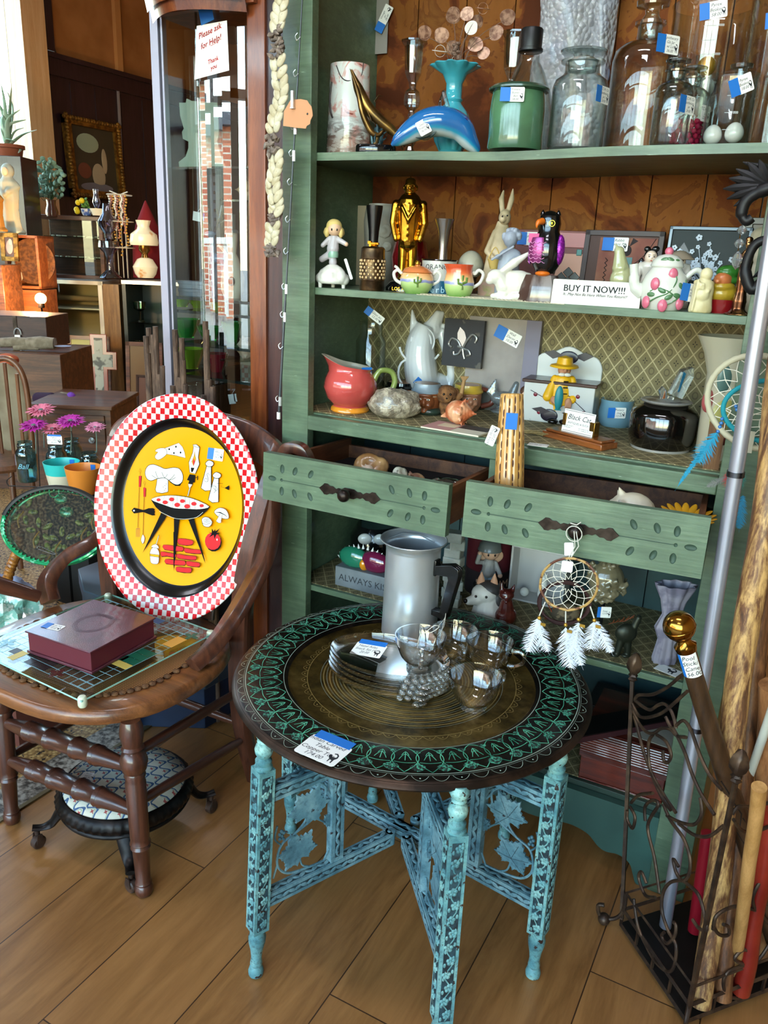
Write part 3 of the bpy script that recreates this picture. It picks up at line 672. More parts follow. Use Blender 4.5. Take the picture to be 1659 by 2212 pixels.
 # ================= chair =================
CHW=wood('chair_wood','#5E3423','#45251A','#2A1610',.32,2,20,.4)
SEATW=wood('seat_wood','#8A552F','#6B3F22','#4A2A18',.35,0,16,.3)
CX,CY,SZ=-.305,-.42,.455
chair=T('captain_chair','turned brown wooden chair with bent arms and cane seat holding the oval tray','chair',(CX,CY,0))
def L(x,y,z=0):return V((x-CX,y-CY,z))
def sell(a,rx,ry,e=2.5):c,s_=cos(a),sin(a);return(abs(c)**(2/e)*(1 if c>0 else-1)*rx,abs(s_)**(2/e)*(1 if s_>0 else-1)*ry)
b=B();n=56;rx,ry=.292,.262;rings=[(1.0,SZ-.034),(1.02,SZ-.022),(1.0,SZ-.004),(.97,SZ),(.80,SZ),(.785,SZ-.006)]
for j,(k,z)in enumerate(rings):
 for i in range(n):x,y=sell(2*pi*i/n,rx*k,ry*k);b.v.append((x,y,z))
for j in range(len(rings)-1):
 for i in range(n):b.f.append((j*n+i,j*n+(i+1)%n,(j+1)*n+(i+1)%n,(j+1)*n+i));b.m.append(0)
b.f.append(tuple(reversed(range(n))));b.m.append(0);b.f.append(tuple((len(rings)-1)*n+i for i in range(n)));b.m.append(0)
obj('seat',b,SEATW,chair,ang=50)
CANE=mt('cane_mesh','#A8713F',.6);g=NT(CANE);tc=g.n('TexCoord');sx=g.n('SeparateXYZ');g.l(tc,sx,3)
wv=g.math('MAXIMUM',g.math('GREATER_THAN',g.math('FRACT',g.math('MULTIPLY',sx.outputs[0],190)),.6),g.math('GREATER_THAN',g.math('FRACT',g.math('MULTIPLY',sx.outputs[1],190)),.6));g.col(g.mix(wv,'#C08A54','#5A331C'))
b=B();b.prism([sell(2*pi*i/n,rx*.775,ry*.775)for i in range(n)],SZ-.004,SZ+.001);obj('cane_panel',b,CANE,chair)
GIMP=mt('brown_gimp','#6E4A2C',.75,n=(60,'#4A2E1A'))
b=B()
for i in range(74):a=2*pi*i/74;x,y=sell(a,rx*.80,ry*.80);b.ell((x,y,SZ+.003),(.009,.009,.0042),0,su=8,sv=5)
obj('seat_trim',b,GIMP,chair)
def turned(p,q,prof,nm,mat=CHW,seg=20):
 p,q=V(p),V(q);d=q-p;b=B();b.lathe([(r,t*d.length)for t,r in prof],seg=seg)
 o=obj(nm,b,mat,chair);o.matrix_local=TR(p)@V((0,0,1)).rotation_difference(d.normalized()).to_matrix().to_4x4();return o
FP=[(0,.015),(.02,.020),(.05,.021),(.065,.017),(.075,.019),(.09,.016),(.27,.0185),(.285,.022),(.30,.019),(.31,.023),(.33,.020),(.345,.021),(.66,.0225),(.675,.020),(.70,.0235),(.715,.021),(.73,.026),(.78,.030),(.82,.025),(.835,.020),(.85,.025),(.865,.021),(.93,.026),(.97,.024),(1,.020)]
FR0,FR1=L(-.02,-.605,0),L(-.05,-.585,SZ-.03);FL0,FL1=L(-.467,-.600,0),L(-.485,-.575,SZ-.03)
turned(FR0,FR1,FP,'leg');turned(FL0,FL1,FP,'leg')
SP=[(0,.010),(.05,.013),(.2,.0205),(.215,.024),(.235,.020),(.245,.024),(.265,.0205),(.275,.024),(.29,.021),(.37,.022),(.385,.0255),(.40,.0215),(.41,.0255),(.43,.0215),(.57,.0215),(.585,.0255),(.60,.0215),(.61,.0255),(.63,.022),(.71,.021),(.725,.024),(.745,.0205),(.755,.024),(.78,.0205),(.95,.013),(1,.010)]
def at(a,c,z):t=z/(SZ-.03);return a.lerp(c,t)
turned(at(FL0,FL1,.275),at(FR0,FR1,.312),SP,'stretcher');turned(at(FL0,FL1,.175),at(FR0,FR1,.205),SP,'stretcher')
# rear posts: sweep from foot through seat up to the back rail
BR=[(-.058,-.150,0),(-.080,-.178,.2),(-.083,-.175,.42),(-.070,-.160,.62),(-.045,-.115,.80),(-.030,-.075,.895)]
BL=[(-.52,-.150,0),(-.51,-.178,.2),(-.53,-.175,.42),(-.555,-.160,.62),(-.57,-.115,.76),(-.58,-.075,.87)]
def sweep(pts,wd,th,nm,mat=CHW,nrm=None,n=6):
# flat bar with rounded edges following a curve; wd across, th thick
 P=bez([L(*p)for p in pts],n);b=B();m_=len(P)
 prof=[(-.5,-.32),(-.42,-.5),(.42,-.5),(.5,-.32),(.5,.32),(.42,.5),(-.42,.5),(-.5,.32)]
 for i,p in enumerate(P):
  t=(P[min(i+1,m_-1)]-P[max(i-1,0)]).normalized();w0=V(nrm)if nrm else V((1,0,0));s_=(w0-t*w0.dot(t)).normalized();u_=t.cross(s_)
  k=i/(m_-1)*(len(wd)-1)if isinstance(wd,(list,tuple))else 0;W=(wd[int(k)]*(1-k%1)+wd[min(int(k)+1,len(wd)-1)]*(k%1))if isinstance(wd,(list,tuple))else wd
  b.v+=[tuple(p+s_*x*W+u_*y*th)for x,y in prof]
 for i in range(m_-1):
  for j in range(8):b.f.append((i*8+j,i*8+(j+1)%8,(i+1)*8+(j+1)%8,(i+1)*8+j));b.m.append(0)
 b.f+=[tuple(reversed(range(8))),tuple((m_-1)*8+j for j in range(8))];b.m+=[0,0]
 return obj(nm,b,mat,chair,ang=35)
sweep(BR,[.032,.045,.060,.05,.045,.05],.035,'rear_post');sweep(BL,[.032,.045,.060,.05,.045,.05],.035,'rear_post')
# arched top rail and two slats
sweep([(-.03,-.075,.875),(-.06,-.06,.895),(-.16,-.045,.925),(-.305,-.035,.935),(-.45,-.045,.925),(-.55,-.06,.895),(-.58,-.075,.86)],[.06,.075,.085,.085,.085,.075,.06],.024,'back_rail',nrm=(0,.2,1))
sweep([(.005,-.115,.86),(.0,-.105,.905),(.020,-.11,.937),(.055,-.105,.935),(.075,-.10,.90)],.028,.026,'back_scroll',nrm=(0,1,0))
for x in(-.20,-.40):sweep([(x,-.165,SZ),(x,-.12,.68),(x,-.055,.95)],.045,.012,'splat')
# bent arms from the back posts down to the seat sides
sweep([(-.030,-.11,.80),(-.020,-.135,.70),(-.030,-.17,.62),(-.035,-.25,.545),(-.036,-.33,.495),(-.045,-.395,.468)],[.04,.04,.045,.045,.042,.04],.035,'arm',nrm=(.8,0,.6))
sweep([(-.565,-.11,.76),(-.585,-.12,.66),(-.580,-.15,.615),(-.585,-.20,.59),(-.615,-.26,.56),(-.625,-.31,.51),(-.60,-.325,.462)],[.04,.045,.045,.045,.05,.055,.05],.035,'arm',nrm=(.8,0,.6))
turned(L(-.60,-.36,.49),L(-.665,-.47,.56),[(0,.016),(1,.024)],'arm_tip')
RD=[(0,.008),(.1,.011),(.5,.0125),(.9,.011),(1,.008)]
for z0,z1 in((.345,.29),(.228,.14)):
 turned(at(FR0,FR1,z0),L(-.075,-.185,z1),RD,'stretcher');turned(at(FL0,FL1,z0-.05),L(-.515,-.185,z1),RD,'stretcher')
turned(L(-.085,-.185,.19),L(-.51,-.185,.19),RD,'stretcher')
# ================= glass board and book box on the seat =================
GLASS=thin('clear_glass','#FAFCFB','#A9B4B0');GEDGE=mt('glass_edge','#9CCFC2',.1,sp=.6)
GB=V((-.298,-.443,SZ+.0245));board=T('glass_board','square glass board printed with game squares on rubber feet on the chair seat','glass board',GB,R(-3.5))
b=B();b.prism([(x,y)for x,y in((-.195,-.197),(.195,-.197),(.195,.197),(-.195,.197))],0,.0045,0,side=1);obj('sheet',b,[thin('board_glass','#F2FAF6','#D0E4DC'),GEDGE],board,bev=.0008)
FROST=mt('rubber_foot','#C9CFB5',.35)
for x in(-1,1):
 for y in(-1,1):b=B();b.lathe([(.008,-.016),(.010,-.012),(.010,.004),(.007,.008),(0,.009)],(x*.186,y*.188,0),14);obj('foot',b,FROST,board)['label']='round rubber foot'
PM=[mt('print_black','#15120F',.4),mt('print_green','#0E5C47',.4),mt('print_yellow','#C9B25A',.5),mt('print_blue','#2A5A8C',.4),mt('print_line','#8FC3CF',.4),mt('print_brown','#4A1F1A',.4),mt('print_orange','#D9A24A',.5)]
b=B();z=.0048
def cell(x,y,sx,sy,mi):b.box((x,y,z),(sx,sy,.0004),mi)
c=.0235
for i in range(-7,8):
 for y in(-.155,-.13,.13,.155):b.box((i*c,y,z),(.0007,.024,.0003),4);b.box((y,i*c,z),(.024,.0007,.0003),4)
for y in(-.167,-.143,-.118,.118,.143,.167):b.box((0,y,z),(.334,.0007,.0003),4);b.box((y,0,z),(.0007,.334,.0003),4)
for i in(0,1,2):cell(-.03+i*c,-.155,c*.93,.022,0);cell(-.03+i*c,-.131,c*.93,.022,0)
cell(-.053,-.131,c*.93,.022,0);cell(-.077,-.155,c*.95,.04,2);cell(-.10,-.145,c*.95,.022,0)
for i in(-1,0,1):cell(.143,i*c,.046,c*.93,1)
cell(.118,-1*c,.022,c*.9,1);cell(.143,-2*c,.046,c*.9,2);cell(.155,.10,.03,.05,6);cell(.03,.155,c*2,.022,3)
for x,y,mi in((0,-.185*0-.12+.0,5),(.165,.155,2),(-.165,-.165,4)):
 pass
for x,y,mi in((.06,-.155,5),(.165,.145,1),(-.15,-.13,4)):
 for k in range(4):b.prism([(x+.022*t*cos(k*pi/2)-.006*sin(pi*t)*s_*sin(k*pi/2),y+.022*t*sin(k*pi/2)+.006*sin(pi*t)*s_*cos(k*pi/2))for s_,ts in((1,(0,.3,.6,1)),(-1,(.6,.3)))for t in ts],z-.0002,z+.0002,mi)
for x,y in((.02,-.105),(-.07,-.10),(.10,-.02),(.118,-.0235),(-.03,-.131)):b.rib([(x+.0045*cos(a*pi/5),y+.006*sin(a*pi/5),z+.0003)for a in range(10)],.001,mi=5,cyc=True)
obj('printed_game',b,PM,board)
box_=T('book_box','burgundy leatherette book box lying on the glass board','box',(-.281,-.468,GB.z+.0058),R(2))
LEATH=mt('burgundy_leather','#5A2836',.36,n=(30,'#4A1E2A'),coat=.5);g=NT(LEATH);g.bump(g.noise(g.pos((1,1,1)),420,3),.5,.0012)
SIDEB=mt('burgundy_cloth','#5B1A26',.6)
b=B();b.b2((-.096,-.099,.006),(.096,.099,.0505),0);obj('body',b,SIDEB,box_,bev=.0015)
b=B();b.b2((-.1,-.103,.0505),(.1,.103,.0545),0);b.b2((-.1,-.103,0),(.1,.103,.006),0);obj('cover',b,LEATH,box_,bev=.0012)
b=B()
for k in range(3):b.rib([((.035+.004*k)*cos(a*pi/20),.005+(.040+.004*k)*sin(a*pi/20),.0549)for a in range(40)],.0012,cyc=True)
b.text('The Book of',.014,TR(0,.045,.0549),0,shear=.2);obj('embossing',b,mt('embossed','#47202E',.5),box_)
price_tag(box_,TR(-.055,-.055,.0548)@RZ(R(8)),.034,.026,['Book box','game','12.00'],'L',.018)
# ================= oval tray =================
n_=V((.30,-.93,.22)).normalized();P0=atz(398,1331,SZ+.033);xr=V((-n_.y,n_.x,0)).normalized();yu=n_.cross(xr)
TM=frame(P0,xr,n_)
tray=T('oval_tray','large oval metal tray with red checked rim and barbecue picture propped on the chair','tray',(0,0,0));tray.matrix_world=TM
RED,CREAM,YEL,BLK=mt('tray_red','#C8141C',.5,sp=.2),mt('tray_white','#DAD9CF',.5,sp=.2),mt('tray_yellow','#EE9F00',.5,sp=.15),mt('tray_black','#060505',.22,sp=.6)
CHK=mt('red_checks','#C8141C',.2,sp=.4);g=NT(CHK);tc=g.n('TexCoord');sx=g.n('SeparateXYZ');g.l(tc,sx,3)
k=g.math('FLOOR',g.math('DIVIDE',g.math('ADD',sx.outputs[0],.0386+5),.0118));k2=g.math('FLOOR',g.math('DIVIDE',g.math('ADD',sx.outputs[1],5),.0150))
g.col(g.mix(g.math('GREATER_THAN',g.math('FRACT',g.math('MULTIPLY',g.math('ADD',k,k2),.5)),.25),'#C4101A','#DFDED6'))
ec=V((-.0386,.2712));b=B();n=96
rings=[(.2155,.2825,-.004,0),(.2205,.2873,.000,0),(.2216,.2883,.003,0),(.2190,.2858,.0055,0),(.2120,.279,.0040,0),(.1790,.2275,-.002,0),(.1743,.2225,-.005,1),(.1700,.218,-.010,1),(.160,.202,-.0195,1),(.1565,.1985,-.020,2),(0.0001,.0001,-.020,2)]
def rc(i):t=max(0,min(1,(i-5)/4));return V((ec.x*(1-t)+(-.0290)*t,ec.y*(1-t)+.2762*t))
vs=[];fs=[];ms=[]
for i,(ra,rb,z,mi)in enumerate(rings):
 c_=rc(i)
 for j in range(n):a=2*pi*j/n;vs.append((c_.x+ra*cos(a),c_.y+rb*sin(a),z))
for i in range(len(rings)-1):
 for j in range(n):fs.append((i*n+j,i*n+(j+1)%n,(i+1)*n+(j+1)%n,(i+1)*n+j));ms.append(rings[i+1][3]if i else 0)
b.add(vs,fs,ms)
o=obj('tray_body',b,[CHK,BLK,YEL],tray,ang=70);m=o.modifiers.new('sol','SOLIDIFY');m.thickness=.001;m.offset=-1
b=B();ZP=-.0197;npl=TM.to_3x3()@V((0,0,1));PP=TM@V((0,0,ZP));IV=TM.inverted()
def uv(cr,x,y):
 ox,oy={1:(270,940),2:(380,940),3:(270,1080),4:(380,1080)}[cr]
 p_=IV@onpl(ox+x*.13655,oy+y*.13655,PP,npl);return(p_.x,p_.y)
lay=[0]
def poly(cr,pts,mi,rd=0,line=True,lw=.0009):
 q=[uv(cr,x,y)for x,y in pts]
 if rd:q=[(p_.x,p_.y)for p_ in bez([(x,y,0)for x,y in q],rd,True)]
 lay[0]+=1;z=ZP+.00008*lay[0]
 b.add([(x,y,z)for x,y in q],[tuple(range(len(q)))],mi)
 nn=b.f[-1];a=sum(q[i][0]*q[(i+1)%len(q)][1]-q[(i+1)%len(q)][0]*q[i][1]for i in range(len(q)))
 if a<0:b.f[-1]=tuple(reversed(nn))
 if line:b.rib([(x,y,z+.00004)for x,y in q],lw,mi=0,cyc=True)
def ln(cr,pts,lw=.0007,mi=0,rd=0):
 q=[uv(cr,x,y)for x,y in pts];lay[0]+=1;z=ZP+.00008*lay[0]
 if rd:q=[(p_.x,p_.y)for p_ in bez([(x,y,0)for x,y in q],rd)]
 b.rib([(x,y,z)for x,y in q],lw,mi=mi)
def el(cr,x,y,rx_,ry_,mi,line=False,a0=0):poly(cr,[(x+rx_*cos(a)*cos(a0)-ry_*sin(a)*sin(a0),y+rx_*cos(a)*sin(a0)+ry_*sin(a)*cos(a0))for a in[2*pi*i/14 for i in range(14)]],mi,0,line)
# oven mitt
poly(1,[(630,205),(850,122),(910,185),(945,275),(955,362),(800,322),(655,300),(662,260)],1,0)
poly(1,[(630,208),(560,205),(490,230),(485,262),(520,268),(480,320),(480,365),(530,390),(600,355),(660,300),(660,250)],1,3)
for x,y in((700,222),(807,183),(775,283),(880,275)):el(1,x,y,12,17,0)
# chef hat
poly(1,[(700,735),(800,800),(870,800),(920,700),(900,760),(800,780)],0,0)
poly(1,[(510,690),(500,770),(482,860),(500,905),(590,920),(672,900),(684,890),(685,710),(630,670)],1,0,lw=.0012)
poly(1,[(510,690),(420,720),(350,690),(318,590),(360,490),(450,462),(560,500),(640,532),(760,512),(860,530),(915,620),(910,730),(840,785),(760,765),(690,710),(620,675)],1,3,lw=.0013)
for q in([(425,632),(470,665),(515,685)],[(485,570),(500,630),(530,685)],[(585,585),(600,630),(635,680)],[(675,618),(655,650),(635,675)],[(790,620),(750,670),(705,708)],[(805,668),(750,700),(700,712)]):ln(1,q,.0009)
for x,y in((658,770),(636,797),(610,820),(648,845),(628,870)):el(1,x,y,7,5,0)
# tools
for x,y0,yr,yb in((245,525,645,820),(318,720,830,975)):
 poly(1,[(x-18,yr),(x+20,yr),(x+5,yb),(x-20,yb)]if x<300 else[(x-20,yr-5),(x+18,yr+10),(x+10,yb),(x-17,yb)],3)
 ln(1,[(x,yr),(x-2,yr-45),(x-16,yr-75),(x-4,y0),(x+16,yr-80),(x+2,yr-45)],.0006)
ln(1,[(228,825),(215,1098),(205,1465)],.0006);ln(1,[(238,825),(228,1098),(215,1465)],.0006);ln(1,[(305,980),(300,1098),(288,1570)],.0006);ln(1,[(314,980),(309,1098),(294,1570)],.0006)
for x in(188,212,235):ln(3,[(x-2,450),(x-4,585)],.0009,4)
ln(3,[(184,450),(238,450)],.001,4);poly(3,[(290,545),(320,610),(292,692),(260,630)],1,3)
# bottle opener shape
poly(3,[(110,165),(150,120),(230,140),(300,160),(380,130),(450,128),(480,150),(468,165),(485,190),(470,205),(482,240),(440,245),(360,215),(300,190),(230,200),(150,213)],0,0,False);el(3,150,167,14,14,1)
# lantern
poly(2,[(275,150),(330,145),(383,190),(360,350),(378,460),(312,612),(225,590),(210,430),(270,280),(285,190)],1,0,lw=.0012);ln(2,[(285,165),(330,190),(380,192)],.001)
poly(2,[(305,250),(312,330),(325,380),(285,490),(258,420),(295,330)],2,0);poly(2,[(295,360),(308,420),(285,480),(272,415)],3,0,False);poly(2,[(245,512),(302,518),(272,585),(248,580)],0,0,False)
poly(2,[(225,618),(313,632),(303,750),(275,745),(270,775),(205,765),(218,720),(183,708)],0,0,False);ln(2,[(313,670),(345,672)],.001);poly(2,[(345,640),(358,645),(355,712),(342,708)],0,0,False);poly(2,[(202,770),(270,778),(235,835),(215,832)],1);poly(2,[(220,835),(236,838),(205,962),(190,960)],1,0)
# shakers
for dx,dy in((0,0),(117,186)):
 poly(2,[(497+dx,480+dy),(568+dx,490+dy),(566+dx,870+dy),(470+dx,882+dy),(405+dx,835+dy),(440+dx,690+dy)],1,0,lw=.0016)
 poly(2,[(478+dx,440+dy),(530+dx,397+dy),(600+dx,430+dy),(595+dx,480+dy),(540+dx,500+dy),(490+dx,480+dy)],1,3,lw=.0014)
 for x,y in((515,455),(545,445),(530,425),(568,448)):el(2,x+dx,y+dy,5,4,0)
ln(2,[(540,640),(525,600),(500,620),(520,680),(510,735),(470,730),(465,690),(500,680),(495,705)],.0007,rd=3);ln(2,[(612,915),(640,870),(600,840),(590,800),(640,810),(665,850),(650,880),(630,860),(640,800)],.0007,rd=3)
ln(2,[(660,762),(755,762),(725,815),(780,835)],.0008);poly(2,[(778,835),(855,792),(850,870)],0,0,False)
# grill
for q in([(585,200),(672,255),(290,838)],[(787,280),(873,300),(790,1125)],):poly(3,q,0,0,False)
poly(4,[(210,310),(295,290),(485,1005)],0,0,False)
def c3(x,y):return(x-805.5,y)
poly(3,[(425,-5),(1360,105),(1290,185),(1200,260),(1050,300),(900,310),(760,270),(600,200),(500,110)],0,0,False)
poly(3,[(430,-5),(560,-60),(740,-75),(900,-62),(1100,-20),(1345,100),(1200,145),(1000,140),(800,130),(640,80)],1,3)
for x0,x1,y0,y1 in((560,530,-60,40),(640,600,-68,70),(715,690,-72,95),(790,765,-72,120),(840,840,-66,130),(900,900,-62,135),(965,975,-50,138),(1030,1045,-35,140),(1110,1125,-15,143),(1200,1215,20,140)):ln(3,[(x0,y0),(x1,y1)],.0005)
for x,y,r in((548,-5,33),(652,35,42),(755,-12,42),(842,75,46),(925,15,40),(1000,98,47),(1105,58,42),(1228,88,34)):el(3,x,y,r,r*.75,3)
ln(3,[(560,175),(680,235),(800,285),(900,297),(1000,297),(1150,270),(1250,190)],.0008,1,3)
# coals
for cr,q in((3,[(865,605),(1085,635),(1080,700),(990,712),(865,690)]),(3,[(625,705),(785,720),(930,740),(930,800),(800,800),(640,775)]),(3,[(590,812),(700,830),(820,850),(815,905),(680,880),(595,885)]),(3,[(662,930),(800,945),(960,955),(965,1025),(840,1020),(665,1000)]),(3,[(838,1052),(950,1065),(1065,1070),(1060,1140),(950,1140),(835,1120)]),(4,[(155,755),(270,775),(400,785),(415,840),(300,840),(165,820)]),(4,[(45,850),(200,875),(335,885),(330,940),(200,935),(45,910)]),(4,[(190,962),(300,975),(392,990),(388,1050),(290,1045),(195,1025)])):poly(cr,[(x+6,y+10)for x,y in q],0,0,False);poly(cr,q,3,2,True,.0007)
poly(3,[(787,500),(850,500),(790,1125)],0,0,False);poly(4,[(340,600),(392,640),(485,1005)],0,0,False)
# squeeze bottle
poly(3,[(512,690),(525,690),(565,545),(545,575)],1);poly(3,[(455,750),(420,820),(420,900),(435,985),(500,1008),(550,990),(562,900),(562,820),(525,755)],1,3);poly(3,[(420,845),(560,862),(560,900),(422,880)],2);poly(3,[(437,740),(460,705),(510,690),(550,720),(558,762)],1)
# mushroom, rolled slice, tomato
poly(4,[(625,192),(660,140),(730,118),(810,150),(850,220),(855,285),(800,296),(740,280),(690,260)],1,2,lw=.0011);poly(4,[(628,190),(720,185),(800,230),(855,285),(790,235),(710,200)],0,0,False);poly(4,[(715,218),(755,235),(735,320),(735,355),(700,362),(655,330),(675,295)],1)
poly(4,[(430,300),(470,265),(540,275),(598,345),(560,410),(520,425),(460,405),(440,360)],1,2,lw=.0012)
for r in(.75,.45,.2):ln(4,[(512+70*r*cos(a*pi/5),322+45*r*sin(a*pi/5))for a in range(11)],.0007)
ln(4,[(435,360),(500,385),(590,350)],.0009)
el(4,618,665,125,145,0);el(4,606,645,126,138,3)
poly(4,[(525,490),(590,520),(590,440),(620,490),(640,455),(650,490),(720,440),(665,515),(728,520),(660,545),(632,612),(620,545),(545,585),(590,530)],0,0,False);poly(4,[(672,598),(685,620),(675,642),(660,622)],1,0,False)
obj('printed_picture',b,[mt('print_ink','#0A0808',.6,sp=.1),CREAM,YEL,RED,mt('tray_maroon','#7A1A14',.4)],tray,flat=True)
X=TM.inverted()@frame(onpl(468,982,TM@V((0,0,-.018)),npl),xr,n_)
price_tag(tray,X@TR(.004,0,.0005)@RZ(R(-4)),.028,.030,['BBQ','tray','18.00'],'L',.016)
# ================= footstool =================
ST=T('footstool','round black cast metal footstool with blue scallop fabric cushion on three casters under the chair','footstool',(-.200,-.475,0))
ST['label']='round black cast metal footstool on casters with blue scalloped fabric cushion under the chair'
CAST=mt('cast_metal','#2A2523',.38,me=.75,n=(30,'#191615'))
b=B();b.lathe([(.135,.095),(.152,.100),(.155,.106),(.150,.110),(.158,.118),(.160,.130),(.152,.142),(.147,.147),(.143,.149),(.138,.144),(.130,.120),(0,.120)],seg=200,fn=lambda a,z:1+(.012*sin(50*a)if .112<z<.141 else 0));obj('frame',b,CAST,ST,ang=80)
FAB=mt('scallop_fabric','#D8D2BC',.9);g=NT(FAB);tc=g.n('TexCoord');mp=g.n('Mapping');mp.inputs['Rotation'].default_value=(0,0,R(30));g.l(tc,mp,3);sx=g.n('SeparateXYZ');g.l(mp,sx)
rw=g.math('DIVIDE',sx.outputs[1],.026);ri=g.math('FLOOR',rw);cx_=g.math('ADD',g.math('DIVIDE',sx.outputs[0],.036),g.math('MULTIPLY',ri,.5))
fx=g.math('SUBTRACT',g.math('FRACT',cx_),.5);fy=g.math('FRACT',rw);arch=g.math('SUBTRACT',g.math('MULTIPLY',g.math('COSINE',g.math('MULTIPLY',fx,5.6)),.42),g.math('SUBTRACT',fy,.38))
band=g.math('LESS_THAN',g.math('ABSOLUTE',arch),.13);band2=g.math('LESS_THAN',g.math('ABSOLUTE',g.math('SUBTRACT',arch,.24)),.05)
star=g.math('LESS_THAN',g.math('MULTIPLY',g.math('ABSOLUTE',g.math('MULTIPLY',fx,1.6)),g.math('ABSOLUTE',g.math('SUBTRACT',fy,.3))),.007);near=g.math('LESS_THAN',g.math('ADD',g.math('MULTIPLY',fx,fx),g.math('POWER',g.math('SUBTRACT',fy,.3),2)),.03)
c=g.mix(g.noise(g.pos((1,1,1)),30,3),'#DCD7C6','#BDB9A2');c=g.mix(band,c,'#3E5878');c=g.mix(band2,c,'#98A184');c=g.mix(g.math('MULTIPLY',star,near),c,'#A4504A');g.col(c)
b=B();b.lathe([(.139,.140),(.142,.147),(.135,.156),(.105,.166),(.06,.172),(0,.174)],seg=64);obj('cushion',b,FAB,ST)
for dx,dy in((-.138,-.151),(.151,-.139),(.123,.156),(-.16,.145)):
 u_=V((dx,dy,0)).normalized();e=V((dx,dy,0));P=bez([u_*.135+V((0,0,.11)),u_*.155+V((0,0,.085)),u_*.172+V((0,0,.062)),u_*.195+V((0,0,.055)),u_*.215+V((0,0,.058))],5)
 b=B();b.tube(P,[.03*(1-.62*min(1,i/14))for i in range(len(P))],10,flat=.45);lg=obj('leg',b,CAST,ST)
 b=B();q=RZ(atan2(dy,dx)+.6);c_=u_*.205
 b.tube([c_+V((0,0,.055)),c_+V((0,0,.038))],.006,10)
 X=TR(c_.x,c_.y,.017)@q
 for s_ in(-1,1):b.prism([(-.009,0),(.009,0),(.006,.024),(-.006,.024)],s_*.0095-.001,s_*.0095+.001,T=X@UPF)
 b.lathe([(.003,-.0085),(.014,-.0085),(.0168,-.006),(.0168,.006),(.014,.0085),(.003,.0085)],seg=20,T=X@RX(pi/2));obj('caster',b,mt('caster_wood','#4A3326',.5,n=(30,'#2E2019')),lg)
price_tag(ST,TR(-.06,-.055,.171)@RZ(R(28))@RY(R(4)),.034,.026,['Foot','stool','68.00'],'R',.022)
# ================= things on the round table =================
TT=TZ-.010
ALU=mt('aluminium','#D4D6D8',.3,me=.72,n=(8,'#C4C8CC'),aniso=.5,coat=.3);BAK=mt('bakelite','#0D0C0C',.25,coat=.4)
pp=atz(842,1352,TT);X0=pxm(pp)
pot=T('coffee_pot','polished aluminium coffee percolator pot with black handle at the back of the round table','coffee pot',(.375,-.135,TT),R(35))
hz_=zrow(pot.location,1165)-TT
b=B();b.shell([(.060,0),(.064,.004),(.0635,.02),(.0625,hz_*.3),(.0610,hz_*.9),(.0615,hz_*.94),(.070,hz_*.985),(.0735,hz_),(.0735,hz_+.002)],.0012,seg=64)
obj('body',b,ALU,pot)
b=B()
b.tube([(.0735*cos(a*pi/24),.0735*sin(a*pi/24),hz_+.001)for a in range(48)],.0016,6,cyc=True)
b.prism([(-.010,-.004),(.010,-.004),(.0,.018)],-.001,.001,T=TR(0,.0735,hz_+.001)@RX(-.5));b.tube([(-.060,.03,hz_-.012),(-.02,.05,hz_-.004),(.02,.045,hz_-.006),(.05,.02,hz_-.014)],.0016,6)
obj('rim',b,ALU,pot)
b=B();hw=.011
for s_ in(-1,0,1):b.prism([(.058,hz_*.80),(.105,hz_*.86),(.122,hz_*.83),(.123,hz_*.76),(.100,hz_*.30),(.094,hz_*.27),(.058,hz_*.29),(.058,hz_*.345),(.082,hz_*.35),(.098,hz_*.70),(.096,hz_*.73),(.058,hz_*.71)],s_*.0068-.0031,s_*.0068+.0031,T=TR(0,0,0)@UPF)
b.b2((.060,-.010,hz_*.70),(.066,.010,hz_*.86));h_=obj('handle',b,BAK,pot,bev=.0012);h_.rotation_euler=(0,0,R(-42))
b=B();b.box((0,0,0),(.011,.0004,.02));t_=obj('tape',b,TAPE,pot);t_.location=(0,-.0655,.012);t_.rotation_euler=(0,0,0);t_.matrix_local=RZ(R(-32))@TR(0,-.0655,.016)
b=B();b.tube(bez([(.10,-.012,hz_*.36),(.108,-.03,hz_*.26),(.10,-.045,hz_*.18),(.112,-.05,hz_*.22),(.104,-.02,hz_*.34)],6),.0006,4);b.tube(bez([(.10,.0,hz_*.33),(.092,-.03,hz_*.22),(.10,-.06,hz_*.13)],6),.0006,4)
s__=obj('tag_string',b,STRING,pot);s__.rotation_euler=(0,0,R(-42))
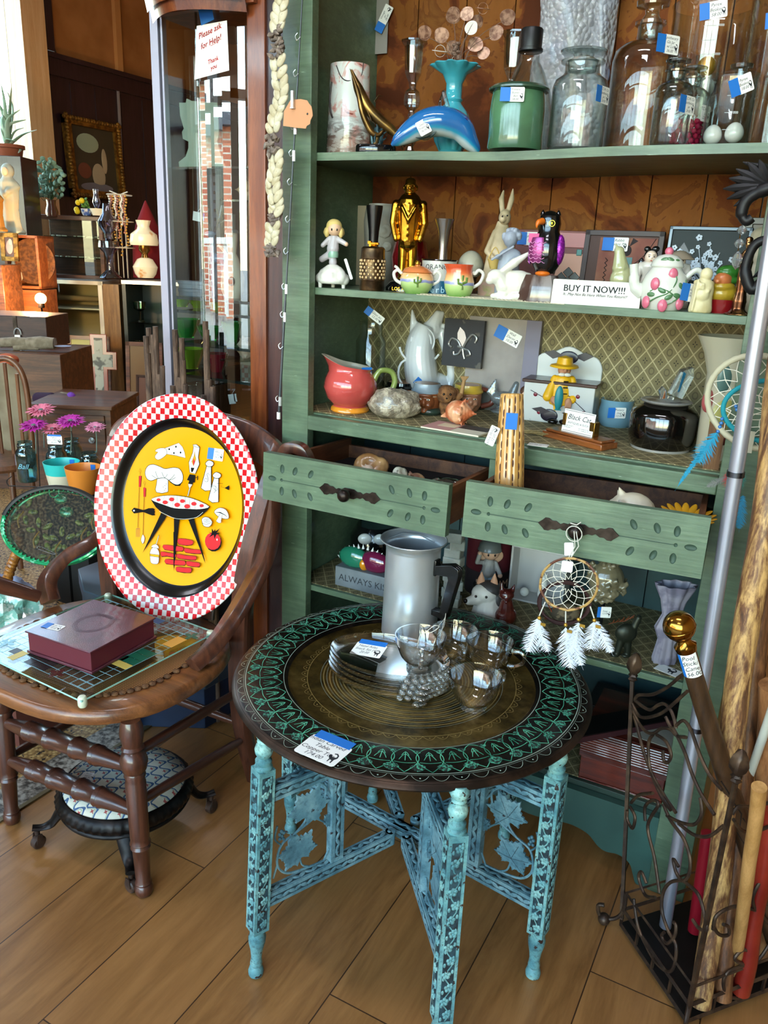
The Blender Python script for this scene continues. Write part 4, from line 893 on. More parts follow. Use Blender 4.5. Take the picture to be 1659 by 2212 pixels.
# ---- four leaf-handled glass snack plates in a stack
PG=thin('pressed_glass','#FFFFFF','#E2E8E5',k=1.5,pw_=2.0)
RBUMP=thin('pressed_leaf_glass','#FBFDFC','#D8DEDB',k=1.9,pw_=1.5)
def plate_meshes():
 b=B();n=64;rx,ry=.125,.083
 rings=[(0,.0),(.82,.0),(.90,.002),(.97,.012),(1.0,.0165),(1.012,.0165),(1.0,.013),(.985,.008),(.92,-.001),(.84,-.003),(0,-.003)]
 for k,z in rings:
  for i in range(n):a=2*pi*i/n;b.v.append((rx*max(k,.001)*cos(a),ry*max(k,.001)*sin(a),z+.003))
 for j in range(len(rings)-1):
  for i in range(n):b.f.append((j*n+i,(j+1)*n+i,(j+1)*n+(i+1)%n,j*n+(i+1)%n));b.m.append(0)
 h=B()
 for k in range(-3,4):
  a=k*.23;L_=.034-.002*abs(k)
  h.ell((.060+(.046+.012)*cos(a*1.0)*.55+.018,-.062+.038*sin(a)*0-.012-.004*abs(k)+k*.0,.010),(.010,.006,.005),su=8,sv=5,rot=M.Rotation(a,3,'Z'))
 for i in range(9):
  a=-1.05+i*.13;r=1.06;h.ell((rx*r*cos(a)*.98,ry*r*sin(a)*1.06,.012),(.0095,.0065,.0055),su=8,sv=6,rot=M.Rotation(a+.4,3,'Z'))
  h.ell((rx*.93*cos(a+.05),ry*.93*sin(a+.05),.0115),(.008,.005,.005),su=8,sv=6,rot=M.Rotation(a-.5,3,'Z'))
 return b,h
pc=(atz(705,1445,TT)+atz(965,1480,TT))/2
pb,ph=plate_meshes();pl0=T('snack_plate','clear pressed glass snack plate with leaf handle, bottom of the stack on the round table','plate',(pc.x,pc.y,TT+.0005),R(4),'stacked glass snack plates')
obj('dish',pb,PG,pl0);obj('leaf_handle',ph,RBUMP,pl0)
plates=[pl0]
for k,lb in((1,'clear pressed glass snack plate with leaf handle, second from the bottom of the stack'),(2,'clear pressed glass snack plate with leaf handle, third from the bottom of the stack'),(3,'clear pressed glass snack plate, top of the stack under the white price card')):
 plates.append(dup(pl0,(pc.x+.0015*k,pc.y+.001*k,TT+.0005+.0115*k),R(4+1.5*k),lb))
X=(TR(plates[3].location)@RZ(R(8.5))).inverted()@frame(atz(796,1404,TT+.044),(.98,.05,0),(-.1,-.25,1))
price_tag(plates[3],X,.070,.040,['Hazel Atlas','Snack Set (4)','20.00'],'T',.014,fs=.0095)
# ---- four clear glass cups
def cup_meshes():
 b=B();b.shell([(.0215,0),(.022,.003),(.018,.0055),(.0175,.008),(.024,.012),(.0335,.024),(.0395,.040),(.0425,.052),(.0440,.060),(.0444,.0615)],.0022,seg=48)
 h=B();h.tube(bez([(.041,0,.051),(.056,0,.054),(.064,0,.045),(.060,0,.032),(.046,0,.024),(.036,0,.022)],6),[.0042]*6+[.0034]*19+[.0042]*6,8)
 return b,h
cb_,ch_=cup_meshes();c0=T('glass_cup','clear glass cup with loop handle perched on the stack of snack plates','cup',(0,0,0),0,'clear glass punch cups')
obj('bowl',cb_,PG,c0);obj('handle',ch_,PG,c0)
zt=TT+.0005+.0115*3+.0035
P=atz(905,1441,zt);c0.location=(P.x,P.y,zt);c0.scale=(1.16,)*3;c0.rotation_euler=(0,0,R(-62))
b=B();b.tube(bez([(.0,.0,.060),(-.002,.012,.070),(.004,.022,.082),(.0,.030,.078),(-.003,.018,.066),(-.008,.0,.058),(-.012,-.004,.03)],5),.0006,4);obj('tag_string',b,STRING,c0)
P=atz(975,1428,TT);d_=dup(c0,(P.x,P.y+.006,TT+.0003),R(-50),'clear glass cup half hidden behind the perched cup, beside the plates')
for ch in[o for o in bpy.data.objects if o.parent==d_ and o.name.startswith('tag_string')]:bpy.data.objects.remove(ch)
P=atz(1050,1450,TT);d2=dup(d_,(P.x+.004,P.y,TT+.0003),R(2),'clear glass cup with its handle to the right, rightmost on the round table')
P=atz(1022,1530,TT);d3=dup(d_,(P.x,P.y,TT+.0003),R(62),'clear glass cup nearest the front edge of the round table')
# price card on the table rim belongs to the table
X=TR(-TC.x,-TC.y,0)@frame(atz(698,1620,TZ+.002),(atz(754,1648,TZ)-atz(640,1600,TZ)),(0,0,1))
price_tag(table,X,.083,.062,['Indian Carved','Table','Copper Top','174.00'],'T',.022,fs=.0135,round_=.006)
# ================= top shelf =================
PORC=mt('porcelain','#DEDAD0',.22,coat=.5);BRONZE=mt('bronze','#8A6A3C',.3,me=.9,n=(25,'#5A4426'));GOLD=mt('gold','#C9942F',.2,me=1,n=(30,'#A87422'));BLKG=mt('black_gloss','#0C0C0D',.12,coat=.6)
CG=thin('vessel_glass','#FCFDFC','#D0D8D5',k=1.2);CG2=thin('vessel_glass_soft','#FDFEFD','#DCE4E1',k=1.0)
# 1 scenic cylinder vase
P=spot(752,325,.155,S1);h=zrow(P,142)-S1;k=pxm(P)
SCEN=mt('painted_scene','#D9D8CF',.2,coat=.5);g=NT(SCEN);tc=g.n('TexCoord');sx=g.n('SeparateXYZ');g.l(tc,sx,3)
f=g.noise(g.pos((1,1,.8)),22,5,.6,1.2);f2=g.noise(g.pos((1,1,3)),30,5,.6,.5);zz=g.math('MULTIPLY',sx.outputs[2],1/h)
c=g.mix(g.ramp(f,[(.52,0),(.60,1)]),'#D5D8D2','#C9948A');c=g.mix(g.ramp(f,[(.66,0),(.70,1)]),c,'#7A3428')
low=g.ramp(zz,[(.22,1),(.5,0)]);c=g.mix(g.math('MULTIPLY',low,g.ramp(f2,[(.45,0),(.55,1)])),c,'#6E5A52');c=g.mix(g.math('MULTIPLY',g.ramp(zz,[(.15,1),(.3,0)]),.5),c,'#A88A7C');g.col(c)
t=T('cylinder_vase','white cylinder vase painted with a village and pink blossoms, left of the bronze dolphins','vase',P,.6)
b=B();b.shell([(47*k,0),(48*k,.004),(44*k,h*.5),(41.5*k,h-.002),(41*k,h)],.003,seg=48);obj('body',b,SCEN,t)
b=B();b.tube(bez([(-30*k,-30*k,h*.96),(-20*k,-38*k,h*.84),(-5*k,-42*k,h*.80),(20*k,-36*k,h*.86),(25*k,-33*k,h*1.0)],6),.0012,6);b.tube(bez([(-38*k,-20*k,h*.8),(-42*k,-18*k,h*.65),(-40*k,-22*k,h*.5),(-36*k,-30*k,h*.42)],5),.0022,6);obj('branch_relief',b,mt('dark_relief','#2E2420',.4),t)
# 2 leaping bronze dolphins on a black base
P=spot(812,325,.062,S1);k=pxm(P);h=zrow(P,150)-S1
t=T('dolphin_sculpture','bronze sculpture of two leaping dolphins over coral on a black oval base','sculpture',P,FACE)
b=B();b.lathe([(43*k,0),(44*k,.003),(44*k,.013),(42*k,.0165),(0,.0165)],seg=48,sy=.6);obj('base',b,BLKG,t)
b=B();random.seed(3)
for i in range(26):a=random.random()*6.28;r=random.random()*15*k;z=.0165+random.random()*38*k;b.tube([(r*.6*cos(a),r*.6*sin(a)*.6,.016),(r*cos(a),r*sin(a)*.6,z),(r*1.4*cos(a)+4*k*cos(a*3),r*sin(a),z+6*k)],[.0035,.0028,.0008],6)
obj('coral',b,mt('dark_teal_metal','#39525A',.35,me=.6),t)
def dolphin(b,pts,R_,seg=16,flip=0):
 P=bez(pts,6);n=len(P);b.tube(P,[R_*max(.06,(sin(pi*min(1,(i/(n-1))*.93+.04))**.62)*(1 if i/(n-1)>.22 else .35+.65*(i/(n-1))/.22))for i in range(n)],seg,0)
 return P
b=B();q=dolphin(b,[(-57*k,0,h-2*k),(-44*k,0,h*.80),(-22*k,0,h*.56),(6*k,0,h*.40),(34*k,0,h*.28),(58*k,0,h*.12)],12.5*k)
b.tube([(-6*k,0,h*.62),(2*k,0,h*.70),(12*k,0,h*.69)],[.007,.004,.0006],8,flat=.3);b.tube([(50*k,0,h*.17),(62*k,.0,h*.10),(70*k,.004,h*.13)],[.003,.006,.001],8,flat=.3);b.tube([(50*k,0,h*.17),(58*k,-.004,h*.05),(60*k,0,h*.0+.02)],[.003,.005,.001],8,flat=.3);b.tube([(-18*k,-8*k,h*.5),(-10*k,-16*k,h*.36)],[.005,.001],8,flat=.4)
obj('dolphin',b,mt('dark_bronze_fish','#5E4A2C',.3,me=.9,n=(20,'#8A6A38')),t)
b=B();dolphin(b,[(-60*k,-6*k,h*.985),(-42*k,-10*k,h*.72),(-30*k,-10*k,h*.46),(-12*k,-8*k,h*.26),(4*k,-6*k,h*.22),(14*k,-4*k,h*.28)],6.5*k);b.tube([(10*k,-4*k,h*.26),(22*k,-4*k,h*.20),(26*k,-4*k,h*.32)],[.004,.005,.001],8,flat=.3);b.tube([(4*k,-4*k,h*.22),(-2*k,-4*k,h*.10)],[.004,.006],8);obj('dolphin',b,BRONZE,t)
X=frame(V((-32*k,-44*k*.6,h*0+.006))+V((0,0,0)),(1,-.3,0),(-.2,-1,.3));
# 3,4 crystal candlesticks
def candlestick(P,h,k,lab):
 t=T('candlestick',lab,'candlestick',P,0,'crystal candlesticks');fl=lambda a,z:1+.05*cos(8*a)
 b=B();b.lathe([(22*k,0),(24*k,.006),(20*k,.012),(10*k,.022),(7*k,.03),(13*k,h*.15),(6*k,h*.20),(8*k,h*.36),(6*k,h*.42),(17*k,h*.47),(17.5*k,h*.52),(15*k,h*.58),(7*k,h*.61),(9*k,h*.66),(17*k,h*.73),(18*k,h*.80),(20*k,h*.95),(27*k,h*.985),(27*k,h)],seg=24,fn=fl);obj('stem',b,thin('crystal','#F4F8F8','#A9B4B8',k=1.8),t,ang=20)
 b=B();b.shell([(12*k,h*.76),(15*k,h*.82),(17*k,h*.96),(17*k,h*.99)],.001,seg=16);obj('cup',b,CG,t);return t
P=spot(885,325,.20,S1);candlestick(P,zrow(P,88)-S1,pxm(P),'tall crystal candlestick between the bronze dolphins and the ruffled turquoise vase')
P=spot(1092,325,.27,S1);candlestick(P,zrow(P,70)-S1,pxm(P)*1.05,'tall crystal candlestick behind the black capped bottle')
# 5 ruffled turquoise vase with silver dollar stems
P=spot(973,325,.17,S1);k=pxm(P);h=zrow(P,140)-S1
TQG=mt('turquoise_glass','#3E9AA8',.12,coat=.7,sss=.1)
t=T('ruffled_vase','ruffled rim turquoise glass vase holding dried silver dollar stems','vase',P,FACE)
b=B();ruf=lambda a,z:1+(.10*cos(10*a)if z>h*.955 else 0)+(.07*cos(10*a)if .12*h<z<.45*h else 0)
b.shell([(30*k,0),(33*k,.004),(26*k,h*.08),(34*k,h*.18),(40*k,h*.36),(32*k,h*.50),(19*k,h*.58),(17*k,h*.60),(20*k,h*.63),(17*k,h*.65),(17*k,h*.80),(26*k,h*.90),(42*k,h*.95),(50*k,h*.985),(47*k,h)],.003,seg=80,fn=ruf);obj('body',b,TQG,t)
DOL=mt('silver_dollar','#B8917A',.35,me=.35,n=(90,'#7A5646'));DOLW=mt('silver_dollar_back','#C9C4BC',.5)
random.seed(11);b=B();D=[]
for i,(dx,r_)in enumerate([(905,76),(940,78),(966,100),(962,35),(990,30),(1012,45),(1072,37),(1052,68),(975,132),(1012,92),(1020,22),(1000,62),(938,117),(1030,110)]):
 z=zrow(P,r_)-S1;x=(dx-973)*k;y=random.uniform(-.02,.02);D.append((x,y,z));b.tube(bez([(x*.05,y*.1,h*.6),(x*.3,y*.5,h+(z-h)*.4),(x*.92,y,z-.006)],5),.0007,5)
for i in range(14):b.ell((random.uniform(-.005,.012),0,h+.0+i*.0032),(.006,.006,.004),su=8,sv=5)
obj('stem',b,mt('dry_stem','#6A5244',.7),t)
for i,(x,y,z)in enumerate(D):
 b=B();r=random.uniform(13,16)*k;q=[(r*(1+.06*sin(3*a_+i))*cos(a_),r*(1+.05*cos(2*a_))*sin(a_))for a_ in[2*pi*j/20 for j in range(20)]];b.prism(q,-.0004,.0004,T=TR(x,y-.004,z)@RZ(random.uniform(-.5,.5))@RX(pi/2+random.uniform(-.3,.5)if i not in(8,12,10)else .25));b.rib([(r*.7*cos(j),r*.7*sin(j),.0008)for j in[2*pi*m/12 for m in range(12)]],.0006,cyc=True,T=TR(x,y-.0045,z)@RX(pi/2));obj('seed_disc',b,DOLW if i in(8,12,11)else DOL,t)
 # 6 blue art glass dolphin
P=spot(942,325,.075,S1);k=pxm(P)
DG=mt('dolphin_glass','#1D7FB0',.06,coat=1);g=NT(DG);tc=g.n('TexCoord');sx=g.n('SeparateXYZ');g.l(tc,sx,3)
ln_=g.math('MULTIPLY',g.math('ADD',g.math('SUBTRACT',sx.outputs[2],.022),g.math('MULTIPLY',g.math('MULTIPLY',sx.outputs[0],sx.outputs[0]),5.0)),28);ln_=g.math('ADD',ln_,g.math('MULTIPLY',g.noise(g.pos((1,1,1)),25,2),.25))
c=g.ramp(ln_,[(.25,'#C7C9C4'),(.62,'#BFC8CC'),(.80,'#2A93B4'),(1.0,'#1F62A0')]);c=g.mix(g.math('GREATER_THAN',g.noise(g.pos((1,1,1)),55,1),.72),c,'#1B1D6E');g.col(c)
t=T('glass_dolphin','blue and white art glass dolphin lying in front of the turquoise vase','figurine',P,FACE)
def zz_(r_):return zrow(P,r_)-S1
b=B();pts=[(-97*k,0,zz_(318)),(-70*k,0,zz_(296)),(-30*k,0,zz_(270)),(10*k,0,zz_(262)),(48*k,0,zz_(274)),(72*k,0,zz_(303)),(92*k,0,zz_(324))]
Q=bez(pts,6);n=len(Q);b.tube(Q,[k*(3+31*sin(pi*min(1,max(0,(i/(n-1)-.02))**.9))**.8)if i<n*.8 else k*(3+31*max(.0,sin(pi*min(1,(i/(n-1)-.02)**.9)))**.8)for i in range(n)],20,flat=.9)
obj('body',b,DG,t)
b=B();FGL=thin('fin_glass','#E8F0F0','#7F8E92',k=2);b.tube(bez([(8*k,0,zz_(246)),(2*k,0,zz_(225)),(8*k,0,zz_(195))],4),[.010,.010,.009,.009,.008,.007,.005,.003,.001],10,flat=.4);b.tube(bez([(24*k,0,zz_(245)),(14*k,0,zz_(215)),(8*k,0,zz_(195))],4),[.005]*8+[.001],8);b.tube(bez([(-2*k,-18*k,zz_(285)),(-22*k,-24*k,zz_(303)),(-46*k,-22*k,zz_(302))],4),[.003,.006,.009,.011,.011,.010,.007,.004,.002],10,flat=.35);obj('fin',b,FGL,t)
price_tag(t,face_mat((-31*k,-32*k,zz_(281)),0,.15,R(30)),.026,.030,['Glass','Dolphin','36.00'],None)
# 7 black capped bottle behind a green crock
P=spot(1128,325,.16,S1);k=pxm(P);h=zrow(P,62)-S1
t=T('capped_bottle','clear laboratory bottle with a black screw cap behind the green crock','bottle',P)
b=B();b.shell([(58*k,0),(60*k,.006),(60*k,h*.33),(52*k,h*.48),(34*k,h*.66),(22*k,h*.74),(20*k,h*.80)],.0015,seg=40);obj('bottle',b,CG,t)
b=B();b.lathe([(23*k,h*.82),(25*k,h*.825),(25*k,h*.845),(22*k,h*.85),(22.5*k,h*.99),(21*k,h),(0,h)],seg=48,fn=lambda a,z:1+.015*cos(24*a));obj('cap',b,mt('black_cap','#101011',.4),t)
P=spot(1111,325,.065,S1);k=pxm(P);h=zrow(P,188)-S1
GRG=mt('green_glaze','#4E7A58',.2,coat=.6,n=(9,'#3A5E45'))
t=T('butter_crock','green glazed pottery crock with a blue taped tag on the top shelf','crock',P)
b=B();b.lathe([(57*k,0),(59*k,.004),(58*k,h*.2),(59*k,h*.6),(57*k,h*.80),(55*k,h*.90)],seg=48,mi=0);b.lathe([(52*k,h*.86),(55*k,h*.93)],seg=48,mi=1);obj('body',b,[GRG,mt('raw_clay','#D6B99A',.6)],t)
b=B();b.lathe([(56*k,h*.90),(64*k,h*.93),(64*k,h*.96),(58*k,h*1.0),(45*k,h*.985),(0,h*.98)],seg=48);obj('lid',b,mt('dark_green_glaze','#2F4636',.25,coat=.4),t)
price_tag(t,face_mat((17*k,-59*k,h*.80),R(18)),.030,.026,['Pottery','Butter','Bell','38.00'],'L',.020)
# 8 bubble wrap parcels
BW=mt('bubble_wrap','#B9BBC2',.12,tr=.0,sp=1,coat=.6,al=.55);g=NT(BW);vo=g.n('TexVoronoi');vo.inputs['Scale'].default_value=95;g.N.links.new(g.pos((1,1,1)),vo.inputs[0]);g.bump(g.math('SUBTRACT',1,vo.outputs['Distance']),1.0,.006)
for(px,Y,wpx,top,lab)in((1195,.30,118,-60,'tall bubble wrapped parcel of blue shapes standing behind the green crock'),(1268,.33,60,-60,'narrow bubble wrapped parcel behind the apothecary jars')):
 P=spot(px,325,Y,S1);k=pxm(P);h=zrow(P,top)-S1;t=T('wrapped_parcel',lab,'parcel',P,.1)
 b=B();b.grid(lambda u,v:((wpx/2*k)*(1+.10*sin(v*11+u*5))*cos(2*pi*u),.032*(1+.2*sin(u*19+v*7))*sin(2*pi*u),h*v),48,40,cu=True);obj('bubble_wrap',b,BW,t)
 b=B();
 for i in range(5):b.ell((.012*sin(i*2),0,h*(.35+.13*i)),(.022,.014,.026))
 obj('contents',b,mt('blue_grey_item','#6E7690',.5),t)
 # 9.. apothecary jars
STP=thin('stopper_glass','#F1F6F4','#B9C4C0',k=1.5)
def apoth(px,Y,top,wpx,necktop,lab,rot=0,stop=True,tagp=None,z0=S1,neck=.5,grp=None,row=325):
 P=spot(px,row,Y,z0);k=pxm(P);h=zrow(P,necktop)-z0;H=zrow(P,top)-z0;r=wpx/2*k
 t=T('apothecary_jar',lab,'jar',P,rot,grp);nr_=r*neck
 b=B();b.shell([(r*.94,0),(r,.006),(r,h*.70),(r*.93,h*.78),(r*.72,h*.83),(nr_*1.02,h*.865),(nr_,h*.90),(nr_,h*.97),(nr_*1.25,h*.975),(nr_*1.27,h)],.0022,seg=56);obj('jar',b,CG,t)
 if stop:
  b=B();b.lathe([(0,h*.88),(nr_*.8,h*.885),(nr_*.88,h*1.0),(nr_*.55,h+(H-h)*.35),(nr_*.6,h+(H-h)*.55),(nr_*1.3,h+(H-h)*.7),(nr_*1.34,H-.002),(nr_*1.1,H),(0,H)],seg=40);obj('stopper',b,STP,t)
 if tagp:
  dx,dr,w_,hh,lines,side=tagp;a=math.asin(max(-.95,min(.95,dx*k/r)));zt_=zrow(P,dr)-z0
  o=price_tag(t,RZ(FACE-rot)@TR(r*sin(a),-r*cos(a)-.0012,zt_)@RZ(a)@RX(pi/2),w_,hh,lines,side,.020)
 return t,P,k,h,r
apoth(1240,.075,108,116,132,'apothecary jar with flat stopper and a dark blue taped tag',0,True,(43,212,.034,.030,['T.C.W. Co','Apothecary','jar L','24.00'],'L'),neck=.62)
apoth(1372,.135,0,138,48,'tallest apothecary jar, with a round stopper and a tag marked 36',0,True,(28,112,.036,.032,['Apothecary','Gls Jar','w/ Lid','36.00'],'L'),neck=.36)
apoth(1440,.055,128,78,152,'small apothecary jar in front of the jar of pink beads',0,True,(25,232,.034,.030,['T.C.W. Co','Apothecary','jar','24.00'],'L'),neck=.5)
t,P,k,h,r=apoth(1476,.125,144,78,168,'small apothecary jar half filled with pink beads',0,True,(25,250,.030,.028,['T.C.W. Co','jar','22.00'],None),neck=.5)
b=B();random.seed(5)
for l_ in range(6):
 for i in range(14):
  rr=(r-.009)*sqrt(random.random()if i>9 else .9);a=i*.62+l_;b.ell((rr*cos(a),rr*sin(a),.008+l_*.0085),.0052,su=8,sv=6)
tag(obj('bead',b,mt('pink_beads','#A3123F',.15,coat=.5),None,loc=P),'pink round beads filling the bottom of the small apothecary jar','beads',None,'stuff')
# beakers
def beaker(px,Y,top,wpx,lab,lines,tagp=None,flare=1.03):
 P=spot(px,325,Y,S1);k=pxm(P);h=zrow(P,top)-S1;r=wpx/2*k;t=T('beaker',lab,'beaker',P)
 b=B();b.shell([(r*.93,0),(r,.006),(r,h*.93),(r*flare,h*.985),(r*flare*1.02,h)],.0018,seg=56);obj('glass',b,CG2,t)
 b=B()
 for i in range(lines):
  z=h*(.2+.7*i/max(1,lines));b.tube([(r*1.005*sin(a),-r*1.005*cos(a),z)for a in(-.05,.1,.25)],.0004,4)
  if i%2:b.text(str(500*(i+1)//2*2),.006,RZ(.36)@TR(0,-r*1.01,z)@RX(pi/2),0)
 obj('graduation',b,mt('white_print','#D9DDDD',.6),t)
 if tagp:
  dx,dr,w_,hh,L_,roll=tagp;a=math.asin(max(-.95,min(.95,dx*k/r)));price_tag(t,RZ(FACE)@TR(r*sin(a),-r*cos(a)-.0012,zrow(P,dr)-S1)@RZ(a)@RX(pi/2)@RZ(roll),w_,hh,L_,'L',.018)
 return t
beaker(1500,.26,12,160,'very large graduated beaker with a tag marked 58',8,(-22,45,.034,.030,['Pyrex','Beaker','58.00'],.15))
beaker(1655,.20,-40,150,'tall graduated beaker at the far right of the top shelf',8,(-48,60,.010,.028,['',''],.1))
beaker(1562,.075,163,96,'short lidded beaker holding white glass eggs with a tag marked 18',3,(5,190,.028,.030,['Pyrex','Beaker','18.00'],.42))
P=spot(1574,325,.075,S1);k=pxm(P)
b=B();b.lathe([(12*k,0),(12*k,.028),(22*k,.030),(23*k,.036),(0,.036)],seg=32);o=obj('glass_stopper',b,STP,None,loc=(P.x,P.y,zrow(P,175)-S1+S1-.01));tag(o,'loose glass stopper resting in the mouth of the short beaker','stopper')
b=B();b.shell([(38*pxm(spot(1500,325,.2,S1)),0),(.0195*1.0+.002,.006),(.0235,.17),(.0245,.176)],.0015,seg=40);o=obj('glass_cylinder',b,CG2,None,loc=spot(1502,325,.185,S1));tag(o,'clear glass cylinder stacked with white glass eggs behind the small jars','vase')
EGG=mt('milk_glass','#DAD9D5',.15,sss=.3,coat=.4);eg=None
Pc=spot(1502,325,.185,S1)
eggs=[((Pc.x-.001,Pc.y,S1+.0035+.0175),'white glass egg, lowest in the glass cylinder'),((Pc.x+.002,Pc.y-.002,S1+.0545),'white glass egg, second from the bottom of the glass cylinder'),((Pc.x-.001,Pc.y,S1+.0885),'white glass egg, third from the bottom of the glass cylinder'),((Pc.x+.002,Pc.y,S1+.1225),'white glass egg, topmost white one in the glass cylinder')]
P=spot(1538,300,.068,S1);eggs+=[((P.x,P.y,S1+.006+.014),'white glass egg lying at the left in the short beaker')]
P=spot(1584,300,.062,S1);eggs+=[((P.x,P.y,S1+.006+.016),'larger white glass egg lying at the right in the short beaker')]
for i,(l_,lab)in enumerate(eggs):
 if eg is None:
  b=B();b.lathe([(.0165*sin(pi*j/14)*(1+.10*cos(pi*j/14)),-.0175*cos(pi*j/14)*1.0)for j in range(15)],seg=24);eg=obj('glass_egg',b,EGG,None,loc=l_);tag(eg,lab,'egg','white glass eggs')
 else:dup(eg,l_,None,lab)
b=B();b.ell((0,0,0),.0175,su=24,sv=16);o=obj('gold_ball',b,mt('matte_gold','#B98A2E',.4,me=.6),None,loc=(Pc.x-.002,Pc.y,S1+.1585));tag(o,'gold ball topping the stack of white eggs in the glass cylinder','ball')
# hanging strip with a tag at the back
P=atY(824,60,.375);k=pxm(P);t=T('paper_strip','grey paper strip with a price tag hanging on the back boards','strip',P,0)
b=B();b.b2((-16*k,-.001,-50*k),(16*k,0,55*k));obj('strip',b,mt('grey_paper','#8F8A82',.8),t);price_tag(t,face_mat((12*k,-.006,22*k),.1,0,R(62)),.045,.024,['Vintage','jar','28.00'],'L',.022)
# ================= second shelf =================
def sp2(px,Y):return spot(px,625+(px-683)*.059,Y,S2)
def hh(P,r):return zrow(P,r)-S2
IVORY=mt('ivory_glaze','#DCD6C2',.25,coat=.4);SKIN=mt('figure_skin','#E2B896',.45);HAIRY=mt('figure_blond','#D9BE74',.5);PALEG=mt('pale_green_glaze','#8FB5A0',.3,coat=.3);WBISQ=mt('white_bisque','#D6D3CC',.5)
EYE=mt('eye_black','#120E0D',.2)
# blond angel on a porcelain cloud music box
P=sp2(718,.07);k=pxm(P);H=hh(P,485)
t=T('angel_music_box','blond child angel figurine on a white porcelain cloud music box','figurine',P,FACE)
b=B();random.seed(2)
for i in range(34):
 a=random.random()*6.28;r=sqrt(random.random())*26*k;z=(12+28*(1-(r/(30*k))**2)*random.uniform(.55,1))*k;b.ell((r*cos(a),r*.8*sin(a),z),12*k)
b.lathe([(30*k,8*k),(34*k,14*k),(24*k,38*k),(10*k,48*k)],sy=.8);blob('cloud_base',b,PORC,t,.0022)
for x,y in((-26,-8),(24,-8),(0,20)):b=B();b.lathe([(4*k,0),(5*k,14*k)],(x*k,y*k,0),10);obj('foot',b,PORC,t)
b=B();z=46*k;b.lathe([(8*k,z),(9*k,z+6*k),(7*k,z+16*k),(6*k,z+18*k)]);cap(b,(-4*k,0,z+18*k),(-4*k,0,z+34*k),8*k,10*k);cap(b,(0,0,z+34*k),(2*k,0,z+56*k),13*k,9*k);cap(b,(8*k,-2*k,z+54*k),(28*k,-8*k,z+44*k),6*k,5*k);cap(b,(-8*k,0,z+54*k),(-22*k,-4*k,z+40*k),6*k,5*k);cap(b,(-8*k,2*k,z+22*k),(-24*k,8*k,z+12*k),8*k,7*k);blob('body',b,mt('mauve_white','#BDB6B8',.35,coat=.3),t,.0016)
b=B();b.lathe([(11*k,z+16*k),(12*k,z+22*k),(11*k,z+30*k)]);obj('skirt',b,PALEG,t)
b=B();b.ell((2*k,-2*k,z+74*k),(15*k,14*k,15*k),su=24,sv=16);b.ell((28*k,-9*k,z+44*k),4.5*k);obj('head',b,SKIN,t)
b=B();b.ell((1*k,1*k,z+79*k),(17*k,15*k,15*k));
for a in range(9):b.ell((1*k+17*k*cos(a*.39+0),3*k,z+(66+12*sin(a*.39))*k),6*k)
for x in(-14,16):b.ell((x*k,-2*k,z+66*k),(6*k,8*k,10*k))
blob('hair',b,HAIRY,t,.0016)
b=B()
for x in(-3,8):b.ell((x*k,-15.5*k,z+72*k),(1.6*k,1*k,2.6*k))
obj('eye',b,EYE,t)
price_tag(t,TR(34*k,-14*k,40*k)@RZ(.2)@RX(pi/2)@RZ(R(-70)),.05,.007,[''],None,cat=False)
# embossed vase, pierced lighter, dark bud vase
STONE=mt('stoneware','#A29A8C',.45,n=(12,'#8A8276'))
P=sp2(818,.27);k=pxm(P);H=hh(P,441);t=T('embossed_vase','tall grey stoneware vase with raised roses at the back left','vase',P,FACE)
b=B();b.shell([(26*k,0),(30*k,.01),(34*k,H*.5),(37*k,H*.8),(33*k,H*.95),(27*k,H*.985),(27*k,H)],.003,seg=40);obj('body',b,STONE,t)
b=B()
for cx_,cz_,s_ in((6,.68,17),(14,.5,11),(-12,.52,10)):
 for j in range(9):a=j*.7;b.ell(((cx_+s_*.55*cos(a))*k,-33*k,H*cz_+s_*.55*sin(a)*k),(s_*.42*k,3.5*k,s_*.42*k))
 b.ell((cx_*k,-36*k,H*cz_),(s_*.4*k,3*k,s_*.4*k))
blob('rose_relief',b,STONE,t,.0022)
P=sp2(776,.31);k=pxm(P);b=B();b.b2((-13*k,-.0005,0),(13*k,.0005,hh(P,444)));o=obj('card',b,mt('beige_card','#A08E74',.7),None,loc=P);tag(o,'plain beige card standing behind the embossed vase','card')
P=sp2(803,.055);k=pxm(P);H=hh(P,532);t=T('table_lighter','pierced antique brass table lighter with gold top on the second shelf','lighter',P)
ABR=mt('antique_brass','#6B5236',.35,me=.85,n=(40,'#3E2E1F'));PGOLD=mt('pale_gold_insert','#C7A678',.4,me=.3)
b=B();b.lathe([(26*k,0),(27*k,.003),(26*k,H*.22),(27*k,H*.24),(26*k,H*.26),(25*k,H*.70),(27*k,H*.72),(26*k,H*.74),(25*k,H*.95),(21*k,H*.99),(0,H)],seg=48);obj('body',b,ABR,t)
b=B()
for r_ in range(6):
 for i in range(16):a=2*pi*(i+.5*(r_%2))/16;b.ell((26*k*cos(a),26*k*sin(a),H*(.30+.075*r_)),(2.6*k,2.6*k,3.2*k),su=8,sv=6)
obj('pierced_insert',b,PGOLD,t)
b=B();b.box((0,0,H+.004),(.014,.010,.008));b.box((-.009,0,H+.008),(.008,.008,.006));b.box((.009,0,H+.006),(.010,.005,.004));b.lathe([(.003,0),(.003,.016)],(0,-.008,0),12,T=TR(0,0,H+.010)@RX(pi/2));obj('striker',b,GOLD,t)
P=sp2(803,.15);k=pxm(P);H=hh(P,444);b=B();b.shell([(22*k,0),(22*k,.004),(10*k,.02),(9*k,H*.45),(11*k,H*.7),(17*k,H*.96),(17.5*k,H)],.0012,seg=32);o=obj('bud_vase',b,mt('gunmetal','#3A3838',.28,me=.9),None,loc=P);tag(o,'dark metal bud vase directly behind the pierced lighter','vase')
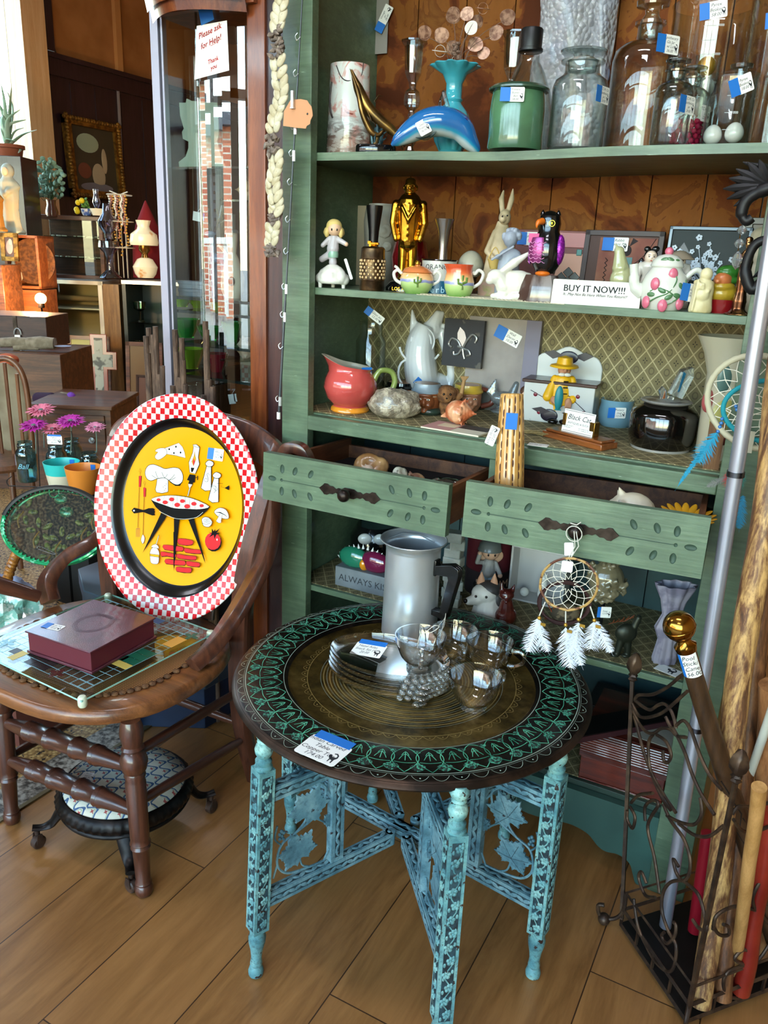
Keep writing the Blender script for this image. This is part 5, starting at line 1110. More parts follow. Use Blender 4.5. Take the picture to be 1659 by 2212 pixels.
# red glass vase, gold statuette on black base
P=sp2(882,.24);k=pxm(P);H=hh(P,500);b=B();b.shell([(22*k,0),(24*k,.004),(36*k,H*.3),(40*k,H*.55),(34*k,H*.82),(16*k,H*.95),(18*k,H)],.003,seg=48);o=obj('red_vase',b,mt('red_glass','#6E0A12',.1,coat=.8,sp=.8),None,loc=P);tag(o,'round deep red glass vase behind the gold statuette','vase')
P=sp2(876,.13);k=pxm(P);H=hh(P,388);t=T('gold_statuette','shiny gold statuette of a man in a suit on a black base','statuette',P,FACE-.1)
b=B();bz=.0;b.lathe([(44*k,0),(44*k,.008),(40*k,.014),(36*k,.020),(30*k,.024),(0,.024)],seg=32,sy=.8);b.text('LOS A',.011,TR(-14*k,-36*k,.006)@RX(pi/2),1);obj('base',b,[BLKG,GOLD],t)
z0=.024;Hh=H-z0
b=B();S_=Hh
for s_ in(-1,1):
 cap(b,(s_*.050*S_,-.01*S_,z0+.03*S_),(s_*.045*S_,0,z0+.36*S_),.045*S_,.060*S_);b.ell((s_*.055*S_,-.05*S_,z0+.025*S_),(.04*S_,.075*S_,.028*S_));cap(b,(s_*.14*S_,0,z0+.76*S_),(s_*.165*S_,.0,z0+.58*S_),.045*S_,.04*S_);cap(b,(s_*.165*S_,0,z0+.58*S_),(s_*.13*S_,-.045*S_,z0+.44*S_),.038*S_,.032*S_);b.ell((s_*.125*S_,-.05*S_,z0+.42*S_),(.028*S_,.028*S_,.035*S_))
cap(b,(0,0,z0+.40*S_),(0,0,z0+.76*S_),.105*S_,.125*S_);b.ell((0,0,z0+.73*S_),(.155*S_,.095*S_,.06*S_));cap(b,(0,0,z0+.80*S_),(0,0,z0+.86*S_),.05*S_,.045*S_)
b.ell((0,-.005*S_,z0+.925*S_),(.062*S_,.07*S_,.085*S_));b.ell((0,-.075*S_,z0+.915*S_),(.012*S_,.016*S_,.02*S_))
for s_ in(-1,1):b.ell((s_*.065*S_,0,z0+.92*S_),(.014*S_,.02*S_,.028*S_))
b.ell((0,.005*S_,z0+.985*S_),(.055*S_,.06*S_,.035*S_))
for i in range(5):b.ell((0,-.115*S_,z0+(.46+.06*i)*S_),(.008*S_,.012*S_,.008*S_))
cap(b,(-.07*S_,-.11*S_,z0+.73*S_),(0,-.125*S_,z0+.6*S_),.012*S_);cap(b,(.07*S_,-.11*S_,z0+.73*S_),(0,-.125*S_,z0+.6*S_),.012*S_)
blob('figure',b,GOLD,t,.0016,2)
b=B()
for s_ in(-1,1):b.tube([(s_*.026*S_+.018*S_*cos(a),-.075*S_,z0+.935*S_+.014*S_*sin(a))for a in[2*pi*i/12 for i in range(12)]],.003*S_,6,cyc=True)
b.tube([(-.008*S_,-.077*S_,z0+.937*S_),(.008*S_,-.077*S_,z0+.937*S_)],.003*S_,6);obj('spectacles',b,GOLD,t)
# cactus painted sugar bowl and creamer
def cactus_mat(h):
 m=mt('cactus_glaze','#C8B27A',.15,coat=.6);g=NT(m);tc=g.n('TexCoord');sx=g.n('SeparateXYZ');g.l(tc,sx,3)
 zz=g.math('ADD',g.math('MULTIPLY',sx.outputs[2],1/.062),g.math('MULTIPLY',g.math('SUBTRACT',g.noise(g.pos((1,1,.3)),45,3),.5),.14))
 g.col(g.ramp(zz,[(0,'#6E9A4A'),(.28,'#A9C47A'),(.40,'#B9C98A'),(.42,'#7E86B8'),(.50,'#9A9CC0'),(.52,'#E8C08A'),(.70,'#E2A46A'),(.82,'#D9683A'),(.95,'#C24A26')]));return m
CACT=cactus_mat(.06);CGRN=mt('painted_cactus','#5E7A34',.3);GRIM=mt('gilt_rim','#B8862E',.2,me=.9)
def cactus(b,x,z,s,r,k):
 Y_=lambda x_,z_:-r(z_)*cos(x_/r(z_))-.0004
 for q in([(0,0),(0,1)],[(0,.35),(-.3,.45),(-.32,.75)],[(0,.45),(.28,.55),(.3,.85)]):b.tube([(r(z)*sin((x+u*s)/r(z)),-r(z+v*s)*cos((x+u*s)/r(z)),z+v*s)for u,v in q],s*.10,6,flat=1)
P=sp2(899,.052);k=pxm(P);H=hh(P,566)
sug=[(24*k,0),(26*k,.003),(34*k,H*.22),(37*k,H*.40),(35*k,H*.55),(31*k,H*.66)]
t=T('sugar_bowl','lidded two handled sugar bowl painted with a desert cactus','sugar bowl',P,FACE)
b=B();b.shell(sug,.002,seg=40);obj('bowl',b,CACT,t)
b=B();b.lathe([(32*k,H*.66),(33*k,H*.68),(28*k,H*.78),(16*k,H*.86),(6*k,H*.89),(5*k,H*.92),(0,H*.92)],seg=40);obj('lid',b,mt('orange_glaze','#D27A45',.15,coat=.6),t)
b=B();b.ell((0,0,H*.955),6.5*k);b.tube([(32*k*cos(a),32*k*sin(a),H*.67)for a in[2*pi*i/32 for i in range(32)]],.0008,5,cyc=True);obj('finial',b,GRIM,t)
for s_ in(-1,1):
 b=B();b.tube(bez([(s_*33*k,0,H*.30),(s_*46*k,0,H*.42),(s_*50*k,0,H*.62),(s_*42*k,0,H*.72),(s_*33*k,0,H*.62),(s_*44*k,0,H*.80),(s_*50*k,0,H*.84)],5),[.0036]*20+[.003]*10+[.001],8);obj('handle',b,PORC,t)
b=B();cactus(b,0,H*.22,H*.34,lambda z:37.5*k-abs(z-H*.4)*.15,k);obj('painted_cactus',b,CGRN,t)
P=sp2(990,.05);k=pxm(P);H=hh(P,571)
t=T('creamer','small creamer jug painted with a green desert cactus','creamer',P,FACE)
b=B();b.shell([(24*k,0),(26*k,.003),(31*k,H*.25),(32*k,H*.45),(26*k,H*.75),(27*k,H*.93),(28*k,H)],.002,seg=40,fn=lambda a,z:1+(.28*max(0,cos(a-pi))**6*(z/H)**3));obj('bowl',b,CACT,t)
b=B();b.tube(bez([(30*k,0,H*.30),(44*k,0,H*.45),(50*k,0,H*.72),(40*k,0,H*.84),(32*k,0,H*.72),(28*k,0,H*.80)],5),.0036,8);obj('handle',b,PORC,t)
b=B();cactus(b,4*k,H*.22,H*.45,lambda z:32.5*k-abs(z-H*.4)*.25,k);obj('painted_cactus',b,CGRN,t)
# orange mug holding a steel bud vase
P=sp2(945,.11);k=pxm(P);H=hh(P,562);t=T('orange_mug','enamel mug lettered ORANGE holding a steel bud vase','mug',P,FACE-.1)
b=B();b.shell([(36*k,0),(37*k,.002),(37*k,H)],.002,seg=40)
for i,c_ in enumerate('ORANGE'):b.text(c_,.0145,RZ((i-2.5)*.27)@TR(0,-37.6*k,H*.80)@RX(pi/2),1)
for i,c_ in enumerate('herbe'):b.text(c_,.020,RZ((i-2.0)*.30)@TR(0,-38*k,H*.13)@RX(pi/2),2)
obj('body',b,[mt('enamel_white','#B9B9B2',.2,coat=.5),mt('dark_print','#141414',.4),mt('pale_blue_print','#9FC2D4',.4)],t)
b=B();b.lathe([(37.3*k,H*.02),(37.5*k,H*.02),(37.5*k,H*.40),(37.3*k,H*.40)],seg=40);obj('blue_band',b,mt('blue_band','#16506E',.3),t)
b=B();b.tube([(37.3*k*cos(a),37.3*k*sin(a),H)for a in[2*pi*i/32 for i in range(32)]],.0018,6,cyc=True);obj('rim',b,BLKG,t)
b=B();b.ell((26*k,-28*k,H*.45),(12*k,5*k,12*k));obj('orange_print',b,mt('orange_fruit','#C4601A',.4),t)
P=sp2(951,.12);k=pxm(P);H=hh(P,473);b=B();b.shell([(18*k,.004),(16*k,.02),(10*k,H*.45),(9*k,H*.62),(13*k,H*.85),(20*k,H*.98),(20.5*k,H)],.001,seg=40);o=obj('steel_vase',b,mt('brushed_steel','#9A9690',.25,me=1),None,loc=P);tag(o,'slim brushed steel bud vase rising out of the orange mug','vase')
# stone egg
P=sp2(1012,.20);k=pxm(P);H=hh(P,541);zb=.035;b=B();b.lathe([(28*k*sin(pi*j/18)*(1+.12*cos(pi*j/18)),zb+(H-zb)/2-(H-zb)/2*cos(pi*j/18))for j in range(19)],seg=32);t=T('stone_egg','pale marbled stone egg on a small stand behind the creamer','egg',P);obj('egg',b,mt('marble_egg','#B7AE9A',.3,n=(14,'#8E8870',.45,.6)),t);b=B();b.lathe([(20*k,0),(12*k,.01),(14*k,.035),(18*k,.045)]);obj('stand',b,mt('dark_wood','#3A2416',.4),t)
# tall standing rabbit figure with basket
P=sp2(1072,.16);k=pxm(P);H=hh(P,406);t=T('standing_rabbit','tall slim standing rabbit figure with upright ears holding a basket','figurine',P,FACE-.15)
RBT=mt('rabbit_paint','#C2AD8C',.6,n=(16,'#9C8A6A'))
b=B();b.lathe([(40*k,0),(40*k,H*.05),(34*k,H*.2),(26*k,H*.45),(16*k,H*.62),(11*k,H*.70),(0,H*.71)],sy=.7,seg=24)
for s_ in(-1,1):cap(b,(s_*14*k,-4*k,H*.60),(s_*28*k,-14*k,H*.42),6*k,6*k);cap(b,(s_*28*k,-14*k,H*.42),(s_*8*k,-28*k,H*.34),6*k,5*k)
blob('body',b,RBT,t,.0022)
b=B();b.ell((4*k,-4*k,H*.735),(13*k,15*k,16*k));b.ell((0,-16*k,H*.72),(8*k,9*k,8*k));cap(b,(-2*k,0,H*.78),(-6*k,2*k,H*.90),5*k,6*k);cap(b,(-6*k,2*k,H*.90),(-3*k,2*k,H*.975),6*k,2*k);cap(b,(9*k,0,H*.78),(15*k,2*k,H*.90),5*k,6*k);cap(b,(15*k,2*k,H*.90),(16*k,2*k,H*.99),6*k,2*k);blob('head',b,RBT,t,.0016)
b=B();b.ell((-1*k,-24*k,H*.74),1.8*k);b.ell((9*k,-18*k,H*.75),1.8*k);obj('eye',b,EYE,t)
b=B();b.lathe([(8*k,H*.26),(14*k,H*.34),(15*k,H*.35)],(-10*k,-30*k,0),20);b.tube(bez([(-24*k,-30*k,H*.34),(-10*k,-30*k,H*.46),(4*k,-30*k,H*.34)],8),.0014,6);obj('basket',b,mt('straw','#B79A54',.7),t)
b=B();b.lathe([(41*k,.0),(41.5*k,H*.10),(36*k,H*.16)],sy=.72,seg=24);obj('painted_hem',b,mt('pink_green_hem','#A88A7A',.6,n=(25,'#7E8E4C',.45,.55)),t)
# grey cherub playing a flute
P=sp2(1092,.10);k=pxm(P);H=hh(P,484);t=T('cherub_bust','grey cherub figure playing a flute behind the white rabbit','figurine',P,FACE-.2);CHB=mt('cherub_grey','#9AA0AC',.5,n=(20,'#868C98'))
b=B();b.lathe([(26*k,0),(26*k,H*.2),(22*k,H*.5),(20*k,H*.6)],seg=20,sy=.8);b.ell((2*k,0,H*.58),(24*k,16*k,16*k));b.ell((0,-4*k,H*.80),(15*k,15*k,17*k));b.ell((-3*k,-18*k,H*.79),3*k)
random.seed(8)
for i in range(24):a=random.uniform(-.3,pi+.3);b.ell((2*k+16*k*cos(a),random.uniform(-6,10)*k,H*.84+13*k*sin(a)),5.5*k)
cap(b,(20*k,-8*k,H*.56),(4*k,-24*k,H*.50),7*k,5*k);cap(b,(-18*k,-8*k,H*.56),(-24*k,-24*k,H*.56),7*k,5*k);cap(b,(-34*k,-28*k,H*.52),(8*k,-24*k,H*.70),3*k,3*k);blob('figure',b,CHB,t,.0018)
# white ceramic rabbit
P=sp2(1098,.058);k=pxm(P);H=hh(P,545);t=T('white_rabbit','crouching white ceramic rabbit with ears laid back','figurine',P,FACE-.15)
b=B();b.ell((16*k,2*k,30*k),(38*k,24*k,32*k));b.ell((34*k,4*k,28*k),(24*k,24*k,30*k));cap(b,(-12*k,-2*k,26*k),(-24*k,-4*k,46*k),18*k,15*k);b.ell((-30*k,-6*k,46*k),(20*k,14*k,16*k));b.ell((-42*k,-8*k,38*k),(10*k,9*k,9*k))
for y in(-6,6):cap(b,(-20*k,y*k,56*k),(6*k,y*k+2*k,76*k),7*k,10*k);cap(b,(6*k,y*k+2*k,76*k),(34*k,y*k+3*k,96*k),10*k,4*k)
cap(b,(-34*k,-12*k,6*k),(-10*k,-12*k,9*k),6*k,8*k);cap(b,(10*k,-20*k,7*k),(36*k,-16*k,9*k),7*k,10*k);b.lathe([(44*k,0),(44*k,3*k),(30*k,8*k)],(6*k,0,0),24,sy=.55);blob('body',b,mt('white_ceramic','#D3CFC2',.25,coat=.4),t,.0018,3)
# purple bird on an agate block
P=sp2(1165,.062);k=pxm(P);H0=hh(P,594);b=B();b.lathe([(48*k,0),(49*k,.003),(42*k,H0*.6),(34*k,H0)],seg=6,sy=.75)
o=obj('stone_block',b,mt('petrified_stone','#4A352E',.15,coat=.7,n=(18,'#8E8480',.48,.6),st=(1,1,.35)),None,loc=P,rz=.4);tag(o,'polished tapering brown stone block under the purple bird','stone')
P2=V((P.x+.006,P.y,S2+H0));H=zrow(P,455)-S2-H0;t=T('purple_bird','black penguin shaped bird ornament with purple glitter wings','ornament',P2,FACE-.25)
b=B();b.lathe([(0,.0),(18*k,.004),(28*k,H*.15),(32*k,H*.35),(28*k,H*.58),(22*k,H*.68),(24*k,H*.80),(21*k,H*.92),(10*k,H*.985),(0,H)],seg=28)
for s_ in(-1,1):b.lathe([(6*k,0),(4*k,6*k),(0,11*k)],(s_*16*k,0,H*.93),10)
b.tube([(12*k,20*k,.02),(16*k,40*k,.004)],[12*k,3*k],10);obj('body',b,BLKG,t)
b=B();b.tube(bez([(-14*k,-20*k,H*.83),(-22*k,-32*k,H*.80),(-24*k,-34*k,H*.72)],4),[7*k,7*k,6*k,6*k,5*k,4*k,3*k,2*k,.5*k],10);b.ell((-4*k,-16*k,3*k),(16*k,14*k,6*k));obj('beak',b,mt('orange_paint','#D2691A',.35),t)
GLT=mt('purple_glitter','#7A1A86',.3,me=.4,n=(300,'#C23CC8',.5,.6));PUR=mt('purple_foil','#8E3A72',.25,me=.5)
b=B();b.lathe([(0,.02),(20*k,H*.2),(25*k,H*.38),(20*k,H*.58),(0,H*.62)],(-14*k,-10*k,0),20,sy=.9);obj('chest',b,PUR,t)
for r_ in range(6):
 pass
b=B()
for r_ in range(6):
 for c_ in range(5):a=-1.0+c_*.5+.25*(r_%2);zz=H*(.22+.06*r_);rr=25.5*k*(1-.3*abs(zz/H-.4));b.tube([(-14*k+rr*sin(a+u),-10*k-rr*.9*cos(a+u),zz-.004*cos(u*6))for u in(-.22,-.1,0,.1,.22)],.0006,4)
obj('scale_line',b,mt('pink_line','#E09AC8',.3),t)
for c_,r_ in(((26*k,-6*k,H*.40),(11*k,17*k,H*.24)),((-34*k,6*k,H*.36),(6*k,14*k,H*.2))):b=B();b.ell(c_,r_);obj('wing',b,GLT,t)
b=B();b.rib([(6*k+6*k*cos(a),-25.5*k,H*.80+6*k*sin(a))for a in[2*pi*i/12 for i in range(12)]],.0012,(0,-1,0),cyc=True);b.ell((6*k,-24.5*k,H*.80),(2.5*k,1.5*k,3.5*k));obj('eye',b,mt('gold_green_eye','#B7B02E',.3,me=.5),t)
b=B();b.box((-22*k,-26*k,H*.57),(.022,.002,.018),T=RZ(-.3));obj('bow',b,mt('pink_satin','#C2447E',.3),t)
# pink plaque with little tiles
P=sp2(1180,.30);k=pxm(P);H=hh(P,497);t=T('pink_plaque','pink and tan wall plaque with dark diamond tiles behind the purple bird','plaque',P,FACE*.4);X=RX(-.10)
b=B();b.b2((-78*k,-.008,0),(78*k,.008,H),0,X);b.b2((-60*k,-.012,H*.75),(70*k,-.008,H*.97),1,X);b.b2((12*k,-.012,H*.14),(66*k,-.008,H*.66),2,X)
for i,(x,z)in enumerate(((26,.30),(40,.38),(40,.24),(54,.31))):b.box((0,0,0),(.018,.006,.018),3,X@TR(x*k,-.012,H*z)@RY(pi/4))
for x,z in((14,.60),(58,.68),(30,.10)):b.box((x*k,-.012,H*z),(.012,.006,.014),4,X)
obj('panel',b,[mt('plaque_pink','#7E4038',.5,n=(10,'#6A342E')),mt('plaque_rose','#B06A66',.4),mt('plaque_cream','#C28A72',.4),mt('plaque_dark','#1B1A1C',.3),mt('plaque_teal','#3E7A74',.4)],t,bev=.001)
price_tag(t,X@face_mat((-44*k,-.013,H*.86)),.030,.030,['Plaque','18.00'],'L',.022)
# BUY IT NOW card
P=sp2(1287,.030);P0_,P1_=atY(1190,655,.030),atY(1378,670,.030);k=pxm(P);w_=(P1_-P0_).length;H=zrow(V((P1_.x,.03,0)),613)-S2;cx_=(P0_.x+P1_.x)/2
t=T('shop_sign','white folded card reading BUY IT NOW on the second shelf edge','sign',(cx_,.034,S2),R(4))
b=B();X=RX(-.12);b.b2((-w_/2,-.0006,0),(w_/2,0,H),0,X);b.face([(w_/2,0,0),(w_/2+.0,.022,0),(w_/2,.0,H*.98)],2);b.b2((-w_/2,.021,0),(w_/2,.022,H*.95),0,TR(0,.0,0)@RX(.18)@TR(0,0,0))
def boldt(b,s,size,X,mi,sh=0):
 for dx in(0,size*.018,-size*.018):b.text(s,size,X@TR(dx,0,0),mi,shear=sh)
boldt(b,'BUY IT NOW!!!',.0185,X@TR(-.004,-.0008,H*.66)@RX(pi/2),1);boldt(b,'It...May Not Be Here When You Return!!',.0076,X@TR(-.002,-.0008,H*.42)@RX(pi/2),1,.35)
obj('card',b,[mt('sign_card','#D9D6CB',.6),INK,mt('card_edge','#6E5A44',.7)],t,flat=True)
# framed fabric picture
def framed(name,lab,px0,px1,top,Y,fw,fmat,pmats,fn,lean=.12,az=0,cat='picture',row=None,zb=S2,th=.012):
 P0_=atY(px0,640,Y);P1_=atY(px1,640,Y);cx_=(P0_.x+P1_.x)/2;w_=(P1_.x-P0_.x)/cos(az);P=V((cx_,Y,0));H=zrow(P,top)-zb
 t=T(name,lab,cat,(cx_,Y,zb),az);X=RX(-lean);b=B()
 for c_,d_ in(((0,0,fw/2),(w_,th,fw)),((0,0,H-fw/2),(w_,th,fw)),((-w_/2+fw/2,0,H/2),(fw,th,H)),((w_/2-fw/2,0,H/2),(fw,th,H))):b.box(c_,d_,0,X)
 obj('frame',b,fmat,t,bev=.0012)
 b=B();b.b2((-w_/2+fw*.9,-th*.1,fw*.9),(w_/2-fw*.9,th*.3,H-fw*.9),0,X);fn(b,w_,H,X,-th*.1-.0004);obj('picture',b,pmats,t,flat=True);return t,X,w_,H
def fab(b,w_,H,X,y):
 b.b2((-w_*.30,y-.001,H*.05),(w_*.42,y,H*.90),1,X)
 for i in range(14):b.tube([X@V((-w_*.20+(.006 if i%2 else 0),y-.002,H*(.12+.035*i))),X@V((-w_*.20+(0 if i%2 else .006),y-.002,H*(.155+.035*i)))],.0008,4,2)
 b.ell(X@V((w_*.06,y-.002,H*.72)),(.010,.002,.012),2)
 for s_ in(-1,1):b.prism([(w_*.06+s_*.004,H*.78),(w_*.06+s_*.022,H*.86),(w_*.06+s_*.010,H*.90)],-.002,0,2,X@TR(0,y-.002,0)@UPF)
 b.box((w_*.08,y-.002,H*.50),(.022,.002,.040),3,X);b.tube([X@V((w_*(.1+.3*u),y-.002,H*(.52+.38*u*u)))for u in(0,.25,.5,.75,1)],.0007,4,2)
t,X,w_,H=framed('fabric_picture','framed stitched fabric rabbit picture with a taped tag',1247,1416,497,.30,.012,mt('grey_frame','#4A3C3A',.5),[mt('fabric_grey','#5E4A46',.9),mt('fabric_rose','#9A6A56',.9,n=(9,'#7E4A42')),mt('thread_dark','#2E2426',.8),mt('patch','#6A8A8A',.9)],fab)
price_tag(t,X@face_mat((-.005,-.011,H*.80)),.036,.030,['Rabbit','Fabric Pic','24.00'],'L',.026)
# celadon bird
CEL=mt('celadon','#A7A67C',.18,coat=.6)
P=sp2(1334,.11);k=pxm(P);H=hh(P,525);t=T('celadon_bird','pale celadon glazed bird looking up beside the fabric picture','figurine',P,FACE-.2)
b=B();b.lathe([(14*k,0),(17*k,.004),(9*k,.012),(8*k,.016)],(0,0,0),16,sy=.8);b.ell((2*k,0,H*.42),(26*k,20*k,28*k));cap(b,(-4*k,0,H*.6),(-10*k,0,H*.84),18*k,11*k);b.ell((-11*k,0,H*.87),(11*k,10*k,10*k));cap(b,(-16*k,-2*k,H*.92),(-20*k,-2*k,H*.98),4*k,1.5*k);cap(b,(16*k,0,H*.3),(40*k,2*k,H*.08),14*k,4*k);blob('body',b,CEL,t,.0018)
# figurine of a lady with hair buns, and a man in a hat
def asian(px,Y,top,lab,hat):
 P=sp2(px,Y);k=pxm(P);H=hh(P,top);t=T('porcelain_figurine',lab,'figurine',P,FACE-.2);hz=H-(30 if hat else 24)*k
 b=B();b.lathe([(30*k,0),(32*k,.01),(22*k,H*.35),(16*k,H*.5),(22*k,H*.66),(20*k,H*.72),(8*k,H*.76),(7*k,H*.80)],seg=24,sy=.75);cap(b,(-18*k,0,H*.68),(-26*k,-16*k,H*.45),7*k,7*k);cap(b,(18*k,0,H*.68),(22*k,-18*k,H*.5),7*k,6*k);blob('body',b,mt('robe_white','#C9C0B4',.3,coat=.4),t,.0018)
 b=B();b.ell((0,-2*k,hz),(13*k,13*k,15*k),su=24,sv=16);b.ell((0,-15*k,hz-1*k),(1.6*k,2*k,2.5*k));obj('head',b,mt('porcelain_skin','#D9C2AC',.25,coat=.4),t)
 b=B()
 for s_ in(-1,1):b.ell((s_*5*k,-14.2*k,hz+2*k),(2.2*k,.9*k,1*k));b.ell((s_*5*k,-13.6*k,hz+5.5*k),(3*k,.8*k,.5*k))
 obj('eye',b,EYE,t);b=B();b.ell((0,-14.8*k,hz-6*k),(2.4*k,.9*k,1*k));obj('lips',b,mt('lips_red','#A8322C',.3),t)
 b=B()
 if hat:b.lathe([(30*k,hz+4*k),(31*k,hz+5*k),(20*k,hz+15*k),(10*k,hz+21*k),(0,hz+23*k)],seg=32);obj('hat',b,mt('hat_tan','#8E7E6A',.5),t)
 else:
  b.ell((0,3*k,hz+4*k),(14.5*k,12*k,14*k));b.ell((-9*k,0,hz+17*k),(7*k,6*k,6*k));b.ell((8*k,0,hz+18*k),(8*k,6*k,6*k));b.ell((-18*k,4*k,hz-10*k),(6*k,5*k,9*k));obj('hair',b,BLKG,t)
  b=B()
  for i in range(10):a=-.9+i*.2;b.ell((15*k*sin(a),-16*k*cos(a)+2*k,H*.70-4*k*cos(a)),2*k)
  obj('necklace',b,mt('brown_beads','#5A2E22',.4),t)
 return t
asian(1391,.15,531,'porcelain lady figurine with black hair buns left of the rose teapot',False);asian(1452,.16,533,'porcelain figurine in a wide tan hat behind the rose teapot',True)
# rose teapot
P=sp2(1428,.062);k=pxm(P);H=hh(P,535);t=T('rose_teapot','white teapot with raised pink roses and green leaves','teapot',P,FACE-.1)
b=B();b.shell([(36*k,0),(40*k,.004),(50*k,H*.22),(51*k,H*.36),(42*k,H*.55),(32*k,H*.66),(30*k,H*.70)],.003,seg=48)
b.tube(bez([(-44*k,0,H*.25),(-62*k,0,H*.38),(-66*k,0,H*.55),(-70*k,0,H*.72)],5),[14*k]*5+[11*k]*5+[9*k]*6,14);b.tube(bez([(40*k,0,H*.52),(60*k,0,H*.66),(74*k,0,H*.60),(74*k,0,H*.42),(52*k,0,H*.20)],6),6*k,10);obj('body',b,mt('teapot_white','#CFCFC4',.2,coat=.5),t)
b=B();b.lathe([(33*k,H*.69),(34*k,H*.71),(30*k,H*.80),(20*k,H*.87),(6*k,H*.90),(0,H*.90)],seg=40);obj('lid',b,_mc['teapot_white'],t)
PK=mt('rose_pink','#C9647A',.3,coat=.3);LF=mt('leaf_green','#4A7048',.35,coat=.3)
b=B();b.ell((0,0,H*.94),(9*k,9*k,9*k));
def onpot(u,v):r=(50 if v<.45 else 50-62*(v-.45)*1.4)*k;return(r*sin(u),-r*cos(u),H*v)
for u,v in((-.62,.42),(.15,.58),(-.95,.12),(.55,.12),(-.2,.08)):x,y,z=onpot(u,v);b.ell((x,y,z),(10*k,5*k,13*k),rot=M.Rotation(u,3,'Z'));b.ell((x,y*1.03,z),(5*k,4*k,9*k))
obj('rose',b,PK,t)
b=B()
for q in([(-.9,.1),(-.5,.2),(0,.3),(.3,.5),(.1,.62)],[(-.3,.05),(.2,.15),(.7,.3),(.9,.5)],[(-.8,.3),(-.4,.36),(.1,.28),(.6,.14)]):b.tube(bez([onpot(u,v)for u,v in q],5),.0014,6)
for u,v,a in((-.3,.32,.4),(.0,.22,-.5),(.5,.4,.8),(-.75,.25,0),(.35,.25,.2),(.0,.80,.5),(-.5,.8,-.4),(.6,.78,.4)):
 x,y,z=onpot(u,v)if v<.7 else(28*k*sin(u),-28*k*cos(u),H*v);b.ell((x,y,z),(9*k,2.5*k,5*k),rot=M.Rotation(u,3,'Z')@M.Rotation(a,3,'Y'))
obj('leaf',b,LF,t);price_tag(t,face_mat((50*k,-32*k,H*.30),.6,0,-.1),.022,.034,['Rose','pot','28.00'],'L',.022)
# black framed picture with white blossom in front
def blos(b,w_,H,X,y):
 b.prism([(-w_*.42,H*.12),(-w_*.1,H*.5),(-w_*.3,H*.8),(-w_*.42,H*.6)],-.0004,0,1,X@TR(0,y,0)@UPF)
 random.seed(4)
 for i in range(46):
  x,z=random.gauss(-.004,.026),H*.5+random.gauss(0,.024);r=random.uniform(.0045,.0075)
  for j in range(5):a=j*2*pi/5+i;b.ell(X@V((x+r*.6*cos(a),y-.003-.0003*(i%7),z+r*.6*sin(a))),(r*.45,.0012,r*.45),2,su=6,sv=4)
 for i in range(9):a=i*.7;b.tube([X@V((0,y-.002,H*.3)),X@V((.035*cos(a),y-.004,H*.55+.035*sin(a)))],.0008,4,2)
framed('blossom_picture','black framed shadow picture with a spray of white blossoms',1425,1602,489,.30,.008,BLKG,[mt('picture_dark','#1C2424',.4,sp=.2),mt('picture_shade','#3A3436',.3),mt('blossom_white','#D0D8E4',.5)],blos,.08)
# cream monk, green and gold toby head, bronze figure, white bust
CRM=mt('cream_resin','#D2C69C',.45,n=(18,'#B9A97C'))
P=sp2(1511,.048);k=pxm(P);H=hh(P,580);t=T('cream_monk','small cream carved monk figure holding a staff','figurine',P,FACE-.1)
b=B();b.lathe([(24*k,0),(25*k,.006),(22*k,H*.3),(23*k,H*.55),(18*k,H*.72),(9*k,H*.78)],sy=.7,seg=20);b.ell((-2*k,-10*k,H*.42),(15*k,10*k,17*k));b.ell((2*k,-2*k,H*.87),(13*k,12*k,14*k));b.ell((2*k,-1*k,H*.94),(11*k,10*k,7*k));cap(b,(16*k,0,H*.66),(6*k,-16*k,H*.5),6*k,5*k);cap(b,(-16*k,0,H*.68),(-10*k,-17*k,H*.62),6*k,5*k)
for i in range(4):cap(b,(-12*k,-18*k,H*(.66-.035*i)),(-4*k,-19*k,H*(.66-.035*i)),2*k)
for x in(-9,8):cap(b,(x*k,-10*k,4*k),(x*k,-4*k,20*k),7*k,8*k)
b.tube([(-20*k,-12*k,2*k),(-16*k,-14*k,H*.75)],3*k,8);blob('figure',b,CRM,t,.0016)
P=sp2(1556,.085);k=pxm(P);H=hh(P,572);t=T('toby_head','painted toby head jug in green hat and gold scarf','jug',P,FACE-.1)
b=B();b.lathe([(26*k,0),(28*k,.006),(30*k,H*.28)],seg=24);obj('base',b,mt('deep_red','#7A1216',.25,coat=.5),t)
b=B();b.ell((0,0,H*.40),(34*k,26*k,22*k));b.ell((-6*k,-8*k,H*.55),(26*k,20*k,12*k));blob('scarf',b,mt('gold_scarf','#A88A26',.3,coat=.4,n=(20,'#7E6416')),t,.002)
b=B();b.ell((-8*k,-8*k,H*.68),(20*k,18*k,17*k));b.ell((-22*k,-20*k,H*.66),(7*k,7*k,6*k));blob('face',b,mt('toby_skin','#B86A3A',.35,coat=.3),t,.002)
b=B();b.ell((4*k,2*k,H*.84),(26*k,22*k,16*k));b.ell((10*k,-2*k,H*.68),(22*k,20*k,9*k));blob('hat',b,mt('toby_green','#2F6A24',.3,coat=.5),t,.002)
P=sp2(1592,.042);k=pxm(P);H=hh(P,510);t=T('bronze_figure','tall slender bronze robed figurine near the right post','figurine',P,FACE-.1)
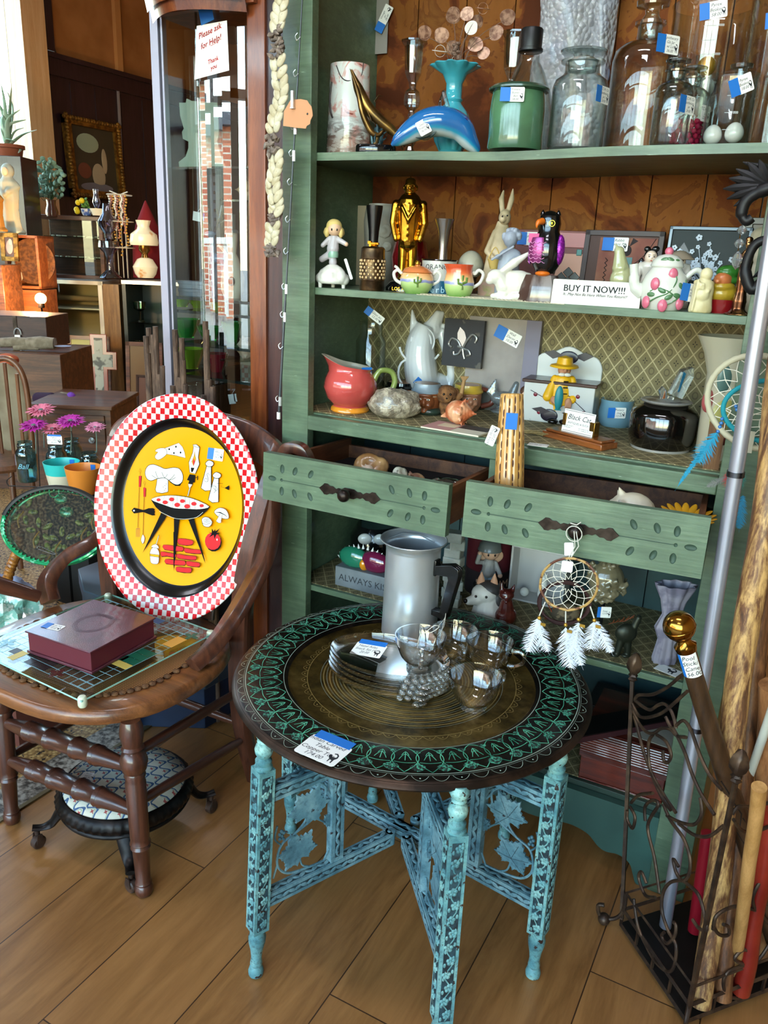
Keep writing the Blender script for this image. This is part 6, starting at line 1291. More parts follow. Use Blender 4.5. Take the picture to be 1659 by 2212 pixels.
b=B();b.lathe([(27*k,0),(28*k,2*k),(20*k,5*k),(13*k,12*k),(14*k,H*.18),(11*k,H*.3),(12*k,H*.55),(14*k,H*.68),(10*k,H*.80),(5*k,H*.84)],sy=.8,seg=20,fn=lambda a,z:1+.12*cos(5*a));b.ell((0,0,H*.90),(7*k,7*k,9*k));b.ell((0,1*k,H*.96),(8*k,7*k,6*k));cap(b,(-11*k,0,H*.76),(-4*k,-12*k,H*.60),4*k,3.5*k);cap(b,(11*k,0,H*.76),(4*k,-12*k,H*.64),4*k,3.5*k);blob('figure',b,mt('copper_bronze','#5E3A28',.2,me=.95,n=(30,'#C79A62',.5,.62)),t,.0015)
P=sp2(1622,.17);k=pxm(P);H=hh(P,492);t=T('white_bust','large white plaster bust mostly hidden by the right post','bust',P,FACE-.1)
b=B();b.lathe([(36*k,0),(38*k,H*.1),(30*k,H*.3),(16*k,H*.46),(15*k,H*.58)],sy=.8,seg=24);b.ell((0,-2*k,H*.75),(26*k,28*k,34*k));b.ell((0,4*k,H*.90),(27*k,27*k,20*k));b.ell((-24*k,-10*k,H*.72),(6*k,6*k,9*k));blob('bust',b,mt('plaster_white','#C9BEA6',.7,n=(14,'#B3A688')),t,.0028)
framed('grey_picture','grey framed picture leaning behind the white bust',1585,1680,470,.355,.014,mt('pewter_frame','#5E5A54',.4,me=.4),[mt('picture_tan','#8E8476',.5)],lambda*a:None,.05)
# crocheted doily hanging a little over the edge
b=B();DO=mt('doily','#C9BEA4',.85)
x0,x1=atY(905,640,.03).x,atY(1215,655,.03).x
for i in range(40):
 x=x0+(x1-x0)*i/39
 b.tube([(x+.006*cos(a),.032+.007*sin(a),S2+.0012+(-.006 if sin(a)<-.3 else 0)*.3)for a in[2*pi*j/8 for j in range(8)]],.0009,4,cyc=True)
b.b2((x0,.036,S2+.0002),(x1,.20,S2+.0012));tag(obj('doily',b,DO),'cream crocheted doily runner under the figurines of the second shelf','doily')
# ================= main deck shelf =================
def dk(px,row):return atz(px,row,DK)
def hd(P,r):return zrow(P,r)-DK
# coral pitcher
P=dk(748,889);P.y+=.018;k=pxm(P);H=hd(P,772);t=T('coral_pitcher','glossy coral pitcher with orange foot and green curled handle','pitcher',P,FACE)
COR=mt('coral_glaze','#C24F49',.14,coat=.7,n=(8,'#B0443E'))
prof=[(38*k,H*.09),(36*k,H*.12),(50*k,H*.25),(58*k,H*.45),(54*k,H*.62),(46*k,H*.74),(44*k,H*.80)]
b=B();n=48;vs=[];fs=[]
pr=prof+[(45*k,H*.86),(48*k,H*.92)];ins=[(r-.003,z)for r,z in reversed(pr[1:])]+[(0,pr[1][1]+.002)];al=pr+ins
for j,(r,z)in enumerate(al):
 for i in range(n):
  a=2*pi*i/n;s_=max(0,(z/H-.72)/.2);lip=max(0,cos(a-pi))**3;vs.append((r*cos(a)*(1+.32*s_*lip),r*sin(a)*(1-.06*s_),z+s_*(lip*.13-.06*(1+cos(a)))*H))
for j in range(len(al)-1):
 for i in range(n):fs.append((j*n+i,j*n+(i+1)%n,(j+1)*n+(i+1)%n,(j+1)*n+i))
b.add(vs,fs,[0]*(len(pr)-1)*n+[1]*len(ins)*n);obj('body',b,[COR,mt('pitcher_inside','#B7AE98',.3)],t,ang=60)
b=B();b.lathe([(0,0),(40*k,0),(42*k,.003),(41*k,H*.07),(38*k,H*.10),(0,H*.10)],seg=48);obj('foot',b,mt('orange_foot','#D98A2A',.15,coat=.6),t)
b=B();b.tube(bez([(46*k,-4*k,H*.66),(54*k,-6*k,H*.72),(50*k,-8*k,H*.60),(62*k,-6*k,H*.78),(86*k,0,H*.76),(94*k,0,H*.58),(84*k,0,H*.38),(50*k,0,H*.20)],6),[4*k]*8+[7*k]*28+[6*k]*7,12,flat=.8);obj('handle',b,mt('green_handle','#7E8E4A',.15,coat=.6),t)
b=B();b.box((22*k,-30*k,H*.80),(.028,.001,.012),T=RZ(.5));obj('tape',b,TAPE,t)
# tall clear jar at the back left with hanging tag
P=V((atY(800,780,.27).x,.27,DK));k=pxm(P);H=hd(P,693);t=T('tall_glass_jar','tall clear glass jar behind the coral pitcher with a tag above it','jar',P)
b=B();b.shell([(30*k,0),(32*k,.005),(32*k,H*.75),(24*k,H*.84),(24*k,H*.97),(26*k,H)],.002,seg=40);obj('glass',b,CG2,t);price_tag(t,face_mat((20*k,-.02,H+.012),FACE,0,R(-35)),.040,.022,['Glass jar','12.00'],'L',.018)
# white fish pitcher
P=dk(912,868);P.y+=.02;k=pxm(P);H=hd(P,664);WF=mt('white_fish_glaze','#D6D6D6',.1,coat=.8);t=T('fish_pitcher','glossy white ceramic pitcher shaped like an upright fish with open mouth','pitcher',P,FACE)
b=B()
body=bez([(-4*k,0,0),(-6*k,0,H*.15),(-14*k,0,H*.35),(-18*k,0,H*.55),(-14*k,0,H*.72),(-8*k,0,H*.82)],6);b.tube(body,[(46+12*sin(pi*min(1,i/22)))*k if i<20 else(58-2.0*(i-20)-8)*k for i in range(len(body))],24,flat=.62)
cap(b,(-30*k,0,H*.74),(-38*k,0,H*.96),12*k,2.5*k);cap(b,(4*k,0,H*.76),(16*k,0,H*.93),22*k,9*k);cap(b,(12*k,0,H*.8),(24*k,0,H*.94),13*k,6*k)
tl=bez([(28*k,0,H*.14),(50*k,0,H*.20),(50*k,0,H*.40),(34*k,0,H*.60),(26*k,0,H*.72),(30*k,0,H*.78)],6);b.tube(tl,[(20-8*i/len(tl))*k for i in range(len(tl))],14,flat=.6);b.ell((34*k,0,H*.80),(14*k,7*k,8*k));b.ell((20*k,0,H*.16),(34*k,26*k,H*.16))
blob('body',b,WF,t,.0024,2)
b=B()
for r in(24,17,10):b.tube([((-14+r*cos(a))*k,-31*k-(3 if r<20 else 0)*k,H*.66+r*1.15*k*sin(a))for a in[pi*.9+1.5*pi*i/16 for i in range(17)]],1.8*k,6)
b.ell((-14*k,-34*k,H*.66),(5*k,3*k,5*k));b.tube([((-18+44*cos(a))*k,-26*k-5*k*sin(a)*0,H*.62+40*k*sin(a))for a in[pi*1.05+.8*pi*i/12 for i in range(13)]],2.4*k,6);b.tube([((-46+16*cos(a))*k,-24*k,H*.32+26*k*sin(a))for a in[2*pi*i/14 for i in range(14)]],2.4*k,6,cyc=True)
obj('scale_relief',b,WF,t);price_tag(t,face_mat((-2*k,-56*k,H*.17),.05,0,R(-40)),.040,.022,['Pitcher','38.00'],'L',.024)
# face mugs
def facemug(px,row,top,r_,lab,face,hat,extra=None,rot=0,y0=.012):
 P=dk(px,row);P.y+=y0;k=pxm(P);H=hd(P,top);t=T('face_mug',lab,'mug',P,FACE+rot,'toby face mugs')
 b=B();b.lathe([(r_*.8*k,0),(r_*k,H*.2),(r_*k,H*.7),(r_*.9*k,H*.8),(r_*.85*k,H)],seg=28);b.ell((0,-r_*.72*k,H*.42),(r_*.7*k,r_*.5*k,H*.36));b.ell((0,-r_*1.2*k,H*.42),(r_*.17*k,r_*.22*k,H*.13));b.ell((-r_*.3*k,-r_*1.08*k,H*.34),(r_*.25*k,r_*.18*k,H*.09));b.ell((r_*.3*k,-r_*1.08*k,H*.34),(r_*.25*k,r_*.18*k,H*.09));b.ell((0,-r_*1.0*k,H*.14),(r_*.3*k,r_*.22*k,H*.08));b.ell((0,-r_*1.08*k,H*.66),(r_*.6*k,r_*.2*k,H*.05));blob('face',b,face,t,.002)
 b=B();
 for s_ in(-1,1):b.ell((s_*r_*.3*k,-r_*1.16*k,H*.53),(r_*.13*k,r_*.08*k,H*.035))
 obj('eye',b,mt('mug_eye','#D6D2C6',.2),t);b=B()
 for s_ in(-1,1):b.ell((s_*r_*.3*k,-r_*1.22*k,H*.53),(r_*.05*k,r_*.05*k,H*.03))
 obj('pupil',b,EYE,t)
 b=B();b.shell([(r_*1.08*k,H*.70),(r_*1.12*k,H*.76),(r_*.98*k,H*.85),(r_*.95*k,H*1.0)],.003,seg=32);obj('hat',b,hat,t)
 if extra:extra(t,k,H,r_)
 return t
BRF=mt('brown_face','#8A4E2C',.35,coat=.3,n=(30,'#6E3A1E'));RDF=mt('ruddy_face','#B0785A',.3,coat=.4)
facemug(845,872,824,34,'toby mug in a wide black hat peering over the geode',RDF,BLKG,y0=.06)
def oldman(t,k,H,r):
 b=B();b.shell([(r*1.1*k,H*.1),(r*1.15*k,H*.6),(r*1.0*k,H*.8)],.004,seg=28,sx=.95);b.f=[f for f in b.f if b.v[f[0]][1]>-r*.45*k or b.v[f[0]][2]>H*.75];b.m=[0]*len(b.f);obj('hood',b,mt('hood_white','#C9C0AA',.4),t);b=B();b.ell((r*.3*k,-r*.3*k,H*.10),(r*.95*k,r*.9*k,H*.16));obj('collar',b,mt('dark_green_coat','#26362E',.3,coat=.4),t)
facemug(915,893,827,30,'toby mug of a wrinkled old man in a white hood and grey blue hat',BRF,mt('greyblue_hat','#7E8A94',.3,coat=.4),oldman,-.2)
def yel(t,k,H,r):
 b=B();b.tube(bez([(r*.9*k,0,H*.85),(r*1.7*k,0,H*.7),(r*1.8*k,0,H*.3),(r*1.0*k,0,H*.15)],5),[5*k]*5+[6*k]*11,10);obj('handle',b,mt('brown_white_handle','#6A3326',.3,coat=.4),t)
facemug(995,890,830,30,'toby mug with a yellow hat and brown handle behind the coconut monkey',RDF,mt('yellow_hat','#C9A23A',.3,coat=.4),yel,.1,.04)
# geode
P=dk(843,905);P.y+=.025;k=pxm(P);GEO=mt('geode','#776C5C',.35,n=(60,'#B0A48E',.45,.6),bump=(220,.9),coat=.6);b=B()
b.ell((0,0,28*k),(58*k,30*k,32*k),su=48,sv=32);b.v=[tuple(V(v)*(1+.16*noise.noise(V(v)*38)+.05*noise.noise(V(v)*140)))for v in b.v];b.v=[(x,y,max(0,z))for x,y,z in b.v]
tag(obj('geode',b,GEO,None,loc=P,rz=FACE),'sparkling grey beige crystal geode at the shelf front beside the coral pitcher','rock')
# fleur de lis plaque and wall plaque
def quadthing(name,lab,cat,q,Y,th,mats,fn=None,lean=.06):
# q: bottom-left, bottom-right, top px rows at given depth plane
 (x0,y0),(x1,y1),(xt,yt)=q;A_=atY(x0,y0,Y);B_=atY(x1,y1,Y);cx_=(A_.x+B_.x)/2;w_=B_.x-A_.x;zb=min(A_.z,B_.z);C_=atY(xt,yt,Y);H=C_.z-zb
 t=T(name,lab,cat,(cx_,Y,zb));b=B();X=RX(-lean);b.b2((-w_/2,-th/2,0),(w_/2,th/2,H),0,X)
 if fn:fn(b,w_,H,X,-th/2-.0006)
 obj('panel',b,mats,t,bev=.0015);return t,X,w_,H
def fleur(b,w_,H,X,y):
 s=w_/110.;c_=H*.5
 def P_(pts,r):b.tube([X@V((x*s*1.0,y-.0015,c_+z*s))for x,z in[(p.x,p.y)for p in bez([(a,c,0)for a,c in pts],5)]],r,8,1)
 b.prism([(x*s,z*s)for x,z in[(0,42),(10,28),(12,12),(5,-4),(4,-12),(-4,-12),(-5,-4),(-12,12),(-10,28)]],-.002,.001,1,X@TR(0,y,c_)@RX(pi/2)@RZ(.25))
 for q in([(4,-8),(12,8),(26,24),(38,16),(34,4)],[(-4,-8),(-14,6),(-30,10),(-38,-4),(-28,-12)],[(6,-14),(18,-16),(24,-26),(14,-30)],[(-2,-14),(-8,-26),(-20,-30),(-22,-22)],[(2,-12),(6,-28),(10,-38)]):P_(q,.0032)
 P_([(-12,-8),(10,-14)],.0035)
quadthing('fleur_plaque','square black marbled plaque with a silver fleur de lis','plaque',((955,788),(1040,790),(1000,690)),.345,.012,[mt('black_marble','#121014',.55,n=(30,'#4A443C',.60,.66)),mt('silver_relief','#9A9690',.3,me=.7)],fleur)
def wallp(b,w_,H,X,y):
 b.b2((w_*.30,y-.001,0),(w_*.5,y,H),1,X);b.b2((-w_*.5,y-.001,0),(w_*.3,y,H*.22),2,X)
t,X,w_,H=quadthing('wall_plaque','large grey weathered wall decor canvas with a taped tag','plaque',((1000,880),(1152,885),(1090,688)),.365,.02,[mt('canvas_grey','#9A9088',.6,n=(6,'#7E7470')),mt('canvas_lilac','#6E6878',.5),mt('canvas_dark','#4A4640',.6)],wallp)
price_tag(t,X@face_mat((w_*.12,-.012,H*.80),0,0,R(-22)),.046,.034,['Wall','Decor','10.00'],'L',.030)
# stacked stone looking ledge under the plaques
P=dk(1010,855);b=B();b.b2((-.07,0,0),(.075,.05,.018));b.b2((-.065,.004,.018),(.07,.05,.036));b.b2((-.06,.008,.036),(.066,.05,.054));tag(obj('stone_ledge',b,mt('ledge_stone','#6A6258',.7,n=(12,'#4E4840')),None,loc=(P.x,.29,DK),bev=.003),'grey stepped stone ledge under the fleur de lis plaque','stand')
# coconut monkey
P=dk(962,897);P.y+=.012;k=pxm(P);H=hd(P,838);CO=mt('coconut_fibre','#8A5C34',.85,n=(60,'#5E3A20'),bump=(150,.8));t=T('coconut_monkey','carved coconut monkey raising a wooden arm','figurine',P,FACE)
b=B();b.ell((0,0,H*.28),(20*k,18*k,H*.32));b.ell((-4*k,-4*k,H*.76),(23*k,20*k,21*k));b.ell((-24*k,0,H*.74),(7*k,4*k,9*k));b.ell((16*k,0,H*.88),(7*k,4*k,8*k));b.ell((-6*k,-22*k,H*.66),(12*k,7*k,9*k));cap(b,(12*k,-4*k,H*.45),(26*k,-8*k,H*.8),6*k,6*k);cap(b,(-14*k,-6*k,H*.4),(-10*k,-18*k,H*.10),6*k,6*k);blob('body',b,CO,t,.002)
b=B();cap(b,(26*k,-8*k,H*.75),(30*k,-8*k,H*1.28),5*k,4*k);
for i in range(4):cap(b,(30*k,-8*k,H*1.27),((23+5*i)*k,-8*k,H*1.46),2*k)
blob('arm',b,mt('stick_wood','#9A7448',.7),t,.0014)
b=B();b.ell((-12*k,-23*k,H*.82),2.6*k);b.ell((2*k,-23*k,H*.82),2.6*k);b.ell((-6*k,-29*k,H*.69),2*k);obj('eye',b,EYE,t)
# orange conch on a booklet
P=dk(978,932);t=T('booklet','pale pink booklet lying flat under the orange conch','booklet',(P.x,P.y+.03,DK),R(-4));b=B();b.b2((-.075,-.045,0),(.075,.045,.0035),0);b.b2((-.074,-.046,.0036),(.0,.044,.004),1);b.b2((-.05,-.01,.0041),(-.005,.03,.0043),2);b.b2((.0,.0,.0036),(.074,.044,.004),3);obj('pages',b,[mt('paper_cream','#CFC7B0',.7),mt('booklet_pink','#B98A84',.6),mt('booklet_label','#C9BFA0',.6),mt('booklet_dark','#3A3430',.5)],t,flat=True)
def conch(name,lab,P,k,L_,r,mat,mat2,rz,knobs=9,tilt=0,aper=True,grp=None,rings=5):
 t=T(name,lab,'shell',P,rz,grp);b=B();Q=RY(tilt);n=60
 for i in range(n):
  u=i/(n-1);a=u*rings*2*pi;R_=r*(u**1.5*.52+.02);x=-L_*.5+L_*(.10+.45*u**1.1);b.ell((x,R_*.75*cos(a),r*.95+R_*.75*sin(a)),max(.0015,r*(u**1.4*.60+.03)),su=10,sv=8)
 b.ell((L_*.10,0,r*.95),(L_*.30,r*.86,r*.90));cap(b,(L_*.2,0,r*.8),(L_*.5,0,r*.45),r*.45,r*.10)
 for i in range(knobs):a=2*pi*i/knobs;cap(b,(-L_*.06,r*.8*cos(a),r*.95+r*.8*sin(a)),(-L_*.10,r*1.08*cos(a),r*.95+r*1.08*sin(a)),r*.16,r*.03)
 b.v=[(x,y,max(0,z))for x,y,z in b.v];blob('shell',b,mat,t,max(.0013,r*.055),1)
 if aper:b=B();b.ell((L_*.22,-r*.72,r*.62),(L_*.24,r*.22,r*.34),rot=M.Rotation(-.2,3,'Z'));obj('aperture',b,mat2,t)
 return t
P=dk(990,922);k=pxm(P);conch('orange_conch','orange and cream ribbed conch shell lying on the booklet',(P.x,P.y+.012,DK+.004),k,.098,.031,mt('orange_shell','#B5603A',.35,n=(22,'#D9A27A',.45,.58),coat=.4),mt('orange_lip','#C4622E',.3,coat=.5),FACE+pi*.85,12)
# glass rooster, hen bottle, small angel
P=dk(1074,893);P.y+=.02;k=pxm(P);H=hd(P,818);t=T('glass_rooster','clear pressed glass rooster behind the orange conch','figurine',P,FACE)
b=B();b.ell((4*k,0,H*.42),(28*k,18*k,H*.22));b.lathe([(20*k,0),(22*k,.006),(8*k,.014),(9*k,H*.3)]);cap(b,(22*k,0,H*.5),(30*k,0,H*.85),11*k,7*k)
for i in range(6):cap(b,(-14*k,0,H*.45),((-30+3*i)*k,0,H*(.6+.07*i)),7*k,3*k)
blob('body',b,mt('crystal_solid','#B9C0C2',.08,tr=.75,ior=1.3,coat=1),t,.002)
P=dk(1102,885);P.y+=.04;k=pxm(P);H=hd(P,792);t=T('hen_bottle','small hen shaped glass bottle with a red cap','bottle',P,FACE);b=B();b.lathe([(16*k,0),(19*k,.004),(24*k,H*.35),(18*k,H*.6),(10*k,H*.8),(9*k,H*.92)],seg=24);blob('body',b,mt('amber_glass','#9A7E4A',.12,coat=.7,n=(14,'#B9AE96')),t,.002);b=B();b.lathe([(9*k,H*.90),(9*k,H),(0,H)],seg=20);obj('cap',b,mt('red_cap','#A81C28',.4),t)
P=dk(1128,905);P.y+=.03;k=pxm(P);H=hd(P,836);t=T('small_angel','small bare brown haired angel figurine behind the cactus wood stick','figurine',P,FACE);b=B();cap(b,(6*k,0,8*k),(6*k,0,H*.5),14*k,10*k);cap(b,(14*k,-8*k,H*.5),(22*k,-14*k,H*.4),4*k,4*k);b.ell((-2*k,0,H*.78),(13*k,13*k,15*k));blob('body',b,SKIN,t,.0018);b=B();b.ell((-3*k,3*k,H*.86),(15*k,13*k,12*k));blob('hair',b,mt('brown_hair','#4A2C1A',.6),t,.0018);b=B();
for x in(-7,3):b.ell((x*k,-12.5*k,H*.80),(1.6*k,1*k,2*k))
obj('eye',b,EYE,t);b=B();b.ell((26*k,-4*k,H*.55),(14*k,3*k,8*k));obj('wing',b,WBISQ,t)
# painted wooden salt box
P=V((atY(1215,850,.34).x,.34,DK));k=pxm(P);H=hd(P,756);t=T('salt_box','white ceramic hanging box painted with dark red berries and a brown wooden lid','box',P,.08);zc=hd(P,826)
wb=74*k;b=B();b.prism([(-wb,-.05),(wb,-.05),(wb,.03),(-wb,.03)],0,zc);b.prism([(wb*cos(a),H*.72+(H*.28)*sin(a)*(1-.12*cos(6*a)))if 0<a<pi else(wb*cos(a),0)for a in[pi*i/24 for i in range(25)]]+[(-wb,0),(wb,0)][0:2],-.038,-.030,T=UPF);obj('box_body',b,mt('box_glaze','#C2C2BE',.15,coat=.6),t,bev=.003)
b=B();b.prism([(-wb*1.06,-.056),(wb*1.06,-.056),(wb*1.06,.03),(-wb*1.06,.03)],zc,zc+.008);obj('lid',b,wood('lid_wood','#4A281C','#36190F','#241009',.4,0,16),t,bev=.002)
b=B();DKB=mt('berry_dark','#1B1424',.3);
for s_ in(-1,1):
 for zz_1,rr in((H*.90,1),(zc*.3,.8)):b.prism([(s_*wb*.15,0),(s_*wb*.45,.012*rr),(s_*wb*.72,.004*rr),(s_*wb*.45,-.010*rr)],0,.001,0,TR(0,.0295 if zz_1>zc else-.0512,zz_1)@UPF)
for x,z in((-.65,.7),(.55,.75),(.75,.35),(-.5,.25),(.1,.5)):b.ell((wb*x,-.051,zc*z),(.005,.0015,.005),1)
b.ell((0,.029,H*.88),(wb*.28,.002,.016));b.ell((-wb*.2,-.0505,zc*.2),(wb*.25,.002,.016));b.tube([(-wb*.8,-.051,zc*.8),(-wb*.3,-.0515,zc*.6),(wb*.3,-.0515,zc*.75),(wb*.8,-.051,zc*.4)],.0008,5);obj('painted_berries',b,[DKB,mt('berry_red','#6E1428',.3)],t)
# dark oriental lamp base next to the fisherman
P=dk(1150,905);P.y+=.01;k=pxm(P);H=hd(P,836);t=T('dark_figurine','small dark lacquered figurine on a round black stand beside the fisherman','figurine',P,FACE);b=B();b.lathe([(30*k,0),(32*k,.004),(26*k,.01),(28*k,.016),(20*k,.02),(0,.02)],seg=28);obj('stand',b,BLKG,t);b=B();b.ell((0,0,.034),(16*k,12*k,.016));b.ell((2*k,0,.055),(10*k,9*k,.014));cap(b,(-10*k,-4*k,.03),(-18*k,-8*k,.05),4*k,5*k);blob('figure',b,mt('dark_red_lacquer','#3A0F16',.25,coat=.5),t,.0018)
# yellow fisherman
P=dk(1205,915);P.y+=.006;k=pxm(P);H=hd(P,768);SL=mt('yellow_slicker','#D9A212',.45,coat=.15);t=T('fisherman','clay fisherman in yellow slicker and hat holding a teal fish','figurine',P,FACE-.1)
b=B();b.lathe([(24*k,H*.28),(26*k,H*.30),(24*k,H*.5),(17*k,H*.68),(9*k,H*.73)],sy=.75,seg=24)
for x in(-10,10):cap(b,(x*k,0,H*.08),(x*k,0,H*.30),8*k,9*k)
cap(b,(-18*k,0,H*.66),(-30*k,-8*k,H*.40),8*k,11*k);cap(b,(18*k,0,H*.66),(28*k,-6*k,H*.46),8*k,9*k);cap(b,(28*k,-6*k,H*.46),(22*k,-14*k,H*.38),9*k,10*k);blob('coat',b,SL,t,.0022,2)
b=B();b.ell((0,-3*k,H*.80),(14*k,13*k,15*k));b.ell((0,-16*k,H*.80),(4.5*k,5*k,5*k));b.ell((-17*k,-16*k,H*.36),(8*k,7*k,9*k));b.ell((13*k,-20*k,H*.34),(8*k,6*k,10*k))
for i in range(4):cap(b,((8+3.5*i)*k,-24*k,H*.33),((7+3.5*i)*k,-24*k,H*.27),2*k);cap(b,((-22+3.5*i)*k,-21*k,H*.36),((-14+1.5*i)*k,-24*k,H*(.31+.01*i)),2*k)
blob('head_and_hands',b,mt('clay_skin','#B07A5A',.5),t,.0016,1)
b=B();b.lathe([(30*k,H*.83),(28*k,H*.86),(17*k,H*.88),(15*k,H*.97),(0,H)],seg=24,fn=lambda a,z:1+.08*sin(3*a));obj('hat',b,SL,t)
b=B();b.ell((-6*k,-15*k,H*.735),(8*k,4*k,4*k));b.ell((6*k,-15*k,H*.735),(8*k,4*k,4*k));obj('moustache',b,mt('white_clay','#D0CCC0',.6),t)
b=B();b.ell((-8*k,-24*k,H*.40),(9*k,5*k,26*k));b.prism([(-8,0),(0,10),(8,0)],-1,1,T=TR(-8*k,-24*k,H*.22)@SCL(k,k,k)@UPF);obj('fish',b,mt('teal_fish','#1E7A82',.4),t)
b=B();
for x in(-14,10):b.ell((x*k,-6*k,H*.04),(12*k,17*k,H*.05))
obj('boot',b,BLKG,t);b=B()
for i in range(3):cap(b,(0,-19*k,H*(.64-.09*i)),(8*k,-18*k,H*(.64-.09*i)),1.3*k)
obj('toggle',b,BLKG,t);price_tag(t,face_mat((34*k,-10*k,H*.30),.1,.1,R(-35)),.026,.018,['Captain','20.00'],None)
# card holder with shop card
BRS=mt('brass','#9A7436',.25,me=.9,n=(30,'#7E5C2A'))
A_=dk(1172,942);B_=dk(1300,975);c_=atz(1250,957,DK+.02);rz_=atan2(B_.y-A_.y,B_.x-A_.x);ctr=(A_+B_)/2+V((-sin(rz_),cos(rz_),0))*.024;t=T('card_holder','wooden desk card holder with brass ends holding a business card','card holder',(ctr.x,ctr.y,DK),rz_)
WH=wood('holder_wood','#8A4E24','#6E3A18','#4E260F',.3,0,18,.5);b=B();L_=(B_-A_).length/2;b.b2((-L_,-.027,0),(L_,.030,.014));b.b2((-L_+.005,-.022,.014),(L_-.005,.026,.020));obj('base',b,WH,t,bev=.002)
b=B();b.b2((-.046,-.006,.020),(-.036,.010,.060));b.b2((.030,-.006,.020),(.044,.012,.052));obj('brass_end',b,BRS,t,bev=.001)
b=B();X=TR(-.002,-.007,.020)@RX(-.12);b.b2((-.043,-.0005,0),(.043,0,.050),0,X);b.b2((-.041,-.0008,.002),(.041,-.0006,.003),1,X);b.b2((-.041,-.0008,.047),(.041,-.0006,.048),1,X)
b.text('Black Cat',.0165,X@TR(0,-.0009,.034)@RX(pi/2),1,shear=.35);b.text('ANTIQUES & SUCH',.0068,X@TR(0,-.0009,.021)@RX(pi/2),1);b.text('BONNIE WYATT\n314.960.6204',.0038,X@TR(-.040,-.0009,.012)@RX(pi/2),1,al='LEFT');b.text('815 NORTH 2ND ST\nST. CHARLES, MO 63',.0038,X@TR(.004,-.0009,.010)@RX(pi/2),1,al='LEFT');obj('business_card',b,[TAGW,INK],t,flat=True)
# blue grey mug with tag
P=dk(1318,925);P.y+=.045;k=pxm(P);H=hd(P,862);t=T('blue_mug','pale blue glazed mug with a tag between the card holder and black crock','mug',P,FACE);b=B();b.shell([(30*k,0),(36*k,.01),(38*k,H*.5),(34*k,H*.85),(36*k,H)],.003,seg=36);obj('body',b,mt('blue_glaze','#6E93A4',.2,coat=.6),t);price_tag(t,face_mat((-4*k,-40*k,H*.60),.1),.030,.026,['Pottery','mug','12.00'],'L',.018)
# black crock
P=dk(1413,978);P.y+=.062;k=pxm(P);H=hd(P,862);t=T('black_crock','wide glossy black stoneware crock with grey rim','crock',P,FACE);b=B();b.lathe([(60*k,.004),(66*k,.010),(70*k,H*.30),(71*k,H*.68),(66*k,H*.78),(46*k,H*.90),(42*k,H*.93)],seg=56);obj('body',b,mt('black_glaze','#090706',.1,coat=1),t)
b=B();b.lathe([(0,0),(61*k,0),(61*k,.005)],seg=48,mi=0);b.shell([(40*k,H*.91),(50*k,H*.94),(53*k,H*.965),(50*k,H*.985)],.006,seg=56,mi=0);obj('rim',b,mt('grey_stoneware','#8E8A84',.4),t);b=B();b.lathe([(0,H*.975),(44*k,H*.975),(44*k,H*.985),(0,H*.985)],seg=40);obj('dish',b,mt('patterned_dish','#A39C94',.3,n=(40,'#3A1420',.5,.56)),t)
# crystal prism ornament on the crock
P2=V((P.x+.012,P.y+.01,DK+H*.99));k=pxm(P2);t=T('crystal_prism','cut crystal prism ornament with painted rainbow glints on the black crock','ornament',P2,FACE);b=B()
for(x,z,w_,h_,a)in((8,30,13,34,.35),(-22,10,6,16,-.3),(-8,4,6,8,.2)):
 b.prism([(-w_*k,0),(w_*k,0),(w_*k,h_*k*1.5),(w_*.3*k,h_*k*2),(-w_*k,h_*k*1.6)],-w_*k,w_*k,T=TR(x*k,0,z*k-.006)@RY(a)@TR(0,0,-h_*k*.5)@UPF)
obj('prism',b,mt('crystal_cut','#E8F2F8',.0,tr=.9,ior=1.6,sp=1),t,flat=True)
b=B();b.prism([(0,0),(4*k,2*k),(12*k,40*k),(6*k,44*k)],-.001,0,T=TR(2*k,-14*k,18*k)@UPF);b.prism([(0,0),(5*k,1*k),(4*k,18*k)],-.001,0,1,TR(-26*k,-8*k,2*k)@UPF);obj('painted_glint',b,[mt('glint_blue','#4AA8D9',.1,me=.8),mt('glint_orange','#E08A5A',.1,me=.8)],t)  # coloured slivers stand in for rainbow glints of light in the prism
# tall cream pitcher with parrot glass at the right
P=V((atY(1568,860,.17).x,.17,DK));k=pxm(P);H=hd(P,727);t=T('cream_pitcher','tall cream pitcher with wide spout painted with a parrot','pitcher',P,FACE);b=B();b.shell([(40*k,0),(44*k,.006),(46*k,H*.4),(46*k,H*.7),(52*k,H*.86),(58*k,H*.94),(62*k,H)],.004,seg=48,fn=lambda a,z:1+.28*max(0,cos(a-pi))**3*max(0,z/H-.7)*3);obj('body',b,mt('cream_glaze','#B5AC94',.2,coat=.5),t)
b=B();b.ell((-44*k,-20*k,H*.48),(14*k,8*k,24*k),0);b.ell((-16*k,-44*k,H*.36),(30*k,6*k,40*k),1);b.ell((-26*k,-40*k,H*.68),(16*k,6*k,30*k),2);b.ell((-12*k,-46*k,H*.2),(16*k,5*k,16*k),3);obj('painted_parrot',b,[mt('parrot_red','#9E4A4A',.3),mt('parrot_yellow','#A8A25E',.3),mt('parrot_green','#5E7A72',.3),mt('parrot_maroon','#6A2E26',.3)],t)
